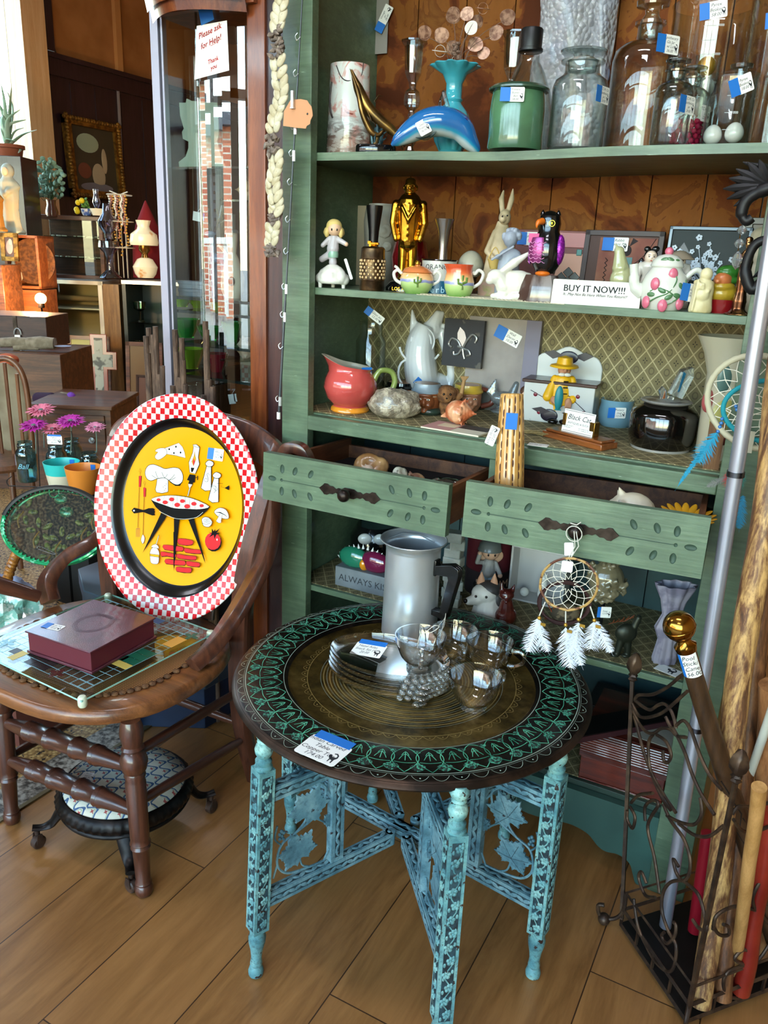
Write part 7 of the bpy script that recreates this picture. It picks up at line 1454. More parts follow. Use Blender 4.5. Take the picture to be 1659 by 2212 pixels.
# bark piece and loose card
P=dk(1555,1005);b=B();b.b2((-.012,-.003,0),(.018,.003,.095));tag(obj('bark_piece',b,wood('bark_piece','#8E6A44','#6E4A2C','#4A2E1A',.7,2,10),None,loc=(.935,.045,DK),rz=.2),'slab of tan bark standing against the right post','bark')
P=dk(1160,963);b=B();b.b2((-.022,-.014,0),(.022,.014,.0006),0);b.text('Cactus Wood\n12.00',.007,TR(0,0,.0008),1);tag(obj('loose_card',b,[TAGW,INK],None,loc=(P.x,P.y+.008,DK+.0002),rz=.1,flat=True),'white price card lying flat on the deck in front of the dried grass','card')
P=dk(1165,945);b=B();random.seed(9)
for i in range(40):x=random.uniform(-.05,.05);y=random.uniform(-.006,.006);b.tube([(x,y,.002+random.random()*.006),(x+.03,y+random.uniform(-.006,.006),.003+random.random()*.008)],.0013,4)
tag(obj('dried_grass',b,mt('dried_olive','#7E6E46',.8),None,loc=(P.x-.01,P.y+.018,DK)),'bundle of dried olive grass lying behind the card holder','dried grass')
# ================= in the drawers =================
DL,DR=drawers[0][0].matrix_world.copy(),drawers[1][0].matrix_world.copy()
def inD(Mx,x,y,z):return Mx@V((x,y,z))
SHB=mt('snail_shell','#8E6238',.3,n=(18,'#C49A64',.42,.6),coat=.4);fl_=-.087
def snail(lab,P,r,mat,rz):
 t=T('snail_shell',lab,'shell',P,rz);b=B();n=56
 for i in range(n):
  u=i/(n-1);a=u*3*2*pi;R_=r*.55*u**1.1;b.ell((R_*cos(a),R_*sin(a)*.5-r*.35*(1-u),r+R_*sin(a)*.75),max(.002,r*(.10+.42*u**1.3)),su=12,sv=8)
 b.v=[(x,y,max(0,z))for x,y,z in b.v];blob('shell',b,mat,t,.0022,1);return t
snail('large round brown moon snail shell in the left drawer',inD(DL,.165,.21,fl_),.045,SHB,FACE)
snail('black and white striped turban shell in the left drawer',inD(DL,.285,.13,fl_+.035),.024,mt('striped_shell','#C9C7B2',.25,n=(38,'#2A3330',.48,.55),coat=.5),FACE+1)
conch('whelk_shell','spiny brown murex shell in the middle of the left drawer',inD(DL,.335,.10,fl_+.03),1,.075,.024,mt('murex_brown','#6E4A3A',.4,n=(28,'#A8845E',.45,.6)),SHB,.6,9)
conch('spotted_shell','spotted brown and white cone shell at the right of the left drawer',inD(DL,.405,.065,fl_+.045),1,.055,.018,mt('leopard_shell','#D2C8B4',.25,n=(70,'#2E1C14',.50,.53),coat=.5),SHB,.4,0)
conch('pale_shell','small pale pink shell beside the moon snail',inD(DL,.215,.10,fl_+.045),1,.05,.016,mt('pale_pink_shell','#C9B09A',.4),SHB,.2,6)
conch('rough_shell','small rough tan shell in front of the spotted shell',inD(DL,.372,.05,fl_+.05),1,.04,.013,mt('rough_tan_shell','#8A6A48',.5,n=(40,'#C4A478',.5,.56)),SHB,-.3,6)
b=B();b.ell((0,0,0),(.05,.02,.022),su=20,sv=14);b.v=[tuple(V(v)*(1+.35*noise.noise(V(v)*60)))for v in b.v];tag(obj('plastic_bag',b,thin('cling_film','#E8ECF0','#9AA4AE',k=3,rough=.05),None,loc=inD(DL,.41,.14,fl_+.045)),'crumpled clear plastic bag of shells at the right back of the left drawer','bag')
b=B();b.b2((.03,.03,-.088),(.44,.345,-.062));b.M=None;o=obj('tissue_paper',b,mt('dark_tissue','#2A1C16',.9));o.matrix_world=DL@TR(0,0,0);tag(o,'dark packing paper lining the left drawer under the shells','paper')
o.matrix_world=DL
P=inD(DR,.30,.10,-.084);conch('white_conch','large white conch shell in the right drawer',P,1,.155,.048,mt('white_shell','#CFC3AE',.4,n=(10,'#B8A88E')),mt('pink_lip','#B98E78',.4),FACE-.25,8)
# cactus wood stick
P=inD(DR,.062,.12,-.08);top=atY(1106,852,P.y+.035);t=T('cactus_wood_stick','ridged golden cactus wood stick standing in the right drawer','stick',P,0);ax=top-P;L_=ax.length
CW=mt('cactus_wood','#B5813F',.3,coat=.5,n=(14,'#C99A58'));CWD=mt('cactus_groove','#4A2412',.7)
b=B();k=pxm(P);n=90;pr_=[(0,0),(31*k,0),(32*k,L_*.3),(30*k,L_*.6),(27*k,L_*.85),(24*k,L_*.97),(20*k,L_),(0,L_)]
rr=[]
for j in range(25):z=L_*j/24;rr.append(((32-8*(z/L_)**2)*k,z))
b.lathe([(0,0)]+rr+[(20*k,L_+.002),(0,L_+.002)],seg=n,fn=lambda a,z:1-.10*max(0,cos(13*a+.6*sin(z*18)))**6);o=obj('stick_body',b,CW,t,ang=80);o.matrix_local=V((0,0,1)).rotation_difference(ax.normalized()).to_matrix().to_4x4()
b=B()
for i in range(13):
 for j in range(11):
  a=2*pi*i/13-.6*sin(L_*(j+.5)/11*18)/13;z=L_*(j+.25+.5*((i*7+j*3)%5)/5)/11;r=(32-8*(z/L_)**2)*k*.925;b.ell((r*cos(a),r*sin(a),z),(.0022,.0022,.0085),su=7,sv=6)
o2=obj('pit',b,CWD,o);o2['kind']='stuff'
price_tag(t,TR(14*k,-32*k,L_*.88)@TR(ax.x*.88,ax.y*.88,0)@RZ(FACE)@RX(pi/2),.001,.001,[''],None,cat=False)if 0 else None
b=B();b.box((0,0,0),(.024,.001,.034));o3=obj('tape',b,TAPE,t);o3.matrix_local=TR(ax*.80)@TR(.012,-.031,0)@RZ(.35)
price_tag(t,TR(ax*.66)@TR(-.028,-.034,0)@RZ(.1)@RX(pi/2)@RZ(R(72)),.042,.020,['Cactus Wood','12.00'],None)
# sunflower
P=inD(DR,.415,.14,-.05);t=T('sunflower','artificial sunflower lying at the back right of the right drawer','flower',P,0);b=B()
for i in range(18):a=2*pi*i/18;b.ell((.038*cos(a),.02*sin(a),.012+.012*sin(a)),(.020,.007,.003),rot=M.Rotation(a,3,'Z')@M.Rotation(-.4,3,'Y'))
obj('petal',b,mt('sunflower_yellow','#C98E12',.6),t)['kind']='stuff';b=B();b.ell((0,0,.01),(.022,.014,.012));obj('seed_head',b,mt('seed_brown','#2E1A0E',.9),t);b=B();b.ell((-.03,-.03,-.01),(.04,.02,.004));obj('leaf',b,mt('dark_leaf','#26361C',.7),t)
# ================= lower shelf =================
def lo(px,row):return atz(px,row,LS)
def hl(P,r):return zrow(P,r)-LS
P=lo(745,1280);P.y+=.03;k=pxm(P);H=.055;t=T('lettered_block','grey block sign lettered ALWAYS KISS on the lower shelf behind the coffee pot','sign',(P.x+.05,P.y+.02,LS),0);b=B();b.b2((-.10,-.02,0),(.16,.02,H),0);b.text('ALWAYS KISS',.026,TR(-.088,-.0205,H*.48)@RX(pi/2),1,al='LEFT');obj('block',b,[mt('zinc_grey','#6E7478',.5,n=(12,'#5A6064')),INK],t,bev=.002)
bp_=V((t.location.x-.0,t.location.y,LS+H));t=T('spiked_dish','colourful glass dish with a row of white spikes standing on the lettered block','dish',bp_);b=B();
for c_,x,mi in((0,-.035,0),(0,.03,1),(0,.0,2)):b.ell((x-.02,0,.028 if mi<2 else .018),(.045 if mi<2 else .014,.02,.03 if mi<2 else .02),mi)
b.v=[(x,y,max(0,z))for x,y,z in b.v];obj('body',b,[mt('green_art_glass','#1F6A52',.1,coat=.8),mt('plum_art_glass','#5E1636',.1,coat=.8),mt('amber_art_glass','#C07A10',.1,coat=.8)],t)
b=B();
for i in range(16):a=pi*.08+pi*.84*i/15;b.tube([(-.02+.078*cos(a),0,.006+.052*sin(a)),(-.02+.088*cos(a),0,.008+.062*sin(a))],[.004,.0004],6)
obj('spike',b,mt('white_spike','#C9C9C4',.4),t)['kind']='stuff'
# selenite pillar
P=lo(968,1312);P.y+=.02;P.x=min(P.x,.6);k=pxm(P);H=hl(P,1150);b=B();random.seed(12)
for i in range(9):b.box((random.uniform(-4,4)*k,random.uniform(-4,4)*k,H*(i+.5)/9),(random.uniform(30,42)*k,30*k,H/7.5),T=RZ(random.uniform(-.5,.5)))
tag(obj('mineral_pillar',b,mt('selenite','#B7BAB0',.3,sss=.3,coat=.4,n=(20,'#9AA094')),None,loc=P,rz=FACE,bev=.003),'stacked white translucent mineral pillar left of the soldier figurine','rock')
# apple tin lettered PLUM
P=lo(1020,1300);P.y+=.10;k=pxm(P);H=hl(P,1148);t=T('apple_crock','dark red tin painted with a cut apple and lettered PLUM','tin',P,FACE);b=B();b.shell([(46*k,0),(48*k,.004),(48*k,H)],.003,seg=40,mi=0);b.lathe([(48.4*k,.002),(48.4*k,H*.42)],seg=40,mi=3);b.ell((-4*k,-46*k,H*.72),(26*k,4*k,18*k),1);b.ell((-4*k,-48*k,H*.70),(12*k,3.5*k,9*k),2)
for i,c_ in enumerate('PLUM'):b.text(c_,.032,RZ((i-1.3)*.42)@TR(0,-49*k,H*.22)@RX(pi/2),1)
obj('tin',b,[mt('tin_red','#4E1A20',.4),mt('tin_cream','#C29A7C',.5),mt('tin_brown','#7A4632',.5),mt('tin_dark','#241A1A',.5)],t)
# soldier figurine, husky, fox
P=lo(1052,1262);P.y=min(P.y,.30);P=V((atY(1052,1262,.20).x,.20,LS));k=pxm(P);zs=zrow(P,1262)-LS;H=hl(P,1166)-zs;t=T('soldier_figurine','saluting child soldier figurine in grey helmet on a black base','figurine',P,FACE);b=B();b.lathe([(30*k,0),(30*k,zs-.002),(0,zs-.002)],seg=28);obj('base',b,BLKG,t)
X0=TR(0,0,zs);b=B();b.M=X0
for x in(-8,8):cap(b,(x*k,0,4*k),(x*k,0,26*k),8*k,9*k)
blob('trousers',b,mt('blue_trousers','#8FA6B4',.4),t,.0018);b=B();b.M=X0;cap(b,(0,0,30*k),(0,0,48*k),15*k,13*k);cap(b,(14*k,0,50*k),(24*k,-6*k,28*k),5*k,5*k);cap(b,(-14*k,0,50*k),(-26*k,-6*k,52*k),5*k,5*k);cap(b,(-26*k,-6*k,52*k),(-22*k,-10*k,72*k),5*k,5*k);blob('shirt',b,mt('grey_shirt','#9A9690',.4),t,.0018);b=B();b.M=X0;b.ell((2*k,-2*k,H-26*k),(19*k,17*k,18*k));b.ell((25*k,-8*k,24*k),5*k);b.ell((-22*k,-10*k,74*k),5*k);obj('head',b,mt('tan_skin','#C49A7E',.4),t);b=B();b.M=X0;b.lathe([(26*k,H-22*k),(24*k,H-18*k),(22*k,H-8*k),(12*k,H),(0,H+1*k)],seg=28);obj('helmet',b,mt('grey_helmet','#5E625E',.3,coat=.3),t);b=B();b.M=X0
for x in(-5,9):b.ell((x*k,-18*k,H-28*k),(2*k,1.2*k,3*k))
obj('eye',b,EYE,t)
P=lo(1045,1335);P=V((P.x,min(P.y,.11),LS));P=V((atY(1045,1330,.09).x,.09,LS));k=pxm(P);H=hl(P,1240);t=T('husky_figurine','grey and white husky dog head figurine beside the table rim','figurine',P,FACE-.3);WH_=mt('husky_white','#BDB8AE',.4)
b=B();cap(b,(6*k,0,10*k),(4*k,0,H*.45),34*k,26*k);b.ell((-2*k,-6*k,H*.58),(28*k,24*k,22*k));cap(b,(-14*k,-16*k,H*.48),(-30*k,-30*k,H*.46),14*k,9*k);b.v=[(x,y,max(0,z))for x,y,z in b.v];blob('head',b,WH_,t,.0026)
b=B();b.ell((6*k,2*k,H*.68),(27*k,25*k,17*k));b.ell((24*k,8*k,H*.45),(18*k,22*k,26*k));blob('dark_fur',b,mt('husky_grey','#34302E',.5),t,.0026);b=B();
for x in(-12,16):b.lathe([(9*k,0),(7*k,12*k),(1*k,28*k)],(x*k,0,H*.76),10,sy=.5)
obj('ear',b,mt('ear_tan','#A87A5E',.5),t);b=B();b.ell((-36*k,-36*k,H*.48),5*k);b.ell((-16*k,-28*k,H*.58),3*k);b.ell((6*k,-28*k,H*.60),3*k);obj('nose_and_eyes',b,EYE,t)
P=V((atY(1092,1335,.085).x,.085,LS));k=pxm(P);H=hl(P,1255);t=T('wooden_fox','dark red carved wooden fox sitting right of the husky','figurine',P,FACE);b=B();b.ell((0,0,H*.2),(24*k,20*k,H*.22));cap(b,(0,0,H*.25),(-2*k,-4*k,H*.6),20*k,12*k);b.ell((-4*k,-6*k,H*.72),(17*k,15*k,13*k));cap(b,(-4*k,-14*k,H*.68),(-6*k,-24*k,H*.62),8*k,4*k);cap(b,(-14*k,-4*k,H*.8),(-16*k,-4*k,H*.98),6*k,1.5*k);cap(b,(8*k,-4*k,H*.8),(12*k,-4*k,H*.94),6*k,1.5*k);b.v=[(x,y,max(0,z))for x,y,z in b.v];blob('body',b,mt('mahogany','#3E1410',.25,coat=.5,n=(14,'#5E2418')),t,.002)
# white box frame with a porcelain cat and ball
P=V((atY(1165,1250,.27).x,.27,LS));k=pxm(P);z0=max(0,hl(P,1282));z1=hl(P,1180);w_=60*k;t=T('white_box_frame','open white box frame lying on its side at the back of the lower shelf','box',P,.05);b=B();q=.006
b.b2((-w_,-.03,0),(w_,.04,q));b.b2((-w_,-.03,z1-q),(w_,.04,z1));b.b2((-w_,-.03,0),(-w_+q,.04,z1));b.b2((w_-q,-.03,0),(w_,.04,z1));b.b2((-w_,.036,0),(w_,.04,z1));obj('box',b,mt('box_white','#B3B0AC',.4),t,bev=.002)
t=T('porcelain_cat','slim white porcelain cat sitting inside the white box frame','figurine',(P.x+.012,P.y,LS+q),FACE);b=B();cap(b,(0,0,.016),(0,0,.05),.014,.010);b.ell((-.001,-.004,.062),(.011,.010,.010));
for x in(-1,1):cap(b,(x*.006,-.004,.068),(x*.008,-.004,.077),.003,.001)
b.v=[(x,y,max(0,z))for x,y,z in b.v];blob('body',b,PORC,t,.0018);b=B();b.ell((0,0,.012),.012,su=20,sv=14);tag(obj('white_ball',b,PORC,None,loc=(P.x-.035,P.y-.005,LS+q)),'small white ball inside the white box frame','ball')
# brain money bank
P=V((atY(1305,1290,.17).x,.17,LS));k=pxm(P);z0=zrow(P,1300)-LS;H=zrow(P,1205)-LS;t=T('ceramic_brain','glossy olive ceramic brain on a black stand','ornament',P,FACE);random.seed(6);b=B();c_=V((0,0,(z0+H)/2));
b.ell(c_,(38*k,32*k,(H-z0)*.42))
for i in range(46):
 a=random.random()*6.28;e=random.uniform(-1.2,1.4);p_=V((cos(e)*cos(a)*40*k,cos(e)*sin(a)*33*k,sin(e)*(H-z0)*.44));a2=random.random()*6.28;q_=[c_+p_+V((6*k*cos(a2+u*2),5*k*sin(a2+u),7*k*u))for u in(-1,-.3,.4,1)];b.tube(q_,5*k,8)
blob('brain',b,mt('brain_glaze','#756B52',.15,coat=.7),t,.0024,1);b=B();b.lathe([(20*k,0),(20*k,.004),(4*k,.01),(4*k,z0+.01)],seg=20);obj('stand',b,BLKG,t);price_tag(t,face_mat((-2*k,-30*k,max(.02,z0-.012))),.026,.028,['Soap','12.00'],'L',.008)
# wooden basket bowl with a bird, small dark figure, scalloped shell vase
P=V((atY(1215,1340,.15).x,.15,LS));k=pxm(P);t=T('twig_basket','round dark red twig basket with dried stems behind the small dream catcher','basket',P,FACE);b=B();Hb=hl(P,1250)
for r in range(5):b.tube([((52+r)*k*cos(a),14*k*sin(a),Hb*.5+(44-r)*k*sin(a))for a in[2*pi*i/36 for i in range(36)]],.0035,6,cyc=True)
obj('hoop',b,mt('red_twig','#3E1A16',.6),t)['kind']='stuff';b=B();b.ell((4*k,0,Hb*.30),(32*k,16*k,22*k));b.v=[(x,y,max(0,z))for x,y,z in b.v];obj('bird',b,mt('feathered_brown','#6A5A44',.8,n=(70,'#3A3022',.48,.55)),t);b=B();random.seed(1)
for i in range(10):b.tube([(-10*k,0,10*k),(random.uniform(-50,50)*k,-6*k,random.uniform(20,60)*k)],.0012,4)
obj('dried_stem',b,mt('red_stem','#8E3A22',.6),t)
P=lo(1345,1418);k=pxm(P);t=T('small_camel','small dark bronze hoofed figurine on the lower shelf right of the feathers','figurine',P,FACE);b=B()
for x in(-14,10):cap(b,(x*k,0,4*k),(x*k*.6,0,40*k),7*k,9*k);b.ell((x*k-5*k,-3*k,4*k),(10*k,7*k,4*k))
b.ell((0,0,56*k),(24*k,14*k,22*k));cap(b,(14*k,0,66*k),(22*k,0,92*k),8*k,7*k);b.v=[(x,y,max(0,z))for x,y,z in b.v];blob('body',b,mt('dark_green_bronze','#2A2E24',.4,me=.5),t,.002)
P=lo(1340,1352);b=B();b.tube(bez([(-.03,0,.004),(-.01,.002,.010),(.01,0,.014),(.03,.0,.030)],5),.0012,5)
for i in range(9):b.tube([(-.02+.006*i,0,.006+.002*i),(-.016+.006*i,.004*(-1)**i,.014+.002*i)],.0012,5)
tag(obj('copper_sprig',b,mt('copper_twig','#8E4A26',.5),None,loc=P,rz=FACE),'small curly copper coloured sprig lying on the lower shelf','sprig')
P=lo(1470,1425);P=V((.905,.10,LS));k=pxm(P);H=hl(P,1262);t=T('shell_vase','lilac scallop edged vase covered in relief leaning behind the brass knob','vase',P,FACE);b=B();b.shell([(24*k,0),(26*k,.01),(20*k,H*.3),(32*k,H*.45),(20*k,H*.62),(26*k,H*.8),(40*k,H*.96),(42*k,H)],.004,seg=70,sy=.6,fn=lambda a,z:1+.10*cos(9*a)*(1 if z>.7*H or z<.35*H else .3));obj('body',b,mt('lilac_stone','#8E8894',.5,n=(26,'#6E6878',.46,.58)),t,ang=70)
P=lo(1443,1448);b=B();b.b2((-.026,-.017,0),(.026,.017,.0006),0);b.prism([(x*.02,y*.02)for x,y in CATP],.0006,.0008,1);tag(obj('loose_card',b,[TAGW,INK],None,loc=(P.x,P.y,LS+.0002),rz=-.3,flat=True),'white card with a cat drawing lying on the lower shelf by the brass knob','card')
# pair of faces at the back, above the coffee pot
P=V((atY(812,1145,.30).x,.30,LS));z0=zrow(P,1150)-LS;t=T('faced_jar','dark jar with two round white faces at the back above the coffee pot','jar',P,FACE);k=pxm(P);b=B();b.lathe([(50*k,0),(56*k,.02),(54*k,z0*.9),(40*k,z0+20*k)],seg=32);obj('jar',b,BLKG,t);b=B()
for x in(-22,10):b.ell((x*k,-50*k,z0+2*k),(15*k,8*k,12*k))
obj('face',b,PORC,t)
# ================= wooden chest and its things on the bottom shelf =================
P=atz(1330,1735,BS);A_,B_=atz(1250,1682,BS),atz(1425,1738,BS);rz_=atan2(B_.y-A_.y,B_.x-A_.x);L_=(B_-A_).length*1.03;c_=(A_+B_)/2+V((-sin(rz_),cos(rz_),0))*.12
RW=wood('chest_wood','#6E2A1A','#4E1C12','#2E100A',.3,0,16,.5);t=T('ribbed_chest','long red brown wooden chest with ribbed lid on the bottom shelf','chest',(c_.x,c_.y,BS),rz_);b=B();b.b2((-L_/2,-.115,.004),(L_/2,.10,.062));b.b2((-L_/2,-.117,0),(L_/2,.10,.004));obj('body',b,RW,t,bev=.002)
b=B();b.b2((-L_/2-.004,-.117,.063),(L_/2+.004,.10,.075))
for i in range(9):b.tube([(-L_/2-.004,-.115+.004*(i%1),.078+.0065*i),(L_/2+.004,-.115,.078+.0065*i)],.0034,8)
b.b2((-L_/2-.002,-.113,.07),(L_/2+.002,.10,.135));obj('lid',b,RW,t)
b=B();b.b2((-.03,-.09,.1355),(.09,.0,.1365));tag(obj('paper_sheet',b,mt('old_paper','#9A968A',.7),None,loc=(c_.x+.02,c_.y,BS),rz=rz_-.1),'pale sheet of paper lying on the ribbed chest','paper')
b=B();b.b2((-.035,-.16,0),(.035,.16,.014),0);b.b2((-.033,-.155,.014),(.033,.155,.0165),1);tag(obj('picture_frame',b,[mt('frame_maroon','#3A1C20',.5),mt('frame_black','#060607',.4)],None,loc=(c_.x-.025,c_.y-.065,BS+.137),rz=rz_-.75),'narrow black box lid with a maroon rim lying slanted across the ribbed chest','lid')
b=B();b.b2((-.17,-.08,0),(.12,.05,.09));tag(obj('dark_case',b,mt('case_black','#14100F',.4),None,loc=(c_.x+.03,.31,BS),bev=.003),'black case standing behind the ribbed chest','case')
# ================= iron rack with sticks =================
WI=mt('wrought_iron','#3A2C24',.42,me=.6,n=(30,'#5A4534',.45,.62));FB=atz(1485,2193,.03);LB=atz(1343,1985,.03);HT=zrow(FB,1690);RB=atz(1700,2110,.03)
LT=atz(1366,1470,HT);BB=LB+RB-FB
rack=T('iron_rack','wrought iron scrollwork stand full of sticks at the lower right','rack',(FB.x,FB.y,0));O=V((FB.x,FB.y,0))
ed=(LB-FB);er=(RB-FB);nl=V((-ed.y,ed.x,0)).normalized();nr2=V((-er.y,er.x,0)).normalized()
def post(base,top,nm='post'):
 b=B();b.tube([V(base)-O,V(top)-O],.0052,4);o=obj(nm,b,WI,rack,ang=30)
 b=B();p_=V(top)-O;b.lathe([(.006,0),(.009,.004),(.006,.008),(.0095,.012),(.007,.016),(.0135,.026),(.0155,.038),(.012,.052),(.006,.062),(0,.066)],tuple(p_),16,fn=lambda a,z:1+.14*sin(5*a+z*420));obj('pine_cone_finial',b,WI,o);return o
post(FB,V((FB.x,FB.y,HT)));post(LB,LT);post(RB,V((RB.x,RB.y,HT)));post(BB,V((BB.x,BB.y,HT)))
b=B()
for z in(.015,.055,.10):
 Q=[FB,LB,BB,RB]
 for i in range(4):p_,q_=V(Q[i]),V(Q[(i+1)%4]);p_.z=q_.z=z;b.tube([p_-O,q_-O],.0045 if z<.1 else .003,4)
for i in range(5):p_=FB.lerp(LB,i/4)-O;b.tube([(p_.x,p_.y,.015),(p_.x,p_.y,.055)],.0035,4);p_=FB.lerp(RB,i/4)-O;b.tube([(p_.x,p_.y,.015),(p_.x,p_.y,.055)],.0035,4)
obj('base_rail',b,WI,rack)['kind']='stuff'
b=B();q=[V((v.x,v.y,0))-O for v in(FB,LB,BB,RB)];b.prism([(v.x,v.y)for v in q][::-1],.016,.020);obj('bottom_pan',b,mt('iron_pan','#16120F',.6,me=.5),rack)
CL=[[(620,835),(650,800),(760,795),(870,740),(985,645)],[(620,840),(680,890),(740,915),(800,880),(850,870),(900,920),(930,1000),(940,1060)],[(600,870),(650,960),(720,975),(830,940),(930,860),(1030,770)],[(600,900),(640,1000),(700,1080),(760,1100),(830,1060),(900,1070),(950,1120),(1020,1130)],[(615,960),(650,1100),(700,1280),(770,1450),(860,1600),(940,1720)],[(760,1110),(730,1160),(725,1260),(745,1400),(830,1600),(900,1700)],[(790,1110),(860,1160),(900,1250),(890,1310),(860,1330),(840,1290),(840,1230)],[(860,970),(900,1050),(930,1080),(1010,1250),(1060,1400),(1130,1560),(1240,1735)],[(940,1040),(1000,1000),(1060,1080),(1120,1250),(1200,1420),(1300,1540)]]
DLs=[[(580,370),(620,450),(600,540),(560,470),(560,400)],[(590,340),(650,280),(760,265)],[(700,480),(700,370),(760,320),(800,360),(720,520),(770,760),(800,960),(810,1040)],[(840,350),(900,480),(1000,620),(1050,780),(1040,900),(990,950),(940,880),(920,780),(960,840)],[(870,440),(970,490),(1080,510),(1140,430),(1130,300)],[(960,500),(1080,590),(1200,600),(1310,520)],[(1000,950),(1110,1050),(1160,1200),(1180,1330),(1120,1320),(1070,1250)],[(990,945),(900,960),(840,1040),(830,1180),(880,1340),(940,1450),(930,1600),(880,1660),(780,1580),(700,1440),(640,1290),(610,1090)],[(780,1080),(700,1060),(650,930),(670,880),(710,970)],[(850,1350),(830,1380),(870,1440),(930,1380),(940,1300),(920,1270)]]
ER=[[(1380,430),(1430,370),(1540,370),(1700,330)],[(1390,470),(1460,560),(1570,560),(1700,510)],[(1230,1330),(1260,1220),(1400,1150),(1560,1180),(1620,1230),(1680,1300)],[(1230,1300),(1280,1370),(1350,1370),(1350,1310),(1310,1290)],[(1560,1180),(1540,1080),(1600,960),(1680,925)],[(1520,1500),(1460,1490),(1400,1560),(1480,1600),(1580,1570),(1680,1430)],[(1500,1600),(1350,1660),(1310,1760),(1350,1850),(1450,1870)]]
for grp_,oy,pn in((CL,1280,nl),(DLs,1640,nl),(ER,1640,nr2)):
 for c_ in grp_:
  P_=[onpl(1200+x*.2767,oy+y*.2767,V((FB.x,FB.y,0)),pn)-O for x,y in c_];b=B();b.tube(bez(P_,6),.0034,8);obj('scroll',b,WI,rack)
for sgn,base in((1,LB),(1,FB)):
 d_=(base-(FB+LB+RB+BB)/4);d_.z=0;d_.normalize();b=B();p0_=V((base.x,base.y,.05))-O;b.tube(bez([p0_+V((0,0,.05)),p0_,p0_+d_*.018+V((0,0,-.028)),p0_+d_*.045+V((0,0,-.030)),p0_+d_*.052+V((0,0,-.006)),p0_+d_*.040+V((0,0,.0))],5),.0045,8);b.ell(p0_+d_*.036+V((0,0,-.036)),.0135);obj('scroll_foot',b,WI,rack)
def stick(name,lab,cat,base,top,rads,mat,wob=0,seg=20,n=24,par=None,seed=1):
 base,top=V(base),V(top);t=T(name,lab,cat,base);d=top-base;b=B();P_=[]
 for i in range(n+1):u=i/n;P_.append(d*u+V((wob*noise.noise((u*3,seed,0)),wob*noise.noise((u*3,seed,9)),0)))
 R_=[(rads[0]+(rads[1]-rads[0])*i/n)*(1+(wob*4)*noise.noise((i*.35,seed,3)))for i in range(n+1)];b.tube(P_,R_,seg);o=obj('shaft',b,mat,t,ang=60);return t,P_,R_
ALT=mt('polished_tube','#C9CBD6',.3,me=.75,n=(20,'#B4B6C4'),st=(1,1,.1));bs=atz(1437,2000,.03);tp_=atY(1652,620,-.14);kk=pxm(atY(1590,1000,-.14))
t,P_,R_=stick('metal_tube','long polished aluminium tube leaning up past the big dream catcher','tube',bs,bs+(tp_-bs)*1.22,(.0125,.0135),ALT,n=2,seg=28);d_=P_[-1].normalized();b=B();
for u,r in((.30,.0142),(.62,.0152)):b.tube([P_[-1]*u,P_[-1]*(u+.006)],r,28)
obj('collar',b,mt('tube_collar','#5E606A',.3,me=1),t)
BARK=wood('peeled_bark','#8A5A36','#5E3A22','#2E1C12',.42,2,22,.25,st=7,bmp=.5);BARK2=wood('barky_branch','#C49A5E','#6A4428','#2E1E14',.55,2,26,.15,st=5,bmp=.6)
bs=atz(1512,2168,.03);stick('branch_staff','thick knobbly peeled branch staff leaning in the middle of the iron rack','staff',bs,bs+(atY(1655,1090,-.17)-bs)*1.35,(.021,.024),BARK2,.02,seed=3)
bs=atz(1560,2155,.03);stick('dark_staff','dark brown branch staff behind the knobbly one in the rack','staff',bs,bs+(atY(1640,1300,-.12)-bs)*1.3,(.018,.022),BARK,.015,seed=8)
bs=atz(1600,2140,.03);stick('red_stick','shiny red painted stick low in the front of the iron rack','stick',bs,bs+(atz(1665,1790,.42)-bs)*1.1,(.018,.016),mt('red_lacquer','#6E140E',.35,n=(6,'#8E2A1A'),coat=.4),.006,seed=5)
bs=atz(1585,2120,.03);stick('pine_stick','pale pine stick standing between the branch and the red stick','stick',bs,atz(1640,1700,.60),(.011,.012),wood('pine','#B98A54','#A07440','#8A5E32',.5,2,14),.004,seed=6)
bs=atz(1640,2060,.03);stick('tan_staff','smooth tan wooden staff at the far right of the rack','staff',bs,atY(1668,1480,-.2),(.02,.022),wood('tan_staff','#A8754A','#8A5A36','#5E3A22',.4,2,12),.01,seed=7)
bs=atz(1555,1900,.03);stick('white_rod','plain white round rod at the right of the rack','rod',atz(1590,1760,.35),atY(1700,1440,-.30),(.0075,.0078),mt('white_rod','#B9B9AE',.4),0,n=2)
bs=atz(1500,2010,.03);stick('red_rod','short dark red rod behind the aluminium tube','rod',bs,atz(1530,1800,.28),(.014,.014),mt('dark_red_rod','#8A1020',.4),0,n=2)
# cane with a brass ball
cb=atz(1705,2120,.03);ct=atY(1482,1400,-.30);t,P_,R_=stick('ball_cane','carved dark wooden pool stick cane topped with a brass ball','cane',cb,ct,(.021,.0155),wood('carved_cane','#4E3420','#3A2616','#1E130B',.4,2,12,.3),.004,seed=2)
ax=(ct-cb).normalized();Xc=TR(ct-cb)@V((0,0,1)).rotation_difference(ax).to_matrix().to_4x4();b=B();r=pxm(ct)*34;b.lathe([(.0165,-.006),(.018,0),(.019,.006),(.0125,.012),(.011,.018),(.016,.022)]+[(r*sin(a),.020+r*.92-r*cos(a))for a in[pi*(.22+.78*i/16)for i in range(17)]],seg=40);b.tube([(r*.985*cos(a),r*.985*sin(a),.022+r*.75)for a in[2*pi*i/40 for i in range(40)]],.001,6,cyc=True);o=obj('brass_ball',b,mt('polished_brass','#A87A32',.16,me=1,n=(14,'#8A6226')),t);o.matrix_local=Xc
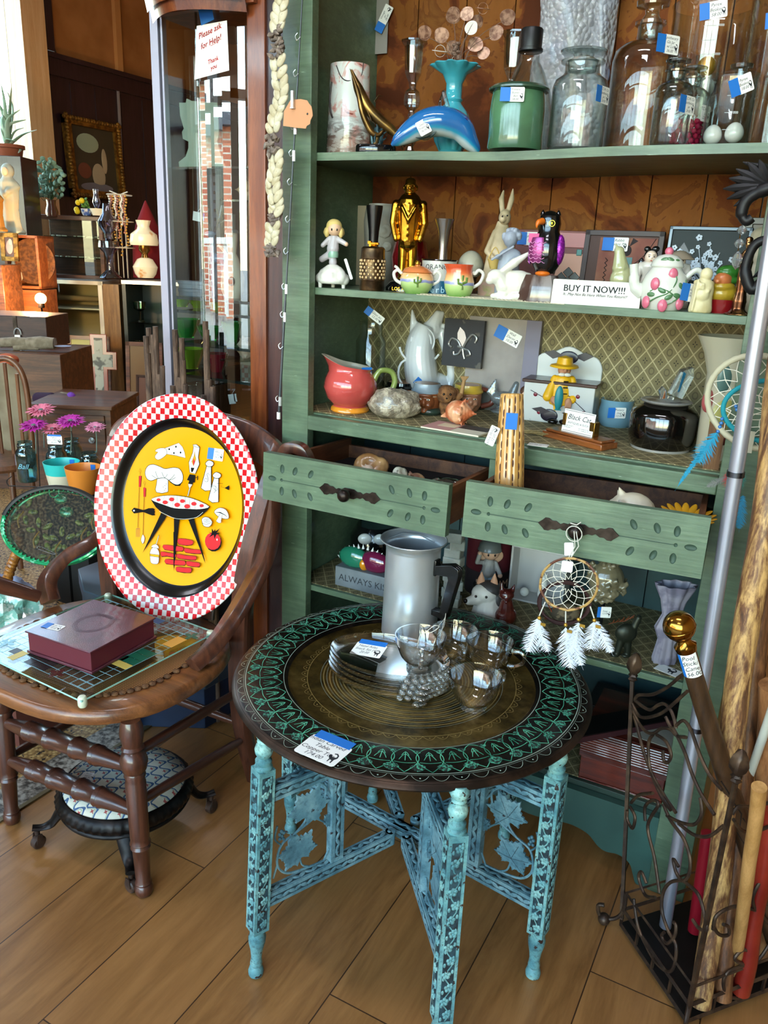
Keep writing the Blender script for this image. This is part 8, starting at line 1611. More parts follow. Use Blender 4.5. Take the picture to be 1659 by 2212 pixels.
b=B();rr=.0172;b.grid(lambda u,v:(rr*cos(-2.55+u*1.9),rr*sin(-2.55+u*1.9),-.050+.046*v),16,1,0);b.grid(lambda u,v:(rr*1.02*cos(-2.75+u*.45),rr*1.02*sin(-2.75+u*.45),-.050+.046*v),6,1,2)
for i,l_ in enumerate(('Pool','Stick/','Cane','56.00')):b.text(l_,.0115,TR(0,0,-.0105-.0105*i)@RZ(-1.62+pi/2+.06*i)@TR(0,-rr-.0008,0)@RX(pi/2),1,shear=.2)
o=obj('price_tag',b,[TAGW,INK,TAPE],t);o.matrix_local=Xc@RZ(R(12))
b=B();random.seed(3)
for i in range(9):u=.35+i*.05;a=-1.9+.5*(i%3);c_=(ct-cb)*(1-u);b.tube([c_+V((.019*cos(a),.019*sin(a),0)),c_-ax*.03+V((.0195*cos(a+.5),.0195*sin(a+.5),0)),c_-ax*.06+V((.019*cos(a),.019*sin(a),0))],.0012,5)
obj('carved_line',b,mt('burnt_line','#120B07',.7),t)['kind']='stuff'
# ================= iron bracket and crystals, upper right =================
t=T('iron_bracket','black cast iron scroll bracket with leaves on the right post','bracket',(1.0,-.02,1.55));O2=V((1.0,-.02,1.55));BI=mt('cast_black_iron','#1E1C1D',.45,me=.5)
def yb(x,y,Y=-.10):return atY(x,y,Y)-O2
b=B();b.tube(bez([yb(1700,560),yb(1655,600),yb(1625,625),yb(1610,580),yb(1630,530),yb(1662,520),yb(1680,545),yb(1660,570)],6),[.010]*18+[.008]*15+[.006]*10,10);b.tube(bez([yb(1690,400),yb(1650,410),yb(1615,430),yb(1602,460),yb(1612,478),yb(1625,470)],6),[.012]*8+[.010]*12+[.008]*11,10);b.tube([yb(1690,400),yb(1700,560),V((.12,.02,-.04))],.012,8);b.tube([yb(1690,480),V((.03,.0,-.05)),V((.03,.022,-.05))],.008,8)
for x0,y0,x1,y1 in((1650,400,1562,408),(1650,395,1575,385),(1655,400,1570,430),(1655,395,1615,350),(1660,395,1640,345),(1660,400,1590,365),(1655,410,1585,445)):p_,q_=yb(x0,y0),yb(x1,y1);b.tube([p_,p_.lerp(q_,.35),p_.lerp(q_,.7),q_],[.004,.008,.007,.001],8)
for x0,y0,x1,y1 in((1690,380,1605,350),(1690,540,1640,640),(1690,560,1625,600)):p_,q_=yb(x0,y0,-.09),yb(x1,y1,-.09);b.tube([p_,p_.lerp(q_,.5),q_],[.006,.009,.001],8)
obj('scrollwork',b,BI,t)
t2=T('crystal_pendant','string of clear crystals hanging from the iron bracket','pendant',yb(1603,478)+O2);O3=t2.location;b=B();CRY=mt('crystal_bead','#E4E6EA',.02,tr=.85,ior=1.5,sp=1)
for x,y,r,rz__ in((1603,497,.0085,.0085),(1597,526,.0085,.0085),(1592,562,.0095,.016)):p_=atY(x,y,-.10)-O3;b.lathe([(0,-rz__),(r*.6,-rz__*.6),(r,0),(r*.6,rz__*.6),(0,rz__)],tuple(p_),8)
obj('bead',b,CRY,t2,flat=True);b=B();b.tube([(0,0,0)]+[atY(x,y,-.10)-O3 for x,y in((1603,490),(1598,512),(1594,545))],.0009,5);obj('wire',b,BRS,t2)
# ================= dream catchers =================
def feather(b,p,d,L_,W,n=46,mi=0,seed=0,curl=.12):
 p,d=V(p),V(d).normalized();random.seed(seed);s_=d.cross(V((0,1,.1))).normalized();o_=d.cross(s_);pts=[p+d*L_*i/8+s_*curl*L_*(i/8)**2 for i in range(9)];b.tube(pts,[.0007*(1-i/10)for i in range(9)],4,mi)
 for i in range(n):
  u=i/n;c_=pts[int(u*8)].lerp(pts[min(8,int(u*8)+1)],u*8%1);w_=W*(sin(pi*min(1,u*1.05+.08))**.6)*random.uniform(.75,1.1)
  for sg in(-1,1):
   tip=c_+s_*sg*w_+d*w_*random.uniform(.5,1.2)+o_*random.uniform(-.25,.25)*w_;m_=c_.lerp(tip,.5)+o_*random.uniform(-.1,.1)*w_;q_=d*(L_/n*1.1);b.add([c_,c_+q_,m_+q_,m_,tip],[(0,1,2,3),(3,2,4)],mi)
def web(b,c_,rx_,rz_,U_,W_,n=12,rings=4,r=.0007,mi=0):
 prev=[c_+U_*rx_*cos(2*pi*i/n)+W_*rz_*sin(2*pi*i/n)for i in range(n)]
 for k in range(rings):
  s_=1-(k+1)*.2;cur=[c_+U_*rx_*s_*cos(2*pi*(i+.5*(k+1))/n)+W_*rz_*s_*sin(2*pi*(i+.5*(k+1))/n)for i in range(n)]
  for i in range(n):b.tube([prev[i],cur[i]],r,4,mi);b.tube([cur[i],prev[(i+1)%n]],r,4,mi)
  prev=cur
WFE=mt('white_feather','#C9CCD6',.8);
kn=DR@V((.23,-.034,-.060));O4=V((kn.x,kn.y,kn.z));t=T('small_dream_catcher','small white dream catcher with feathers hanging from the right drawer knob','dream catcher',O4);Yk=kn.y-.012
def ky(x,y,dy=0):return atY(x,y,Yk+dy)-O4
c_=ky(1228,1262);U_=ky(1291,1262)-c_;W_=ky(1228,1206)-c_
b=B();b.tube([c_+U_*cos(a)+W_*sin(a)for a in[2*pi*i/48 for i in range(48)]],.0024,8,cyc=True);b.tube([c_+U_*1.03*cos(a)+W_*1.03*sin(a)+V((0,.002*sin(9*a),0))for a in[2*pi*i/48 for i in range(48)]],.0012,6,cyc=True);obj('hoop',b,mt('willow_hoop','#A8844A',.5,n=(60,'#5A2E1C',.5,.56)),t)
b=B();web(b,c_,U_.length*.98,W_.length*.98,U_.normalized(),W_.normalized(),12,4,.0006);obj('web',b,STRING,t)['kind']='stuff'
b=B();b.tube([(0,-.006,.006),ky(1242,1180),ky(1228,1206)],.001,5);b.tube([(.004,-.006,.006),ky(1250,1180),ky(1232,1206)],.001,5);b.tube([ky(1255,1128),ky(1246,1134),ky(1232,1130)],.0012,5);b.tube([(0.015*cos(a),-.004+.0,.015*sin(a))for a in[2*pi*i/16 for i in range(16)]],.0011,5,cyc=True)
for x0,y0,x1,y1 in((1178,1300,1165,1330),(1222,1316,1222,1352),(1262,1305,1252,1340),(1275,1310,1285,1340)):b.tube([ky(x0,y0),ky(x1,y1)],.0014,5)
obj('cord',b,mt('white_cord','#C4BFB4',.7),t)
price_tag(t,TR(ky(1229,1186))@RZ(.3)@RX(pi/2)@RZ(.12),.017,.026,[''],None,cat=False);price_tag(t,TR(ky(1225,1224,-.004))@RZ(.3)@RX(pi/2),.021,.022,[''],None,cat=False)
for i,(x,y,dx,dy,l_,w_)in enumerate(((1163,1335,-14,70,90,24),(1160,1338,14,60,80,20),(1222,1355,2,80,100,26),(1232,1355,14,75,95,22),(1250,1345,-10,80,80,24),(1284,1342,-4,70,70,24),(1288,1342,22,60,80,18))):
 p_=ky(x,y);q_=ky(x+dx,y+dy,-.01);b=B();kk=pxm(O4+p_);feather(b,p_,q_-p_,l_*kk,w_*kk,60,0,i,.12 if dx>0 else-.12);obj('feather',b,WFE,t)
b=B();
for x,y in((1165,1335),(1222,1350),(1250,1338),(1284,1340)):b.ell(ky(x,y,-.003),.004);b.box(ky(x+8,y+14,-.006),(.010,.001,.006))
obj('bead',b,mt('gold_bead','#B98E3A',.3,me=.7),t)
# large one at the right edge
Yb=-.065;ctr=atY(1640,868,Yb);t=T('large_dream_catcher','large dream catcher with a teal inner ring and coloured feathers at the right edge','dream catcher',ctr);kk=pxm(ctr)
def by(x,y,dy=0):return atY(x,y,Yb+dy)-ctr
c_=by(1640,870);U_=by(1758,880)-c_;W_=by(1640,768)-c_
b=B();b.tube([c_+U_*cos(a)+W_*sin(a)for a in[2*pi*i/64 for i in range(64)]],[.0052+.0007*(i%2)for i in range(64)],10,cyc=True);b.tube([by(1625,790),by(1632,745),by(1640,720)],.003,6);obj('wrapped_hoop',b,mt('cream_leather','#B0A88E',.7),t)
c2_=by(1672,890);U2=by(1562,885)-c2_;W2=by(1672,822)-c2_;b=B();b.tube([c2_+U2*cos(a)+W2*sin(a)for a in[2*pi*i/48 for i in range(48)]],.0045,10,cyc=True);obj('teal_ring',b,mt('teal_suede','#16828E',.8),t)
b=B();web(b,c_,U_.length*.97,W_.length*.97,U_.normalized(),W_.normalized(),16,2,.0008);web(b,c2_,U2.length*.97,W2.length*.97,U2.normalized(),W2.normalized(),12,4,.0008);obj('web',b,STRING,t)['kind']='stuff'
b=B()
for x,y in((1606,851),(1590,878),(1592,885),(1560,905),(1558,914),(1555,922),(1551,932)):b.ell(by(x,y,-.004),(.0035,.0035,.0035))
obj('blue_bead',b,mt('blue_beads','#2E6AA8',.2,coat=.5),t);b=B();b.tube([by(1596,982,-.004),by(1594,990,-.004)],.006,10);obj('navy_bead',b,mt('navy_bead','#22267A',.2,coat=.5),t);b=B();b.tube([by(1593,991,-.004),by(1590,998,-.004)],.006,10);obj('red_bead',b,mt('red_bead','#A81E24',.2,coat=.5),t)
TF,RF,GF=mt('teal_feather','#1880A0',.8),mt('red_feather','#A8202A',.8),mt('grey_feather','#6E6E6A',.8)
for i,(x,y,x1,y1,w_,m_)in enumerate(((1550,934,1500,1005,24,TF),(1530,960,1452,1058,7,TF),(1586,1002,1572,1062,18,RF),(1580,1020,1576,1060,8,RF),(1600,1000,1592,1062,16,mt('sea_feather','#1F7A72',.8)),(1575,1030,1520,1052,10,GF),(1592,1040,1562,1130,9,GF),(1605,1070,1592,1150,16,mt('sky_feather','#2E7FA0',.8)))):
 p_,q_=by(x,y,-.004),by(x1,y1,-.02);b=B();feather(b,p_,q_-p_,(q_-p_).length,w_*kk,50,0,20+i,.05);obj('feather',b,m_,t)
b=B();b.tube(bez([by(1625,702),by(1640,695),by(1655,706),by(1642,718),by(1632,730)],5),.002,6);b.tube([by(1655,706),by(1662,715)],.003,6);b.box(by(1620,955,-.006),(.012,.001,.04));obj('leather_tie',b,mt('pale_leather','#B5AF98',.7),t)
# ================= glass curio at the left of the hutch =================
CW2=wood('curio_wood','#8A4A24','#6E3417','#4A200E',.28,2,16,.5);DKW=wood('curio_dark','#4A2A26','#33191A','#1E0E10',.35,2,16,.3);YF,YBk=.13,.50
XL=atY(335,300,YF).x;cur=T('curio_cabinet','tall wooden curio cabinet with glass front and shelves left of the hutch','cabinet',(-.22,YF,0));OC=V((-.22,YF,0));W_=-.22-XL
def cz(px,r,Y=YF+.1):return atY(px,r,Y).z
b=B();b.b2((-.052,-.004,0),(0,.03,2.6));b.b2((-.003,.03,0),(0,YBk-YF,2.6));b.b2((-.060,.004,0),(-.052,.02,2.6));obj('stile',b,CW2,cur,bev=.003)
b=B();b.b2((0,.004,0),(.055,.03,2.6));b.b2((0,.03,0),(.06,YBk-YF,2.6));obj('side_panel',b,DKW,cur)
b=B();zl=cz(450,900);b.b2((-W_,.0,0),(-.05,YBk-YF,.62));obj('base',b,DKW,cur)
b=B();b.b2((-W_,-.002,.6),(-W_+.026,.03,2.12));b.b2((-W_+.03,.004,.6),(-W_+.036,.02,2.12));b.b2((-W_-.01,-.01,2.12),(-W_+.12,.1,2.17));obj('metal_post',b,mt('aluminium_post','#A8A8B8',.35,me=.5),cur)
b=B();b.b2((-W_+.05,.16,.6),(-W_+.085,.17,2.1),0)
for i in range(46):b.b2((-W_+.064,.158,1.0+i*.024),(-W_+.070,.1602,1.008+i*.024),1)
obj('slotted_strip',b,[mt('grey_strip','#5E5E66',.4,me=.4),EYE],cur)
b=B();n=10;pts_=[(-W_+.03,.006),(-.22,.000)]+[(-.22+.17*sin(i/n*pi/2),.000+.06*(1-cos(i/n*pi/2)))for i in range(1,n+1)]
for(x0,y0),(x1,y1)in zip(pts_,pts_[1:]):b.add([(x0,y0,.62),(x1,y1,.62),(x1,y1,2.1),(x0,y0,2.1)],[(0,1,2,3)])
obj('curved_glass',b,thin('curio_glass','#E6EEEE','#B4C0C0',k=4.5),cur,ang=60);b=B();b.tube([(-.215,0,.62),(-.215,0,2.1)],.0035,8);obj('glass_joint',b,thin('joint_glass','#C8D4CC','#9AA69E',k=3),cur)
b=B();zc_=atY(470,40,YF).z
for i,(r0,z0)in enumerate(((.0,0),(.018,.02),(.010,.045),(.03,.07),(.045,.12),(.05,.2))):
 b.add([(x,y-r0,zc_+z0)for x,y in[(-.34+.30*t,-.02-.07*sin(pi*t))for t in[j/12 for j in range(13)]]]+[(x,y-r0-.012,zc_+z0+.04)for x,y in[(-.34+.30*t,-.02-.07*sin(pi*t))for t in[j/12 for j in range(13)]]],[(j,j+1,j+14,j+13)for j in range(12)])
obj('crown',b,CW2,cur,ang=60);b=B();b.b2((-.34,-.02,zc_+.02),(-.02,.3,zc_+.3));obj('top',b,CW2,cur)
rows=[(640,'#'),(668,''),(735,''),(802,'')];zs_=[cz(440,r)for r,_ in rows];SHG=mt('shelf_glass_edge','#16201E',.15)
for z in zs_:b=B();b.b2((-W_+.04,.02,z-.006),(-.06,.30,z));obj('glass_shelf',b,[thin('shelf_glass','#DCE8E2','#9FB4AA')],cur);b=B();b.b2((-W_+.04,.016,z-.007),(-.06,.02,z+.001));obj('shelf_edge',b,SHG,cur)
b=B();b.b2((-W_+.04,.30,zs_[3]),(-.06,.31,zs_[0]));obj('white_backing',b,mt('pale_backing','#A9B2A4',.7),cur)
GRN=mt('green_depression','#1FA03A',.1,tr=.55,ior=1.2,coat=1);YGR=mt('yellow_green_glass','#8FBE2A',.1,tr=.5,ior=1.2,coat=1)
def dish(name,lab,px,si,r,h,mat,stem=False,grp='green glassware in the curio',Y=.12,cat='dish',fl=1):
 P=V((atY(px,700,YF+Y).x,YF+Y,zs_[si]+.0002));b=B();b.shell(([(r*.4,0),(r*.42,.004),(r*.12,.01),(r*.12,h*.4)]if stem else[(r*.5,0),(r*.52,.004)])+[(r*.8,h*.55),(r,h*.96),(r*1.02,h)],.003,seg=32,fn=lambda a,z:1+.04*fl*cos(12*a));o=obj(name,b,mat,None,loc=P);tag(o,lab,cat,grp);return P
for i,(px,si,r,h,m_,lab)in enumerate(((395,1,.030,.028,YGR,'yellow green glass bowl at the left of the top glassware shelf'),(430,1,.032,.026,YGR,'yellow green glass bowl in the middle of the top glassware shelf'),(470,1,.028,.028,YGR,'yellow green glass bowl at the right of the top glassware shelf'),(402,2,.042,.055,GRN,'bright green ribbed glass basket bowl at the left of the middle shelf'),(452,2,.038,.040,GRN,'green glass dish beside the ribbed basket bowl'),(500,2,.030,.060,GRN,'tall green glass tumbler at the right of the middle shelf'),(408,3,.045,.060,YGR,'wide yellow green glass bowl on the lowest glassware shelf'))):dish('glass_bowl',lab,px,si,r,h,m_)
dish('ruby_bowl','dark ruby red glass bowl on the lowest glassware shelf',466,3,.035,.055,mt('ruby_glass','#7A1226',.1,coat=1),grp=None)
# things on the top glass shelf
P=V((atY(468,640,YF+.10).x,YF+.10,zs_[0]));k=pxm(P);H=zrow(P,490)-zs_[0];t=T('glass_deer','frosted pale blue glass deer with clear antlers on the curio shelf','figurine',P,FACE);b=B();FR=mt('frosted_blue','#9AA8C8',.25,tr=.25,ior=1.2,coat=.8)
for x,y in((-8,-4),(-4,5),(18,-4),(22,5)):cap(b,(x*k,y*k,0),(x*k*.8,y*k,H*.5),3*k,5*k)
cap(b,(-4*k,0,H*.55),(20*k,0,H*.58),10*k,9*k);cap(b,(-6*k,0,H*.6),(-6*k,0,H*.85),7*k,6*k);b.ell((-10*k,-3*k,H*.9),(12*k,7*k,6*k));blob('body',b,FR,t,.002);b=B()
for s_ in(-1,1):b.tube(bez([(-4*k+s_*4*k,0,H*.93),(s_*14*k-4*k,0,H*1.12),(s_*20*k-4*k,0,H*1.3)],4),.003,6);b.tube([(s_*10*k-4*k,0,H*1.05),(s_*22*k,0,H*1.1)],.002,6);b.tube([(s_*14*k-4*k,0,H*1.12),(s_*8*k-4*k,0,H*1.25)],.002,6)
obj('antler',b,CRY,t)
P=V((atY(503,640,YF+.12).x,YF+.12,zs_[0]));k=pxm(P);H=zrow(P,487)-zs_[0];t=T('white_snowman','tall white bell shaped snowman ornament beside the glass deer','ornament',P,FACE);b=B();b.lathe([(18*k,0),(24*k,H*.1),(25*k,H*.3),(14*k,H*.55),(9*k,H*.62),(12*k,H*.8),(12*k,H*.9),(0,H)],seg=28);cap(b,(-10*k,-4*k,H*.6),(-26*k,-8*k,H*.72),3*k,3*k);obj('body',b,IVORY,t);b=B();b.ell((2*k,-24*k,H*.24),(7*k,4*k,10*k));obj('opening',b,EYE,t);b=B();b.lathe([(15*k,H*.9),(14*k,H*.93),(9*k,H*.95),(9*k,H*1.15),(0,H*1.15)],seg=24);obj('hat',b,mt('grey_hat','#6E7472',.5),t)
for i,lab in enumerate(('lower silver grey jewelry box on the curio shelf','upper silver grey jewelry box stacked on the curio shelf')):P=V((atY(422,625,YF+.08).x,YF+.08,zs_[0]+.0002+i*.021));b=B();b.b2((-.038,-.028,0),(.038,.028,.019));b.b2((-.040,-.030,.012),(.040,.030,.021));tag(obj('jewelry_box',b,mt('silver_box','#7E8490',.35,me=.3),None,loc=P,rz=.1+.1*i,bev=.001),lab,'box','silver jewelry boxes')
def px2(p,Y):return[(lambda q:(q.x,q.z))(atY(x,y,Y))for x,y in p]
q=px2([(388,222),(402,222),(404,213),(414,218),(470,222),(474,290),(470,305),(476,330),(487,362),(388,363),(387,350),(402,338),(408,320),(408,306),(396,300),(394,285),(398,278),(390,250)],YF+.05);zz_0=min(z for x,z in q);b=B();b.prism(q[::-1],-.002,.002,T=TR(0,YF+.05,0)@UPF);tag(obj('silhouette_cutout',b,mt('pale_green_board','#AEB8A6',.6)),'pale cut out silhouette of a goblet standing behind the curio glass','cutout')
b=B();b.b2((-W_+.04,.02,zz_0-.006),(-.06,.2,zz_0));obj('glass_shelf',b,_mc['shelf_glass'],cur)
for px,r,lab,fx_ in((519,432,'striped tan conch shell on the upper corner glass shelf',1),(517,778,'pointed pinkish conch shell on the lower corner glass shelf',2)):
 P=atY(px,r,YF+.08);b=B();b.prism([(-.07,-.02)]+[(-.07+.085*sin(a),.06-.085*cos(a))for a in[pi*.5*i/10 for i in range(11)]]+[(.015,.10),(-.07,.10)],-.005,0,T=TR(P.x-OC.x+.02,P.y-OC.y,P.z));obj('corner_shelf',b,_mc['shelf_glass'],cur)
 conch('conch_shell',lab,P+V((0,.03,.001)),1,.085 if fx_==1 else .10,.027 if fx_==1 else .034,mt('conch%d'%fx_ if 0 else('striped_conch' if fx_==1 else 'pink_conch'),'#A8805E' if fx_==1 else '#B59A88',.45,n=(24,'#C9B08E' if fx_==1 else '#C9B8A6')),SHB,FACE+.5,8)
for px,r,w2_,h2_,a in((427,468,.034,.024,.15),(501,862,.024,.028,-.2)):P=atY(px,r,YF+.04);t=T('hanging_tag','blank white tag hanging inside the curio, %s'%('by the deer antlers' if r<600 else 'low by the twigs'),'tag',P);b=B();b.box((0,0,0),(w2_,.0006,h2_),0,RY(a));b.box((w2_*.55,0,h2_*.1),(.010,.0006,h2_*.8),1 if r<600 else 0,RY(a));b.tube([(0,0,h2_/2),(.004,.01,h2_)],.0005,4,0);obj('card',b,[TAGW,TAPE],t,flat=True)
for px,r,s_,lab in((462,860,.07,'black boxy camera shape low in the curio'),(420,862,.05,'second black boxy object low in the curio')):P=atY(px,r,YF+.12);b=B();b.box((0,0,0),(s_,.08,.10));b.b2((-s_/2,-.04,-.16),(s_/2,.04,-.05));tag(obj('black_case',b,BLKG,None,loc=P,bev=.004),lab,'case')
# hand written sign taped to the glass
q=[atY(x,y,YF-.012)for x,y in((420,172),(495,152),(490,44),(425,56))];cc=sum(q,V())/4;nn=((q[1]-q[0]).cross(q[3]-q[0])).normalized();nn=nn if nn.y<0 else-nn;X=frame(cc,q[1]-q[0],nn);iv=X.inverted();t=T('help_sign','handwritten red Please ask for Help sign taped to the curio glass','sign');t.matrix_world=X;b=B();p2=[iv@v for v in q];b.prism([(v.x,v.y)for v in p2],-.0004,0,0);
for s_,z,y in(('Please ask',.0185,.040),('for Help!',.0185,.016),('Thank',.014,-.025),('you',.014,-.040)):[b.text(s_,z,TR(dx_,y+dx_,.0006)@RZ(R(8)),1,shear=.3)for dx_ in(-.0004,.0004)]
b.box((.012,.008,.0006),(.024,.001,.0002),1,RZ(R(10)));obj('paper',b,[TAGW,REDINK],t,flat=True);b=B();b.box((.004,.078,.0006),(.042,.036,.0004),0,RZ(R(6)));obj('tape',b,TAPE,t,flat=True)
# ================= shell garland, clip rod, kraft tag =================
SHW=mt('garland_white','#CFC6AC',.4,n=(40,'#B9AC8C'));SHD=mt('garland_snail','#5E524C',.5,n=(60,'#8A7A6E'));YG=-.045
t=T('shell_garland','long hanging garland of white scallop halves and small grey spiral shells','garland',atY(600,0,YG));OG=t.location;random.seed(21)
line=[(615,-30),(608,30),(600,80),(605,150),(610,205),(598,255),(590,305),(600,350),(592,395),(600,440),(595,480),(590,520),(592,548)]
GP=bez([atY(x,y,YG)-OG for x,y in line],8);b=B();b.tube(GP,.0015,5);obj('string',b,STRING,t)
segs=[(0,14,1),(14,22,0),(22,46,1),(46,54,0),(54,76,1),(76,82,0),(82,90,1),(90,97,0)]
for a_,c_,w3 in segs:
 for i in range(a_,c_,3 if w3 else 1):
  p_=GP[min(i,len(GP)-1)]
  if w3:
   for sg in(-1,1):
    b=B();rr=random.uniform(.0105,.0135);Q=TR(p_+V((sg*.0125,-.006-.004*(sg>0),.003*sg)))@RY(sg*random.uniform(.3,.7))@RX(random.uniform(-.3,.1));b.grid(lambda u,v:(rr*.8*(v)*cos(2*pi*u),-rr*.42*(1-v*v)*1.0+.002,rr*1.35*v*sin(2*pi*u)-rr*.2),20,5,cu=True,T=Q);o=obj('white_shell',b,SHW,t);m=o.modifiers.new('s','SOLIDIFY');m.thickness=.0008
  else:
   for _ in range(3):b=B();c0_=p_+V((random.uniform(-.014,.014),random.uniform(-.012,.002),random.uniform(-.005,.005)));d3=V((random.uniform(-1,1),-.2,random.uniform(-.7,.7))).normalized();b.tube([c0_-d3*.006,c0_,c0_+d3*.006,c0_+d3*.013],[.002,.0058,.0042,.0004],8);obj('snail_shell',b,SHD,t)
t=T('kraft_tag','peach coloured scalloped price tag clipped beside the shell garland','tag',atY(640,247,-.06));OG=t.location;q=[atY(x,y,-.06)-OG for x,y in((612,272),(614,240),(628,216),(650,214),(664,217),(668,224),(673,230),(675,240),(676,250),(671,260),(670,268),(663,272),(661,278),(640,276))];b=B();b.prism([(v.x,v.z)for v in q][::-1],0,.0008,T=UPF,mi=0);b.ell(atY(664,246,-.0615)-OG,(.0022,.0006,.0022),1);obj('card',b,[mt('kraft','#C98E66',.7),EYE],t,flat=True);b=B();b.b2((-.010,-.008,.012),(-.003,-.002,.046));b.b2((-.011,-.009,.010),(-.002,-.001,.014));obj('clip',b,ALU,t,bev=.001)
t=T('clip_rod','thin grey rod with wire hooks, clips and a white tip beside the hutch','rod',atY(602,905,-.035));OG=t.location;a_,c_=V((0,0,0)),atY(655,-40,-.035)-OG;b=B();b.tube([a_,a_.lerp(c_,.3),a_.lerp(c_,.31),c_],[.0034,.003,.0022,.0016],10);obj('rod',b,mt('grey_rod','#4A4E54',.35,me=.5),t);b=B();b.tube([a_,(0,0,.017)],.0048,12);obj('tip',b,WHITE,t)
for r in(60,130,235,290,350,430,500,580,645,720,850):u=(905-r)/945;p_=a_.lerp(c_,u);b=B();b.tube(bez([p_+V((-.004,-.004,.004)),p_+V((-.009,-.005,-.002)),p_+V((-.004,-.006,-.010)),p_+V((.004,-.005,-.004))],4),.0009,5);b.b2((p_.x+.001,p_.y-.007,p_.z-.020),(p_.x+.008,p_.y-.003,p_.z+.002))if r in(235,290,580,645,850)else None;obj('hook',b,ALU,t)
# bundles of vine twigs standing behind the oval tray
TW=wood('twig_bark','#6A5242','#4A362A','#2A1D16',.8,2,40,0,st=6,bmp=.5);random.seed(30);Yt=.03
for(x0,x1,tops),lab in(((312,356,(708,705,790,745,812)),'bundle of rough vine twigs standing left of the curio post'),((370,404,(712,815,830,760)),'bundle of rough vine twigs in front of the curio glass'),((437,462,(694,820,835)),'narrow tall bundle of vine twigs right of the other two')):
 P=V((atY((x0+x1)/2,880,Yt).x,Yt,0));t=T('twig_bundle',lab,'twigs',P,0,'vine twig bundles')
 for i,r in enumerate(tops*2):x=x0+(x1-x0)*((i*.37+.15)%1)*.9;tp2=atY(x+3,r+(18 if i>=len(tops)else 0),Yt-.005*(i%3))-P;b=B();P_=[V((tp2.x*.5,tp2.y,0)).lerp(tp2,j/12)+V((.004*noise.noise((j,i,0)),.004*noise.noise((j,i,5)),0))for j in range(13)];b.tube(P_,[.0075*(1+.3*noise.noise((j*2,i,9)))for j in range(13)],8);obj('twig',b,TW,t)
 # ================= left: hat boxes, jars, cups, baskets =================
NAVY=mt('navy_board','#20304A',.45,n=(6,'#1A2840'));NAVY2=mt('navy_lid','#33424E',.4)
def octo(r,sx=1.45):return[(r*sx*cos(pi/8+i*pi/4),r*cos(pi/8+i*pi/4+0)*0+r*sin(pi/8+i*pi/4))for i in range(8)]
NB=V((-.60,.075,0));ztop=zrow(NB,1255);hs=[0,ztop*.50,ztop]
for i,lab in enumerate(('large navy octagonal hat box on the floor behind the chair','navy octagonal hat box stacked on the larger one, its lid under the green rimmed dish')):
 t=T('hat_box',lab,'box',(NB.x+(.0 if i==0 else-.02),NB.y+.0,hs[i]+.0005),R(-6+i*4),'navy hat boxes');h_=hs[i+1]-hs[i]-.002;r=.205 if i==0 else .19;b=B();b.prism(octo(r),0,h_*.92);obj('box',b,NAVY,t,bev=.002);b=B();b.prism(octo(r*1.03),h_*.72,h_);obj('lid',b,NAVY2,t,bev=.003)
ZB2=ztop+.001
# green rimmed beaded dish cover leaning on the boxes
cc=atY(118,1135,-.02);nn=V((.34,-.80,.50)).normalized();X=frame(cc,(nn.y*-1,nn.x,0),nn);t=T('beaded_cover','oval black mesh tray with beaded green leaves and shiny green rims on the hat boxes','tray');t.matrix_world=X;iv=X.inverted();rx,ry=(iv@onpl(232,1135,cc,nn)).length,(iv@onpl(118,1218,cc,nn)).length
MESH=mt('black_mesh','#17140F',.8,al=.6,n=(120,'#4E4430',.5,.56));GFO=mt('green_foil','#1FA066',.12,me=.45,coat=.5,n=(60,'#8FE0B8',.55,.62));BEAD=mt('leaf_beads','#A3BC4A',.25,coat=.5,n=(90,'#4A5E1C'));GBD=mt('gold_thread','#C9981E',.4)
b=B()
for k_,z in((1,0),(.97,-.03)):b.tube([(rx*k_*cos(a),ry*k_*sin(a),z)for a in[2*pi*i/72 for i in range(72)]],.0065,8,cyc=True);
for i in range(64):a=2*pi*i/64;b.prism([(-.006,0),(.006,0),(.004,.010)],-.001,.001,T=TR(rx*.97*cos(a),ry*.97*sin(a),.004)@RZ(a+pi/2)@RX(.5))
obj('rim',b,GFO,t);b=B();b.lathe([(1,0),(.96,-.03),(.8,-.038),(0,-.04)],seg=64,T=SCL(rx,ry,1));obj('mesh_dish',b,MESH,t)
b=B();b.tube([(rx*.99*cos(a),ry*.99*sin(a),.004)for a in[pi*.05+pi*.9*i/30 for i in range(31)]],.009,8);obj('dark_rim',b,mt('dark_coil','#15120F',.5),t)
b=B();random.seed(17)
for(x,y)in((-.35,-.15),(.55,.05),(.1,-.35),(-.72,.35),(.7,.45),(-.05,-.75)):
 for j in range(5):a=j*1.2+x*5;c_=V((rx*x+.030*cos(a),ry*y+.030*sin(a),-.028));b.ell(c_,(.017,.009,.005),0,rot=M.Rotation(a,3,'Z'))
 b.tube(bez([(rx*x,ry*y,-.026),(rx*x-.012,ry*y-.03,-.022),(rx*x-.004,ry*y-.055,-.024)],4),.0028,6,1)
obj('beaded_leaf',b,[BEAD,GBD],t);b=B();b.ell((.0,ry*.72,-.01),(.022,.018,.008));b.ell((.02,ry*.40,-.02),(.024,.018,.008));b.tube([(-.02+.016*cos(a),ry*.86+.016*sin(a),.0)for a in[2*pi*i/16 for i in range(16)]],.001,5,cyc=True);obj('green_stone',b,GFO,t)
b=B();b.tube(bez([(-.05,-ry*.62,-.02),(.0,-ry*.72,-.016),(.008,-ry*.70,-.016),(-.045,-ry*.55,-.018),(-.055,-ry*.60,-.02)],5),.0012,5);obj('safety_pin',b,ALU,t)
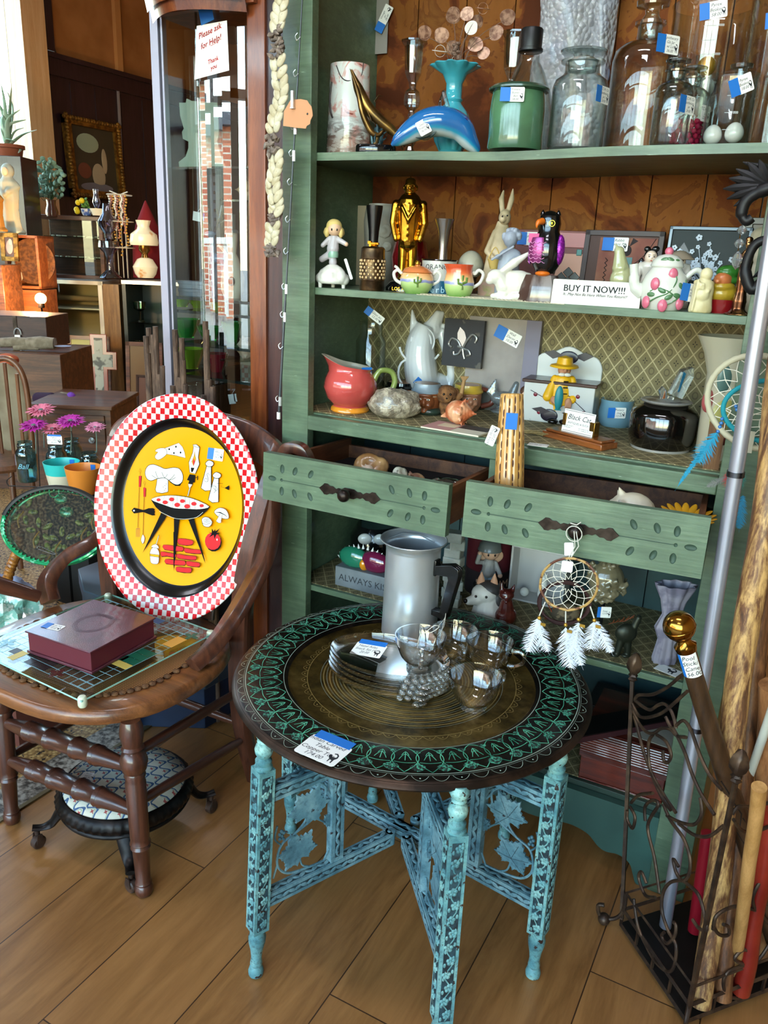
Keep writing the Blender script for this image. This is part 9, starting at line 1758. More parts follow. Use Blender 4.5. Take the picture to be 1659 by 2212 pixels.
# wire jar holder with aqua jars and gerbera flowers
AQ=thin('aqua_glass','#D4EEF2','#7FBBCB',k=1.6,pw_=2.5);WIRE=mt('dark_wire','#2A2420',.5,me=.5);jar0=None
JY=.50;TBL=V((-.86,.28,0));zj=.50
b=B();b.b2((-.34,-.08,0),(.30,.22,zj));tag(obj('crate',b,mt('dark_crate','#16140F',.8),None,loc=(-1.12,.52,0)),'dark crate under the aqua jars and drinking cups','crate')
def jarat(px,rt,Y,lab,lett=False,first=False):
 global jar0
 P=V((atY(px,1020,Y).x,Y,zj+.0005));
 if jar0 is None:
  r=.042;h=.165;t=T('aqua_jar',lab,'jar',P,FACE,'aqua canning jars');b=B();b.shell([(r*.92,0),(r,.008),(r,h*.68),(r*.92,h*.77),(r*.74,h*.83),(r*.72,h*.87),(r*.78,h*.88),(r*.72,h*.90),(r*.76,h*.92),(r*.71,h*.94),(r*.71,h)],.002,seg=40);obj('glass',b,AQ,t);b=B();b.text('Ball',.030,TR(0,-r*1.01,h*.42)@RX(pi/2),0,shear=.4);obj('raised_lettering',b,mt('aqua_raised','#6FA8B8',.2,coat=.6),t);jar0=t;return t
 return dup(jar0,P,FACE,lab)
zt_=zrow(V((atY(85,950,JY).x,JY,0)),955);zj=zt_-.165;bpy.data.objects['crate'].scale=(1,1,zj/.50)
jarat(60,950,.47,'aqua glass canning jar with raised script, leftmost of the jars');jarat(125,955,.52,'aqua glass canning jar behind the jar holder price card');jarat(196,950,.50,'aqua glass canning jar right of the price card');jarat(160,950,.62,'aqua glass canning jar in the back row of the holder')
P=V((atY(120,960,.45).x,.45,zj));k=pxm(P);t=T('jar_holder','dark wire jar holder with a price card in front of the aqua jars','holder',P,FACE);zc_=zrow(P,930)-zj;b=B();b.tube([(-42*k,0,0),(-36*k,0,zc_),(36*k,0,zc_),(46*k,0,0)],.0022,6);b.tube([(-110*k,0,.01),(100*k,0,.01)],.002,6);b.tube(bez([(-100*k,0,.05),(-112*k,0,.03),(-108*k,0,.01),(-95*k,0,.012)],5),.002,6);obj('wire_frame',b,WIRE,t)
price_tag(t,TR(0,-.005,zrow(P,950)-zj)@RX(pi/2),.058,.034,['7 Blue','Jars + Holder','45.00'],'T',.007)
def gerb(px,r,Y,col,R_,base,lab,tilt=.3,n=22):
 C_=atY(px,r,Y);t=T('gerbera',lab,'flower',C_,FACE,'artificial gerbera daisies');b=B();Q=RX(tilt)
 for l_ in(0,1):
  for i in range(n):a=2*pi*(i+.5*l_)/n;L_=R_*(1 if l_==0 else .72)*random.uniform(.88,1.05);dz=L_*.25*l_+random.uniform(-.004,.004);u_=V((cos(a),sin(a),0));s_=V((-sin(a),cos(a),0))*R_*.13;b.add([Q@v for v in(u_*R_*.12-s_*.5,u_*R_*.12+s_*.5,u_*L_*.6+s_+V((0,0,dz)),u_*L_+V((0,0,dz*.6-.002)),u_*L_*.6-s_+V((0,0,dz)))],[(0,1,2,3,4)])
 obj('petals',b,col,t);b=B();b.ell((0,0,-.004),(R_*.2,R_*.2,R_*.14),T=Q);b.tube(bez([(0,0,0),V(base)*.4+V((0,.01,0)),base],5),.0022,6);obj('stem',b,mt('grey_stem','#5E6E64',.6),t)
PKA,PKB,MAG=mt('pink_petal','#E07A94',.7),mt('rose_petal','#D986A6',.7),mt('magenta_petal','#B8249A',.6);random.seed(40)
gerb(88,885,.56,PKA,.062,(.0,.0,-.16),'pale pink gerbera, topmost of the artificial flowers');gerb(72,918,.49,MAG,.060,(-.0,.0,-.12),'magenta gerbera at the left over the jars');gerb(152,908,.52,MAG,.062,(-.01,.0,-.14),'large magenta gerbera above the price card');gerb(205,922,.52,PKB,.045,(.0,.0,-.10),'small rose pink gerbera at the right over the jars');gerb(112,925,.54,PKA,.05,(.0,.0,-.12),'pale pink gerbera half behind the two magenta ones')
for px,r0,r1,wpx,Y,m1,m2,lab,tg in((137,997,1060,72,.40,'#2FB4AE','#CFC6AC','teal topped cream drinking cup in front of the jars',1),(182,1008,1062,72,.37,'#D9812E','#D9812E','orange drinking cup beside the oval tray',0)):
 P=V((atY(px,1050,Y).x,Y,0));k=pxm(P);zt2=zrow(P,r0);h=.10;t=T('drinking_cup',lab,'cup',(P.x,Y,zt2-h),FACE,'drinking cups');b=B();b.shell([(26*k,0),(27*k,.003),(32*k,h*.55),(36*k,h)],.002,seg=40,mi=[1,1,1,0,0,0,0,0,0]);obj('cup',b,[mt('cup'+m1[1:3]if 0 else 'cup_%s'%('teal' if tg else 'orange'),m1,.35),mt('cup_%s_side'%('teal' if tg else 'orange'),m2,.4)],t);b=B();b.box((10*k,32*k,h*.8),(.018,.001,.022),T=RX(.06));obj('tape',b,TAPE,t)
 b=B();b.b2((-.05,-.05,0),(.05,.05,zt2-h-.001));tag(obj('cup_riser',b,_mc['dark_crate'],None,loc=(P.x,Y,0)),'dark box under the %s drinking cup'%('teal topped' if tg else 'orange'),'box')
 # wicker handle, plaid cloth and bag of glass at the lower left
WK=mt('wicker','#B0702A',.45,n=(90,'#7A4616'),coat=.3);P=V((atY(22,1300,-.02).x,-.02,0));t=T('wicker_basket','basket with a thick wrapped wicker handle beside the navy boxes','basket',P);O6=P;b=B();n=90;HP=bez([atY(x,y,-.02)-O6 for x,y in((4,1420),(6,1330),(12,1270),(24,1225),(36,1195),(46,1165),(30,1130))],12);b.tube(HP,[.016+.0022*sin(i*2.2)for i in range(len(HP))],12);obj('handle',b,WK,t);zb_=max(.1,HP[0].z);b=B();b.shell([(.10,0),(.13,zb_*.5),(.15,zb_)],.006,seg=40,fn=lambda a,z:1+.02*sin(a*30+z*300));obj('basket_body',b,WK,t)
CLO=mt('plaid_cloth','#9AA6C4',.9,n=(20,'#7E4A54',.52,.56));P=atY(10,1260,.06);b=B();b.ell((0,0,0),(.12,.08,.09),su=24,sv=16);b.v=[tuple(V(v)*(1+.3*noise.noise(V(v)*20)))for v in b.v];tag(obj('plaid_cloth',b,CLO,None,loc=(P.x-.03,.08,zb_+.03)),'crumpled blue and rose plaid cloth in the wicker basket','cloth')
P=atz(22,1370,.30);b=B();b.ell((0,0,0),(.09,.07,.07),su=28,sv=20);b.v=[tuple(V(v)*(1+.5*noise.noise(V(v)*32)))for v in b.v];tag(obj('cellophane_bag',b,mt('cellophane','#7FB4A4',.1,coat=1,n=(40,'#C9D8CC',.5,.56)),None,loc=(P.x,P.y,.36),flat=True),'shiny crumpled cellophane bag of green glass behind the chair arm','bag')
b=B();b.b2((-.10,-.08,0),(.10,.08,.29));tag(obj('low_box',b,mt('brick_red_box','#5E2E22',.7),None,loc=(P.x,P.y,0)),'brick red box on the floor behind the chair leg','box')
# ================= far side of the shop =================
def bg(x,y,k):return atD(x,y,k)
def bgbox(name,lab,cat,px0,px1,top,bot,k,dep,mat,grp=None,th=FACE,bev=.004,fn=None):
# upright box whose front face spans the given picture rows at distance k
 a,c_=bg(px0,bot,k),bg(px1,bot,k);z1=bg((px0+px1)/2,top,k).z;w_=(V((c_.x,c_.y,0))-V((a.x,a.y,0))).length;az=atan2(c_.y-a.y,c_.x-a.x);zb=min(a.z,c_.z);zb=0 if zb<.3 else zb;m_=(a+c_)/2
 t=T(name,lab,cat,(m_.x,m_.y,zb),az,grp);b=B();H=z1-zb
 if fn:fn(t,w_,H,dep)
 else:b.b2((-w_/2,0,0),(w_/2,dep,H));obj('body',b,mat,t,bev=bev)
 return t,w_,H
OAK=wood('counter_oak','#8E6A3C','#6E4E28','#4E3418',.5,2,14);METAL=mt('counter_metal','#B4B0A6',.35,me=.5);DOAK=wood('brown_furniture','#6E4226','#4E2C18','#30190D',.45,0,14,.2);CREAMW=mt('cream_panel','#C9B48A',.7)
def counter(t,w_,H,d):
 b=B();b.b2((-w_*2,.0,0),(w_/2,d,H*.50));b.b2((-w_*2,d-.02,0),(w_/2,d,H));obj('body',b,CREAMW,t)
 b=B();b.b2((w_/2-.0,0,0),(w_/2+.14,d,H-.02));obj('side_panel',b,OAK,t)
 b=B();b.b2((-w_*2,-.01,H-.03),(w_/2+.01,d,H));b.b2((w_/2-.03,-.01,0),(w_/2+.005,.01,H));b.b2((-w_*2,-.01,0),(w_/2,.01,.05));obj('metal_trim',b,METAL,t)
 for z in(.50,.78):b=B();b.b2((-w_*2,.02,H*z),(w_/2-.03,d*.8,H*z+.012));obj('shelf',b,WHITE,t)
 b=B();b.b2((-w_*2,0,H*.5),(w_/2-.03,.004,H-.03));obj('glass_front',b,thin('counter_glass','#F0F4EE','#C0CCC4',k=.8),t)
 b=B();b.tube([(-w_*1.9,.1,H*.87),(w_*.45,.1,H*.86)],.022,10);obj('roller',b,mt('tan_roller','#8E7452',.7),t)
t,cw_,cH=bgbox('display_counter','glass fronted display counter with oak end panel lit by a bare bulb','counter',100,236,602,870,6.95,.55,OAK,fn=counter)
ZC=t.location.z+cH;b_=t.location.z
def dark(t,w_,H,d):
 b=B();b.b2((-w_/2,.02,0),(w_/2,d,H*.3));b.b2((-w_/2,d-.02,0),(w_/2,d,H));b.b2((-w_/2,0,0),(-w_/2+.03,d,H));obj('body',b,mt('dark_green_case','#1A2622',.4),t);b=B();b.b2((-w_/2,-.01,H-.03),(w_/2,d,H));obj('metal_trim',b,METAL,t)
 for z in(.38,.68):b=B();b.b2((-w_/2+.03,.04,H*z),(w_/2,d*.8,H*z+.01));obj('shelf',b,_mc['shelf_glass'],t)
t,w_,H=bgbox('dark_counter','dark display counter with glassware right of the oak panelled one','counter',277,470,606,860,6.9,.5,OAK,fn=dark)
for x,z_,lab in((-.14,.68,'small glass goblet high in the dark counter'),(-.16,.38,'small green glass compote low in the dark counter')):P=t.matrix_world@V((0,0,0));q_=TR(t.location)@RZ(t.rotation_euler.z)@V((x-.15,.15,H*z_+.012));b=B();b.shell([(.04,0),(.04,.005),(.008,.01),(.008,.08),(.05,.10),(.055,.16)],.003,seg=20);tag(obj('goblet',b,thin('pale_green_thin','#D8EADC','#8FB49A',k=1.5),None,loc=q_),lab,'glass')
def case(t,w_,H,d):
 b=B();f=.035
 for q in(((-w_/2,0,0),(w_/2,d,f)),((-w_/2,0,H-f),(w_/2,d,H)),((-w_/2,0,0),(-w_/2+f,.03,H)),((w_/2-f,0,0),(w_/2,.03,H)),((-w_/2,d-.02,0),(w_/2,d,H))):b.b2(*q)
 obj('frame',b,DOAK,t,bev=.003)
 for z in(.33,.66):b=B();b.b2((-w_/2+f,.05,H*z),(w_/2-f,d-.03,H*z+.008));obj('glass_shelf',b,_mc['shelf_glass'],t);b=B();random.seed(int(z*9));[b.ell((random.uniform(-.2,.22),.12,H*z+.012),(.012,.01,.006),su=6,sv=4)for _ in range(26)];o=obj('trinkets',b,IVORY,t);o['kind']='stuff'
 b=B();b.b2((-w_/2+f,.01,f),(w_/2-f,.014,H-f));obj('glass',b,_mc['counter_glass'],t)
t,w_,H=bgbox('wooden_showcase','wooden tabletop showcase with glass shelves of jewelry on the counter','showcase',88,228,467,600,6.95,.3,OAK,fn=case)
ZS=t.location.z+H
# things on the counter and the showcase
def bgl(name,lab,cat,px,bot,k,prof,mat,top=None,seg=28,grp=None,**kw):
 P=bg(px,bot,k);b=B();kk=k/FPX;b.lathe([(r*kk,z*kk)for r,z in prof],seg=seg);o=obj(name,b,mat,None,loc=P,**kw);tag(o,lab,cat,grp);return P,kk
P=bg(239,600,6.85);kk=6.85/FPX;t=T('oil_lamp','smoky glass oil lamp with a patterned chimney on the counter','lamp',P);AM=thin('smoky_glass','#C9BECB','#6E6278',k=2.5)
b=B();b.lathe([(24*kk,0),(22*kk,3*kk),(8*kk,16*kk),(6*kk,40*kk),(10*kk,50*kk),(22*kk,62*kk),(21*kk,75*kk),(6*kk,80*kk),(7*kk,90*kk)],seg=28);obj('font',b,AM,t);b=B();b.shell([(8*kk,90*kk),(18*kk,105*kk),(20*kk,115*kk),(10*kk,130*kk),(7*kk,150*kk)],.002,seg=28);obj('chimney',b,thin('white_etched','#D6D6E4','#9A9AB4',k=3),t)
P=bg(210,462,6.9);t=T('small_oil_lamp','small clear oil lamp standing on the showcase before the painting','lamp',P);b=B();b.lathe([(12*kk,0),(9*kk,6*kk),(3*kk,10*kk),(3*kk,12*kk)],seg=20);obj('font',b,BRS,t);b=B();b.shell([(4*kk,12*kk),(9*kk,24*kk),(5*kk,38*kk),(6*kk,50*kk)],.002,seg=20);obj('chimney',b,thin('clear_chimney','#E4E4EE','#A0A0B4',k=3),t)
P=bg(315,600,6.8);t=T('milk_glass_lamp','white milk glass lamp painted with orange flowers and a scalloped shade','lamp',P);MG=mt('flowered_milk_glass','#D9CDB0',.25,coat=.4,n=(7,'#C07A2A',.60,.66),em='#FFDFA8',es=.15);b=B();b.lathe([(16*kk,0),(22*kk,8*kk),(26*kk,22*kk),(16*kk,38*kk),(6*kk,42*kk)],seg=32);b.lathe([(28*kk,66*kk),(30*kk,72*kk),(27*kk,88*kk),(14*kk,98*kk),(12*kk,104*kk),(15*kk,116*kk)],seg=48,fn=lambda a,z:1+(.05*cos(10*a)if z>110*kk else 0));obj('shade_and_bowl',b,MG,t);b=B();b.lathe([(9*kk,40*kk),(6*kk,48*kk),(12*kk,56*kk),(12*kk,66*kk)],seg=20);obj('fitting',b,BRS,t)
P=bg(322,600,7.1);b=B();b.lathe([(34*kk,0),(32*kk,60*kk),(24*kk,110*kk),(2*kk,160*kk),(0,162*kk)],seg=24);tag(obj('red_cloth_cone',b,mt('red_cloth','#7A1018',.9),None,loc=P),'dark red draped cone behind the milk glass lamp','cloth')
P=bg(268,600,6.9);t=T('jewelry_tree','white wire jewelry stand hung with necklaces on the counter','jewelry stand',P);b=B();WW=mt('white_wire','#C9BEA8',.5)
for x in(-14,0,12):b.tube([(x*kk,0,0),(x*kk,0,170*kk)],.004,6)
for z in(62,115,168):b.tube([(-28*kk,0,z*kk+8*kk),(0,0,z*kk),(24*kk,0,z*kk+6*kk)],.005,6);b.tube([(26*kk*cos(a),26*kk*sin(a),z*kk)for a in[2*pi*i/20 for i in range(20)]],.004,5,cyc=True)
obj('stand',b,WW,t);b=B();random.seed(50)
for i in range(9):x=(-24+6*i)*kk;z=165*kk;L_=random.uniform(50,120)*kk;[b.ell((x+.01*sin(j),-.03,z-L_*j/16),.010,i%3,su=6,sv=4)for j in range(17)]
o=obj('necklaces',b,[WBISQ,mt('rose_beads','#A8705E',.4),mt('ochre_beads','#B98A3A',.4)],t);o['kind']='stuff'
# flowers
def leafy(name,lab,px,bot,k,hpx,wpx,vase,leafm,nl_,seed,lr=6,flower=None):
 P=bg(px,bot,k);q=k/FPX;t=T(name,lab,'plant',P);random.seed(seed)
 if vase:b=B();b.lathe([(r*q,z*q)for r,z in vase[0]],seg=20);obj('vase',b,vase[1],t)
 b=B();z0=vase[0][-1][1]*q if vase else 0
 for i in range(nl_):
  a=random.random()*6.28;e=random.random();r=wpx/2*q*e;z=z0+(hpx*q-z0)*random.uniform(.1,1)*(1-.45*e*e);b.ell((r*cos(a),r*sin(a)*.6,z),(lr*q,lr*.5*q,lr*.75*q),0,su=7,sv=4,rot=M.Rotation(random.uniform(-1,1),3,'Y')@M.Rotation(a,3,'Z'))
  if i%4==0:b.tube([(0,0,z0*.9),(r*.5*cos(a),r*.3*sin(a),z*.6),(r*cos(a),r*sin(a)*.6,z)],.002,4,1)
 o=obj('foliage',b,[leafm,mt('green_stems','#3E5A34',.7)],t)
 if flower:b=B();[b.ell((x*q,-.03,z*q),6*q,su=10,sv=6)for x,z in flower[0]];obj('flowers',b,flower[1],t)
leafy('eucalyptus_vase','grey green eucalyptus sprays in a brown glass vase on the showcase',113,468,6.8,120,84,([(12,0),(13,10),(9,24),(10,34)],mt('brown_vase','#5E3426',.2,coat=.5)),mt('eucalyptus','#6E8E7E',.7),150,60)
leafy('yellow_flowers','small yellow flowers in a blue and white cup on the showcase',188,466,6.85,40,30,([(8,0),(11,6),(12,14)],mt('delft','#AEB6C6',.3,n=(40,'#3A5AA0',.5,.56))),mt('bright_leaf','#4E7A34',.7),26,61,4,([(-22,12),(-16,26),(-4,30),(-20,8)],mt('yellow_flower','#D9C21E',.6)))
P,_=bgl('china_dish','cream flower encrusted china dish beside the yellow flowers','dish',215,466,6.8,[(14,0),(16,6),(20,14),(0,15)],IVORY)
# painting on the dark wainscot
P0_,P1_=atX(150,420,-5.56),atX(266,440,-5.56);zt2=atX(205,255,-5.56).z;Pm=(P0_+P1_)/2;w_=abs(P1_.y-P0_.y);h_=zt2-P0_.z;t=T('gilt_painting','gilt framed painting of figures in a landscape on the dark wainscot','painting',(-5.56,Pm.y,P0_.z-.02),R(90));GILT=mt('gilt_frame','#8E6424',.35,me=.6,n=(24,'#5E3E14'),bump=(60,.8));X=RX(-.06);f=.075;b=B()
for q in(((-w_/2,-.05,0),(w_/2,.0,f)),((-w_/2,-.05,h_-f),(w_/2,0,h_)),((-w_/2,-.05,0),(-w_/2+f,0,h_)),((w_/2-f,-.05,0),(w_/2,0,h_))):b.b2(q[0],q[1],0,X)
for i in range(22):b.ell((-w_/2+w_*i/21,-.05,h_-.02),.022,0,X,8,6);b.ell((-w_/2+w_*i/21,-.05,.02),.022,0,X,8,6)
for i in range(26):b.ell((-w_/2+.02,-.05,h_*i/25),.022,0,X,8,6);b.ell((w_/2-.02,-.05,h_*i/25),.022,0,X,8,6)
obj('frame',b,GILT,t);b=B();b.b2((-w_/2+f,-.02,f),(w_/2-f,-.01,h_-f),0,X);b.v=b.v;[b.ell((x*w_,-.022,z*h_),(sx_*w_,.003,sz_*h_),mi,X)for x,z,sx_,sz_,mi in((-.1,.7,.2,.12,1),(.05,.3,.12,.16,2),(.18,.5,.05,.16,2),(-.2,.35,.12,.10,3),(0,.15,.3,.06,4))];obj('canvas',b,[mt('paint_dark','#3A3428',.4),mt('paint_sky','#8E9A84',.4),mt('paint_flesh','#A8957A',.4),mt('paint_red','#6A3A2C',.4),mt('paint_grey','#6E6A70',.4)],t)
P_=atX(102,78,-5.58);b=B();b.ell((0,0,0),.03);b.tube(bez([(0,0,0),(0,.06,-.06),(0,.10,-.16),(0,.13,-.22)],5),.006,6);tag(obj('wall_hook',b,EYE,None,loc=P_),'small black hook with a wire on the orange plaster','hook')
# ledge with aloe, statue, crates and bulb
t,w_,H=bgbox('window_bench','dark wooden bench ledge under the left window','bench',-130,86,348,800,6.6,.3,WAIN);ZL=t.location.z+H
P=bg(20,346,6.65);t=T('aloe_plant','spiky aloe plant in a terracotta pot on the window ledge','plant',P);kk=6.65/FPX;b=B();b.lathe([(24*kk,0),(26*kk,2*kk),(30*kk,22*kk),(34*kk,23*kk),(34*kk,30*kk),(0,30*kk)],seg=28);obj('pot',b,mt('terracotta','#8E4A30',.7),t);random.seed(70)
for x,z in((108,55),(52,135),(28,140),(-10,150),(-40,130),(12,120),(60,95),(-30,90),(20,85),(40,35),(62,10),(-50,60),(0,100),(35,65),(-15,70),(45,80)):b=B();b.tube(bez([(0,0,28*kk),(x*.35*kk,random.uniform(-.05,.05),(z*.6+18)*kk),(x*kk,random.uniform(-.1,.1),z*kk)],6),[7*kk*(1-i/13)for i in range(13)],7,flat=.5);obj('leaf',b,mt('aloe_green','#7E9E84',.5,n=(10,'#A3B4A0')),t)
def crate(t,w_,H,d):
 b=B();e=.02;[b.b2(*q)for q in(((-w_/2,0,0),(w_/2,d,e)),((-w_/2,0,H-e),(w_/2,d,H)),((-w_/2,0,0),(-w_/2+e,d,H)),((w_/2-e,0,0),(w_/2,d,H)),((-w_/2,d-.01,0),(w_/2,d,H)))];obj('box',b,wood('crate_pine','#A8602C','#8A461C','#5E2C10',.6,0,10),t,bev=.002)
t,w_,H=bgbox('wooden_crate','open orange lit wooden crate holding a wall basket and china jug','crate',16,90,508,622,5.9,.3,OAK,fn=crate);tc_=t
P=TR(t.location)@RZ(t.rotation_euler.z)@V((.02,.16,.02+.17));b=B();b.lathe([(.16,0),(.165,.02),(.15,.02),(.13,.012),(0,.01)],seg=32,T=RZ(FACE)@RX(pi/2));tag(obj('round_basket',b,mt('dark_wicker','#4A2A16',.7,n=(40,'#6E4422')),None,loc=P),'round dark woven basket standing inside the crate','basket')
P=TR(tc_.location)@RZ(tc_.rotation_euler.z)@V((-.09,.06,.0205));b=B();b.lathe([(.03,0),(.055,.05),(.05,.09),(.02,.13),(.012,.17),(0,.18)],seg=24);tag(obj('china_jug',b,PORC,None,loc=P),'white china jug at the left in the open crate','jug')
t,w_,H=bgbox('lower_crate','second wooden crate under the open one beside the glowing bulb','crate',-20,96,624,720,5.95,.3,wood('crate_pine','#A8602C','#8A461C','#5E2C10'))
t,w_,H=bgbox('dark_shelf_unit','dark wood shelf unit at the far left edge behind the chest','shelf',-60,18,570,720,5.6,.3,DOAK)
def lady(px,bot,k,h,lab,mat,base=True):
 P=bg(px,bot,k);q=k/FPX;t=T('saint_statue',lab,'statue',P,FACE);b=B();b.lathe([(h*.19*q,0),(h*.2*q,h*.03*q),(h*.14*q,h*.1*q),(h*.12*q,h*.35*q),(h*.15*q,h*.6*q),(h*.14*q,h*.74*q),(h*.07*q,h*.82*q)],sy=.7,seg=20,fn=lambda a,z:1+.06*cos(7*a));b.ell((0,0,h*.88*q),(h*.075*q,h*.08*q,h*.10*q));b.ell((0,.2*h*.1*q,h*.90*q),(h*.10*q,h*.09*q,h*.11*q));cap(b,(-h*.13*q,0,h*.68*q),(-h*.02*q,-h*.12*q,h*.55*q),h*.05*q,h*.04*q);cap(b,(h*.13*q,0,h*.68*q),(h*.04*q,-h*.12*q,h*.6*q),h*.05*q,h*.04*q);blob('figure',b,mat,t,h*q*.016,2);b=B();b.ell((0,-h*.085*q,h*.885*q),(h*.05*q,h*.02*q,h*.06*q));obj('face',b,SKIN,t)
lady(28,505,5.85,140,'tall pastel robed saint statue standing on the crate',mt('statue_cream','#B5A78C',.6,n=(8,'#9AA094')));lady(158,880,5.6,112,'white praying saint statue behind the dresser',mt('statue_white','#CDBF9E',.6));lady(-2,500,5.7,95,'gold toned saint figure cut by the left picture edge',mt('statue_gold','#9A6A2E',.4,me=.3))
def pic(name,lab,px0,px1,top,bot,k,fm,pm,f=.02,blobs=(),lean=.08,cat='picture'):
 def fn(t,w_,H,d):
  b=B();X=RX(-lean);[b.b2(q[0],q[1],0,X)for q in(((-w_/2,0,0),(w_/2,.02,f)),((-w_/2,0,H-f),(w_/2,.02,H)),((-w_/2,0,0),(-w_/2+f,.02,H)),((w_/2-f,0,0),(w_/2,.02,H)))];obj('frame',b,fm,t);b=B();b.b2((-w_/2+f,.008,f),(w_/2-f,.014,H-f),0,X);[b.ell((x*w_,.006,z*H),(sx_*w_,.003,sz_*H),1+i%2,X)for i,(x,z,sx_,sz_)in enumerate(blobs)];obj('picture',b,pm,t)
 return bgbox(name,lab,cat,px0,px1,top,bot,k,.02,None,fn=fn)
pic('small_gilt_picture','small gilt framed flower picture hanging on the crate',3,40,503,563,5.75,GILT,[mt('flower_print','#4A3A3A',.5),mt('print_pink','#A8888A',.5),mt('print_white','#A8A49A',.5)],.03,((0,.5,.2,.25),(.05,.65,.12,.15)))
pic('green_picture','tall framed picture with a pale green ground leaning on the counter',150,240,722,865,6.5,DOAK,[mt('green_ground','#8E9460',.5),mt('print_auburn','#7A3A22',.5),mt('print_ochre','#B08A3A',.5)],.03,((.1,.5,.18,.16),(.0,.2,.3,.15),(.2,.2,.12,.12)))
pic('angel_picture','brown framed old print of a robed figure leaning right of the counter',272,350,735,885,6.2,DOAK,[mt('sepia_ground','#6E5A38',.5),mt('print_robe','#B5875E',.5),mt('print_stone','#A88A64',.5)],.03,((.15,.4,.15,.25),(0,.15,.35,.12)),.12)
pic('shepherd_picture','smaller print of a robed figure with sheep in front of the brown framed one',292,345,808,888,6.05,mt('dark_frame','#2E1E14',.5),[mt('dusk_ground','#5E4A44',.5),mt('print_robe','#B5875E'),mt('print_sheep','#B59A6E',.5)],.015,((.05,.5,.12,.28),(-.2,.25,.14,.1),(.25,.2,.12,.1)),.15)
P=bg(217,865,6.3);kk=6.3/FPX;t=T('cross_frame','red brown cross shaped picture frame leaning before the counter','picture frame',P,FACE);cr=[(-18,0),(18,0),(18,66),(38,66),(38,104),(18,104),(18,140),(-18,140),(-18,104),(-38,104),(-38,66),(-18,66)];X=RX(-.08)@RX(pi/2);b=B();b.prism([(x*kk,y*kk)for x,y in cr],-.012,.0,T=X);obj('frame',b,mt('redwood','#6E2412',.3,coat=.4),t,bev=.004);b=B();b.prism([(x*kk*(.5 if abs(x)<20 else .78),(y*.90+6 if y not in(66,104)else(72 if y==66 else 98))*kk)for x,y in cr],.0,.002,T=X);obj('picture',b,mt('scene_print','#7E8A84',.4,n=(12,'#2A2E26',.48,.54)),t)
# glowing bulb: lamp with its own light
WARM=mt('bulb_glow','#FFFFFF',em='#FFC268',es=60);P=bg(88,645,5.4);t=T('bare_bulb','bare glowing bulb in a dark socket lighting the crates','bulb',P);b=B();b.ell((0,0,0),.036,su=20,sv=14);obj('bulb',b,WARM,t);b=B();b.lathe([(.02,-.06),(.022,-.05),(.018,-.025),(.0,-.025)]);b.tube([(0,0,-.06),(0,.02,-.3),(0,.1,-.95)],.006,6);obj('socket',b,EYE,t);lamp('bulb_light','POINT',P+V((.0,-.05,.02)),60,(1,.62,.28),.04)
# chest with padlock on a desk, folded cloths
t,w_,H=bgbox('storage_desk','brown wooden cabinet carrying the padlocked chest','desk',-70,150,752,1010,4.6,.5,DOAK);ZD=t.location.z+H;dsk=t
t,w_,H=bgbox('padlocked_chest','dark red brown wooden chest with hasp and padlock','chest',-60,104,680,748,4.75,.35,wood('chest_dark','#4A2A20','#341A14','#1E0F0B',.5,0,12),fn=None);b=B();b.b2((w_*.07,-.006,H*.62),(w_*.12,0,H*1.0));obj('hasp',b,IRON,t);b=B();b.b2((w_*.09,-.018,H*.18),(w_*.16,-.004,H*.42));b.tube([(w_*.125+.02*cos(a),-.011,H*.44+.035*sin(a))for a in[pi*i/8 for i in range(9)]],.004,6);obj('padlock',b,ALU,t)
RAG=mt('grey_rags','#8A7E6C',.9,n=(20,'#6E6250'))
for i,(x0,x1,y,r,lab)in enumerate(((0,70,740,10,'long rolled grey cloth on the desk'),(60,118,742,13,'frayed bundle of grey cloth at the right on the desk'),(30,85,750,7,'small beaded white strip on the desk edge'))):p_,q_=bg(x0,y,4.5),bg(x1,y,4.5);c_=(p_+q_)/2;b=B();b.tube([p_-c_,V((0,0,.004)),q_-c_],[r*.0026,r*.0028,r*.0024],12);b.v=[tuple(V(v)*(1+.1*noise.noise(V(v)*30)))for v in b.v];tag(obj('rolled_cloth',b,RAG,None,loc=c_),lab,'cloth')
b=B();b.lathe([(0,0),(.03,0),(.045,.004)],seg=24);tag(obj('saucer',b,mt('blue_white_saucer','#A8B4CC',.3),None,loc=bg(136,749,4.5)),'small pale blue saucer at the right end of the desk','saucer')
# dresser with doll, chair with cushion, rug
def dresser(t,w_,H,d):
 b=B();b.b2((-w_/2,.01,0),(w_/2,d,H-.02));obj('body',b,DOAK,t,bev=.003);b=B();b.b2((-w_/2-.015,-.01,H-.02),(w_/2+.015,d,H));obj('top',b,DOAK,t,bev=.004)
 for z0,z1 in((.52,.92),(.08,.48)):b=B();b.b2((-w_/2+.03,0,H*z0),(w_/2-.03,.012,H*z1));o=obj('drawer',b,DOAK,t,bev=.003);b=B();[b.lathe([(.008,0),(.016,.01),(.016,.016),(0,.02)],(x*w_,0,H*(z0+z1)/2),8,T=TR(0,0,0)@TR(x*w_,.0,H*(z0+z1)/2)@RX(pi/2)@TR(-x*w_,0,-H*(z0+z1)/2))for x in(.25,)];obj('knob',b,CRY,o)
t,w_,H=bgbox('small_dresser','small brown wooden dresser with glass knobs behind the flowers','dresser',88,250,862,1085,4.1,.45,DOAK,fn=dresser)
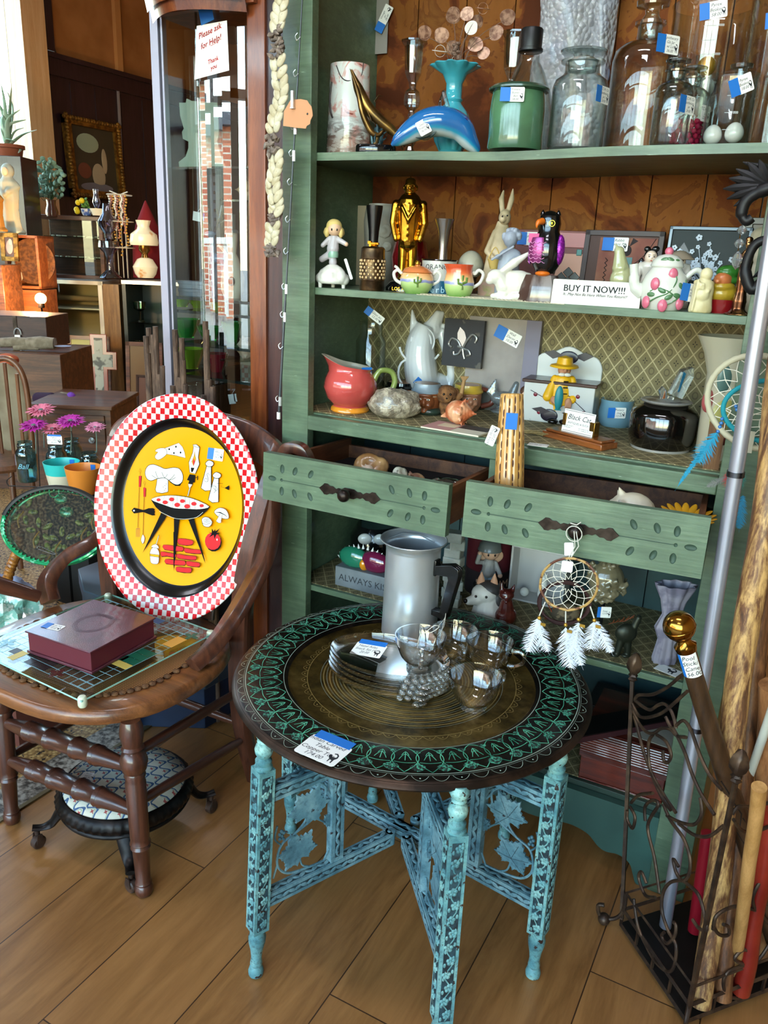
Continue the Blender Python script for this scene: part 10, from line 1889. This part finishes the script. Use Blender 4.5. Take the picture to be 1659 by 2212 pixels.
P=bg(125,868,4.2);kk=4.2/FPX;t=T('purple_doll','cloth doll with purple sleeves and grey cuffs lying on the dresser','doll',P);b=B();cap(b,(-60*kk,0,0),(-20*kk,0,6*kk),14*kk,12*kk);obj('coat',b,mt('plum_cloth','#2E1830',.9),t);b=B();cap(b,(-22*kk,-.01,0),(8*kk,-.02,-4*kk),10*kk,11*kk);cap(b,(-15*kk,.06,10*kk),(5*kk,.06,10*kk),7*kk,7*kk);obj('cuff',b,RAG,t);b=B();b.tube(bez([(8*kk,-.02,-4*kk),(30*kk,-.01,2*kk),(34*kk,.02,10*kk),(18*kk,.05,12*kk)],5),9*kk,12);obj('sleeve',b,mt('purple_cloth','#6A2A9A',.8),t)
P=bg(30,980,3.6);kk=3.6/FPX;P=V((P.x,P.y,P.z));t=T('bow_back_chair','bow back wooden chair holding a cream cushion at the left edge','chair',P,FACE);SPW=wood('spindle_wood','#7A4E32','#5E3822','#3E2212',.4,2,12);b=B();b.tube(bez([(-60*kk,0,0),(-50*kk,0,130*kk),(-20*kk,0,195*kk),(15*kk,0,200*kk),(38*kk,0,160*kk),(42*kk,0,60*kk),(40*kk,0,0)],8),6*kk,10);obj('bow',b,SPW,t)
for x in(-25,0,22):b=B();b.tube([(x*kk,.0,0),(x*kk*1.05,0,(195-abs(x))*kk)],4*kk,8);obj('spindle',b,SPW,t)
b=B();b.lathe([(80*kk,-14*kk),(84*kk,-8*kk),(80*kk,0),(0,0)],(-20*kk,-50*kk,0),40,sy=.9);obj('seat',b,SPW,t)
for x,y in((-80,-100),(40,-100),(40,10),(-80,10)):b=B();b.tube([(x*.8*kk,y*.8*kk-.02,-12*kk),(x*kk,y*kk-.02,-P.z)],6*kk,10);obj('leg',b,SPW,t)
b=B();b.ell((-20*kk,28*kk+.02,90*kk),(52*kk,20*kk,95*kk),su=24,sv=16);b.v=[tuple(V(v)*(1+.05*noise.noise(V(v)*14)))for v in b.v];tag(obj('cream_cushion',b,mt('cream_canvas','#A3957C',.9,n=(8,'#8A7A62')),None,loc=P,rz=FACE),'tall cream cushion standing behind the chair spindles','cushion')
p_=bg(18,778,3.7);b=B();b.ell((0,0,0),(.05,.04,.03),su=20,sv=12);b.v=[tuple(V(v)*(1+.25*noise.noise(V(v)*30)))for v in b.v];tag(obj('orange_plush',b,mt('orange_plush','#A8502E',.9),None,loc=p_),'small orange plush lying on top of the cream cushion','toy')
q=[atz(x,y,.006)for x,y in((238,905),(300,870),(420,880),(300,1080),(225,1060))];b=B();b.prism([(v.x,v.y)for v in q][::-1],.005,.009);tag(obj('rug',b,mt('red_gold_rug','#9A7A48',.95,n=(14,'#7A2A1C',.48,.54))),'red and gold patterned rug on the floor beyond the dresser','rug',None,None)
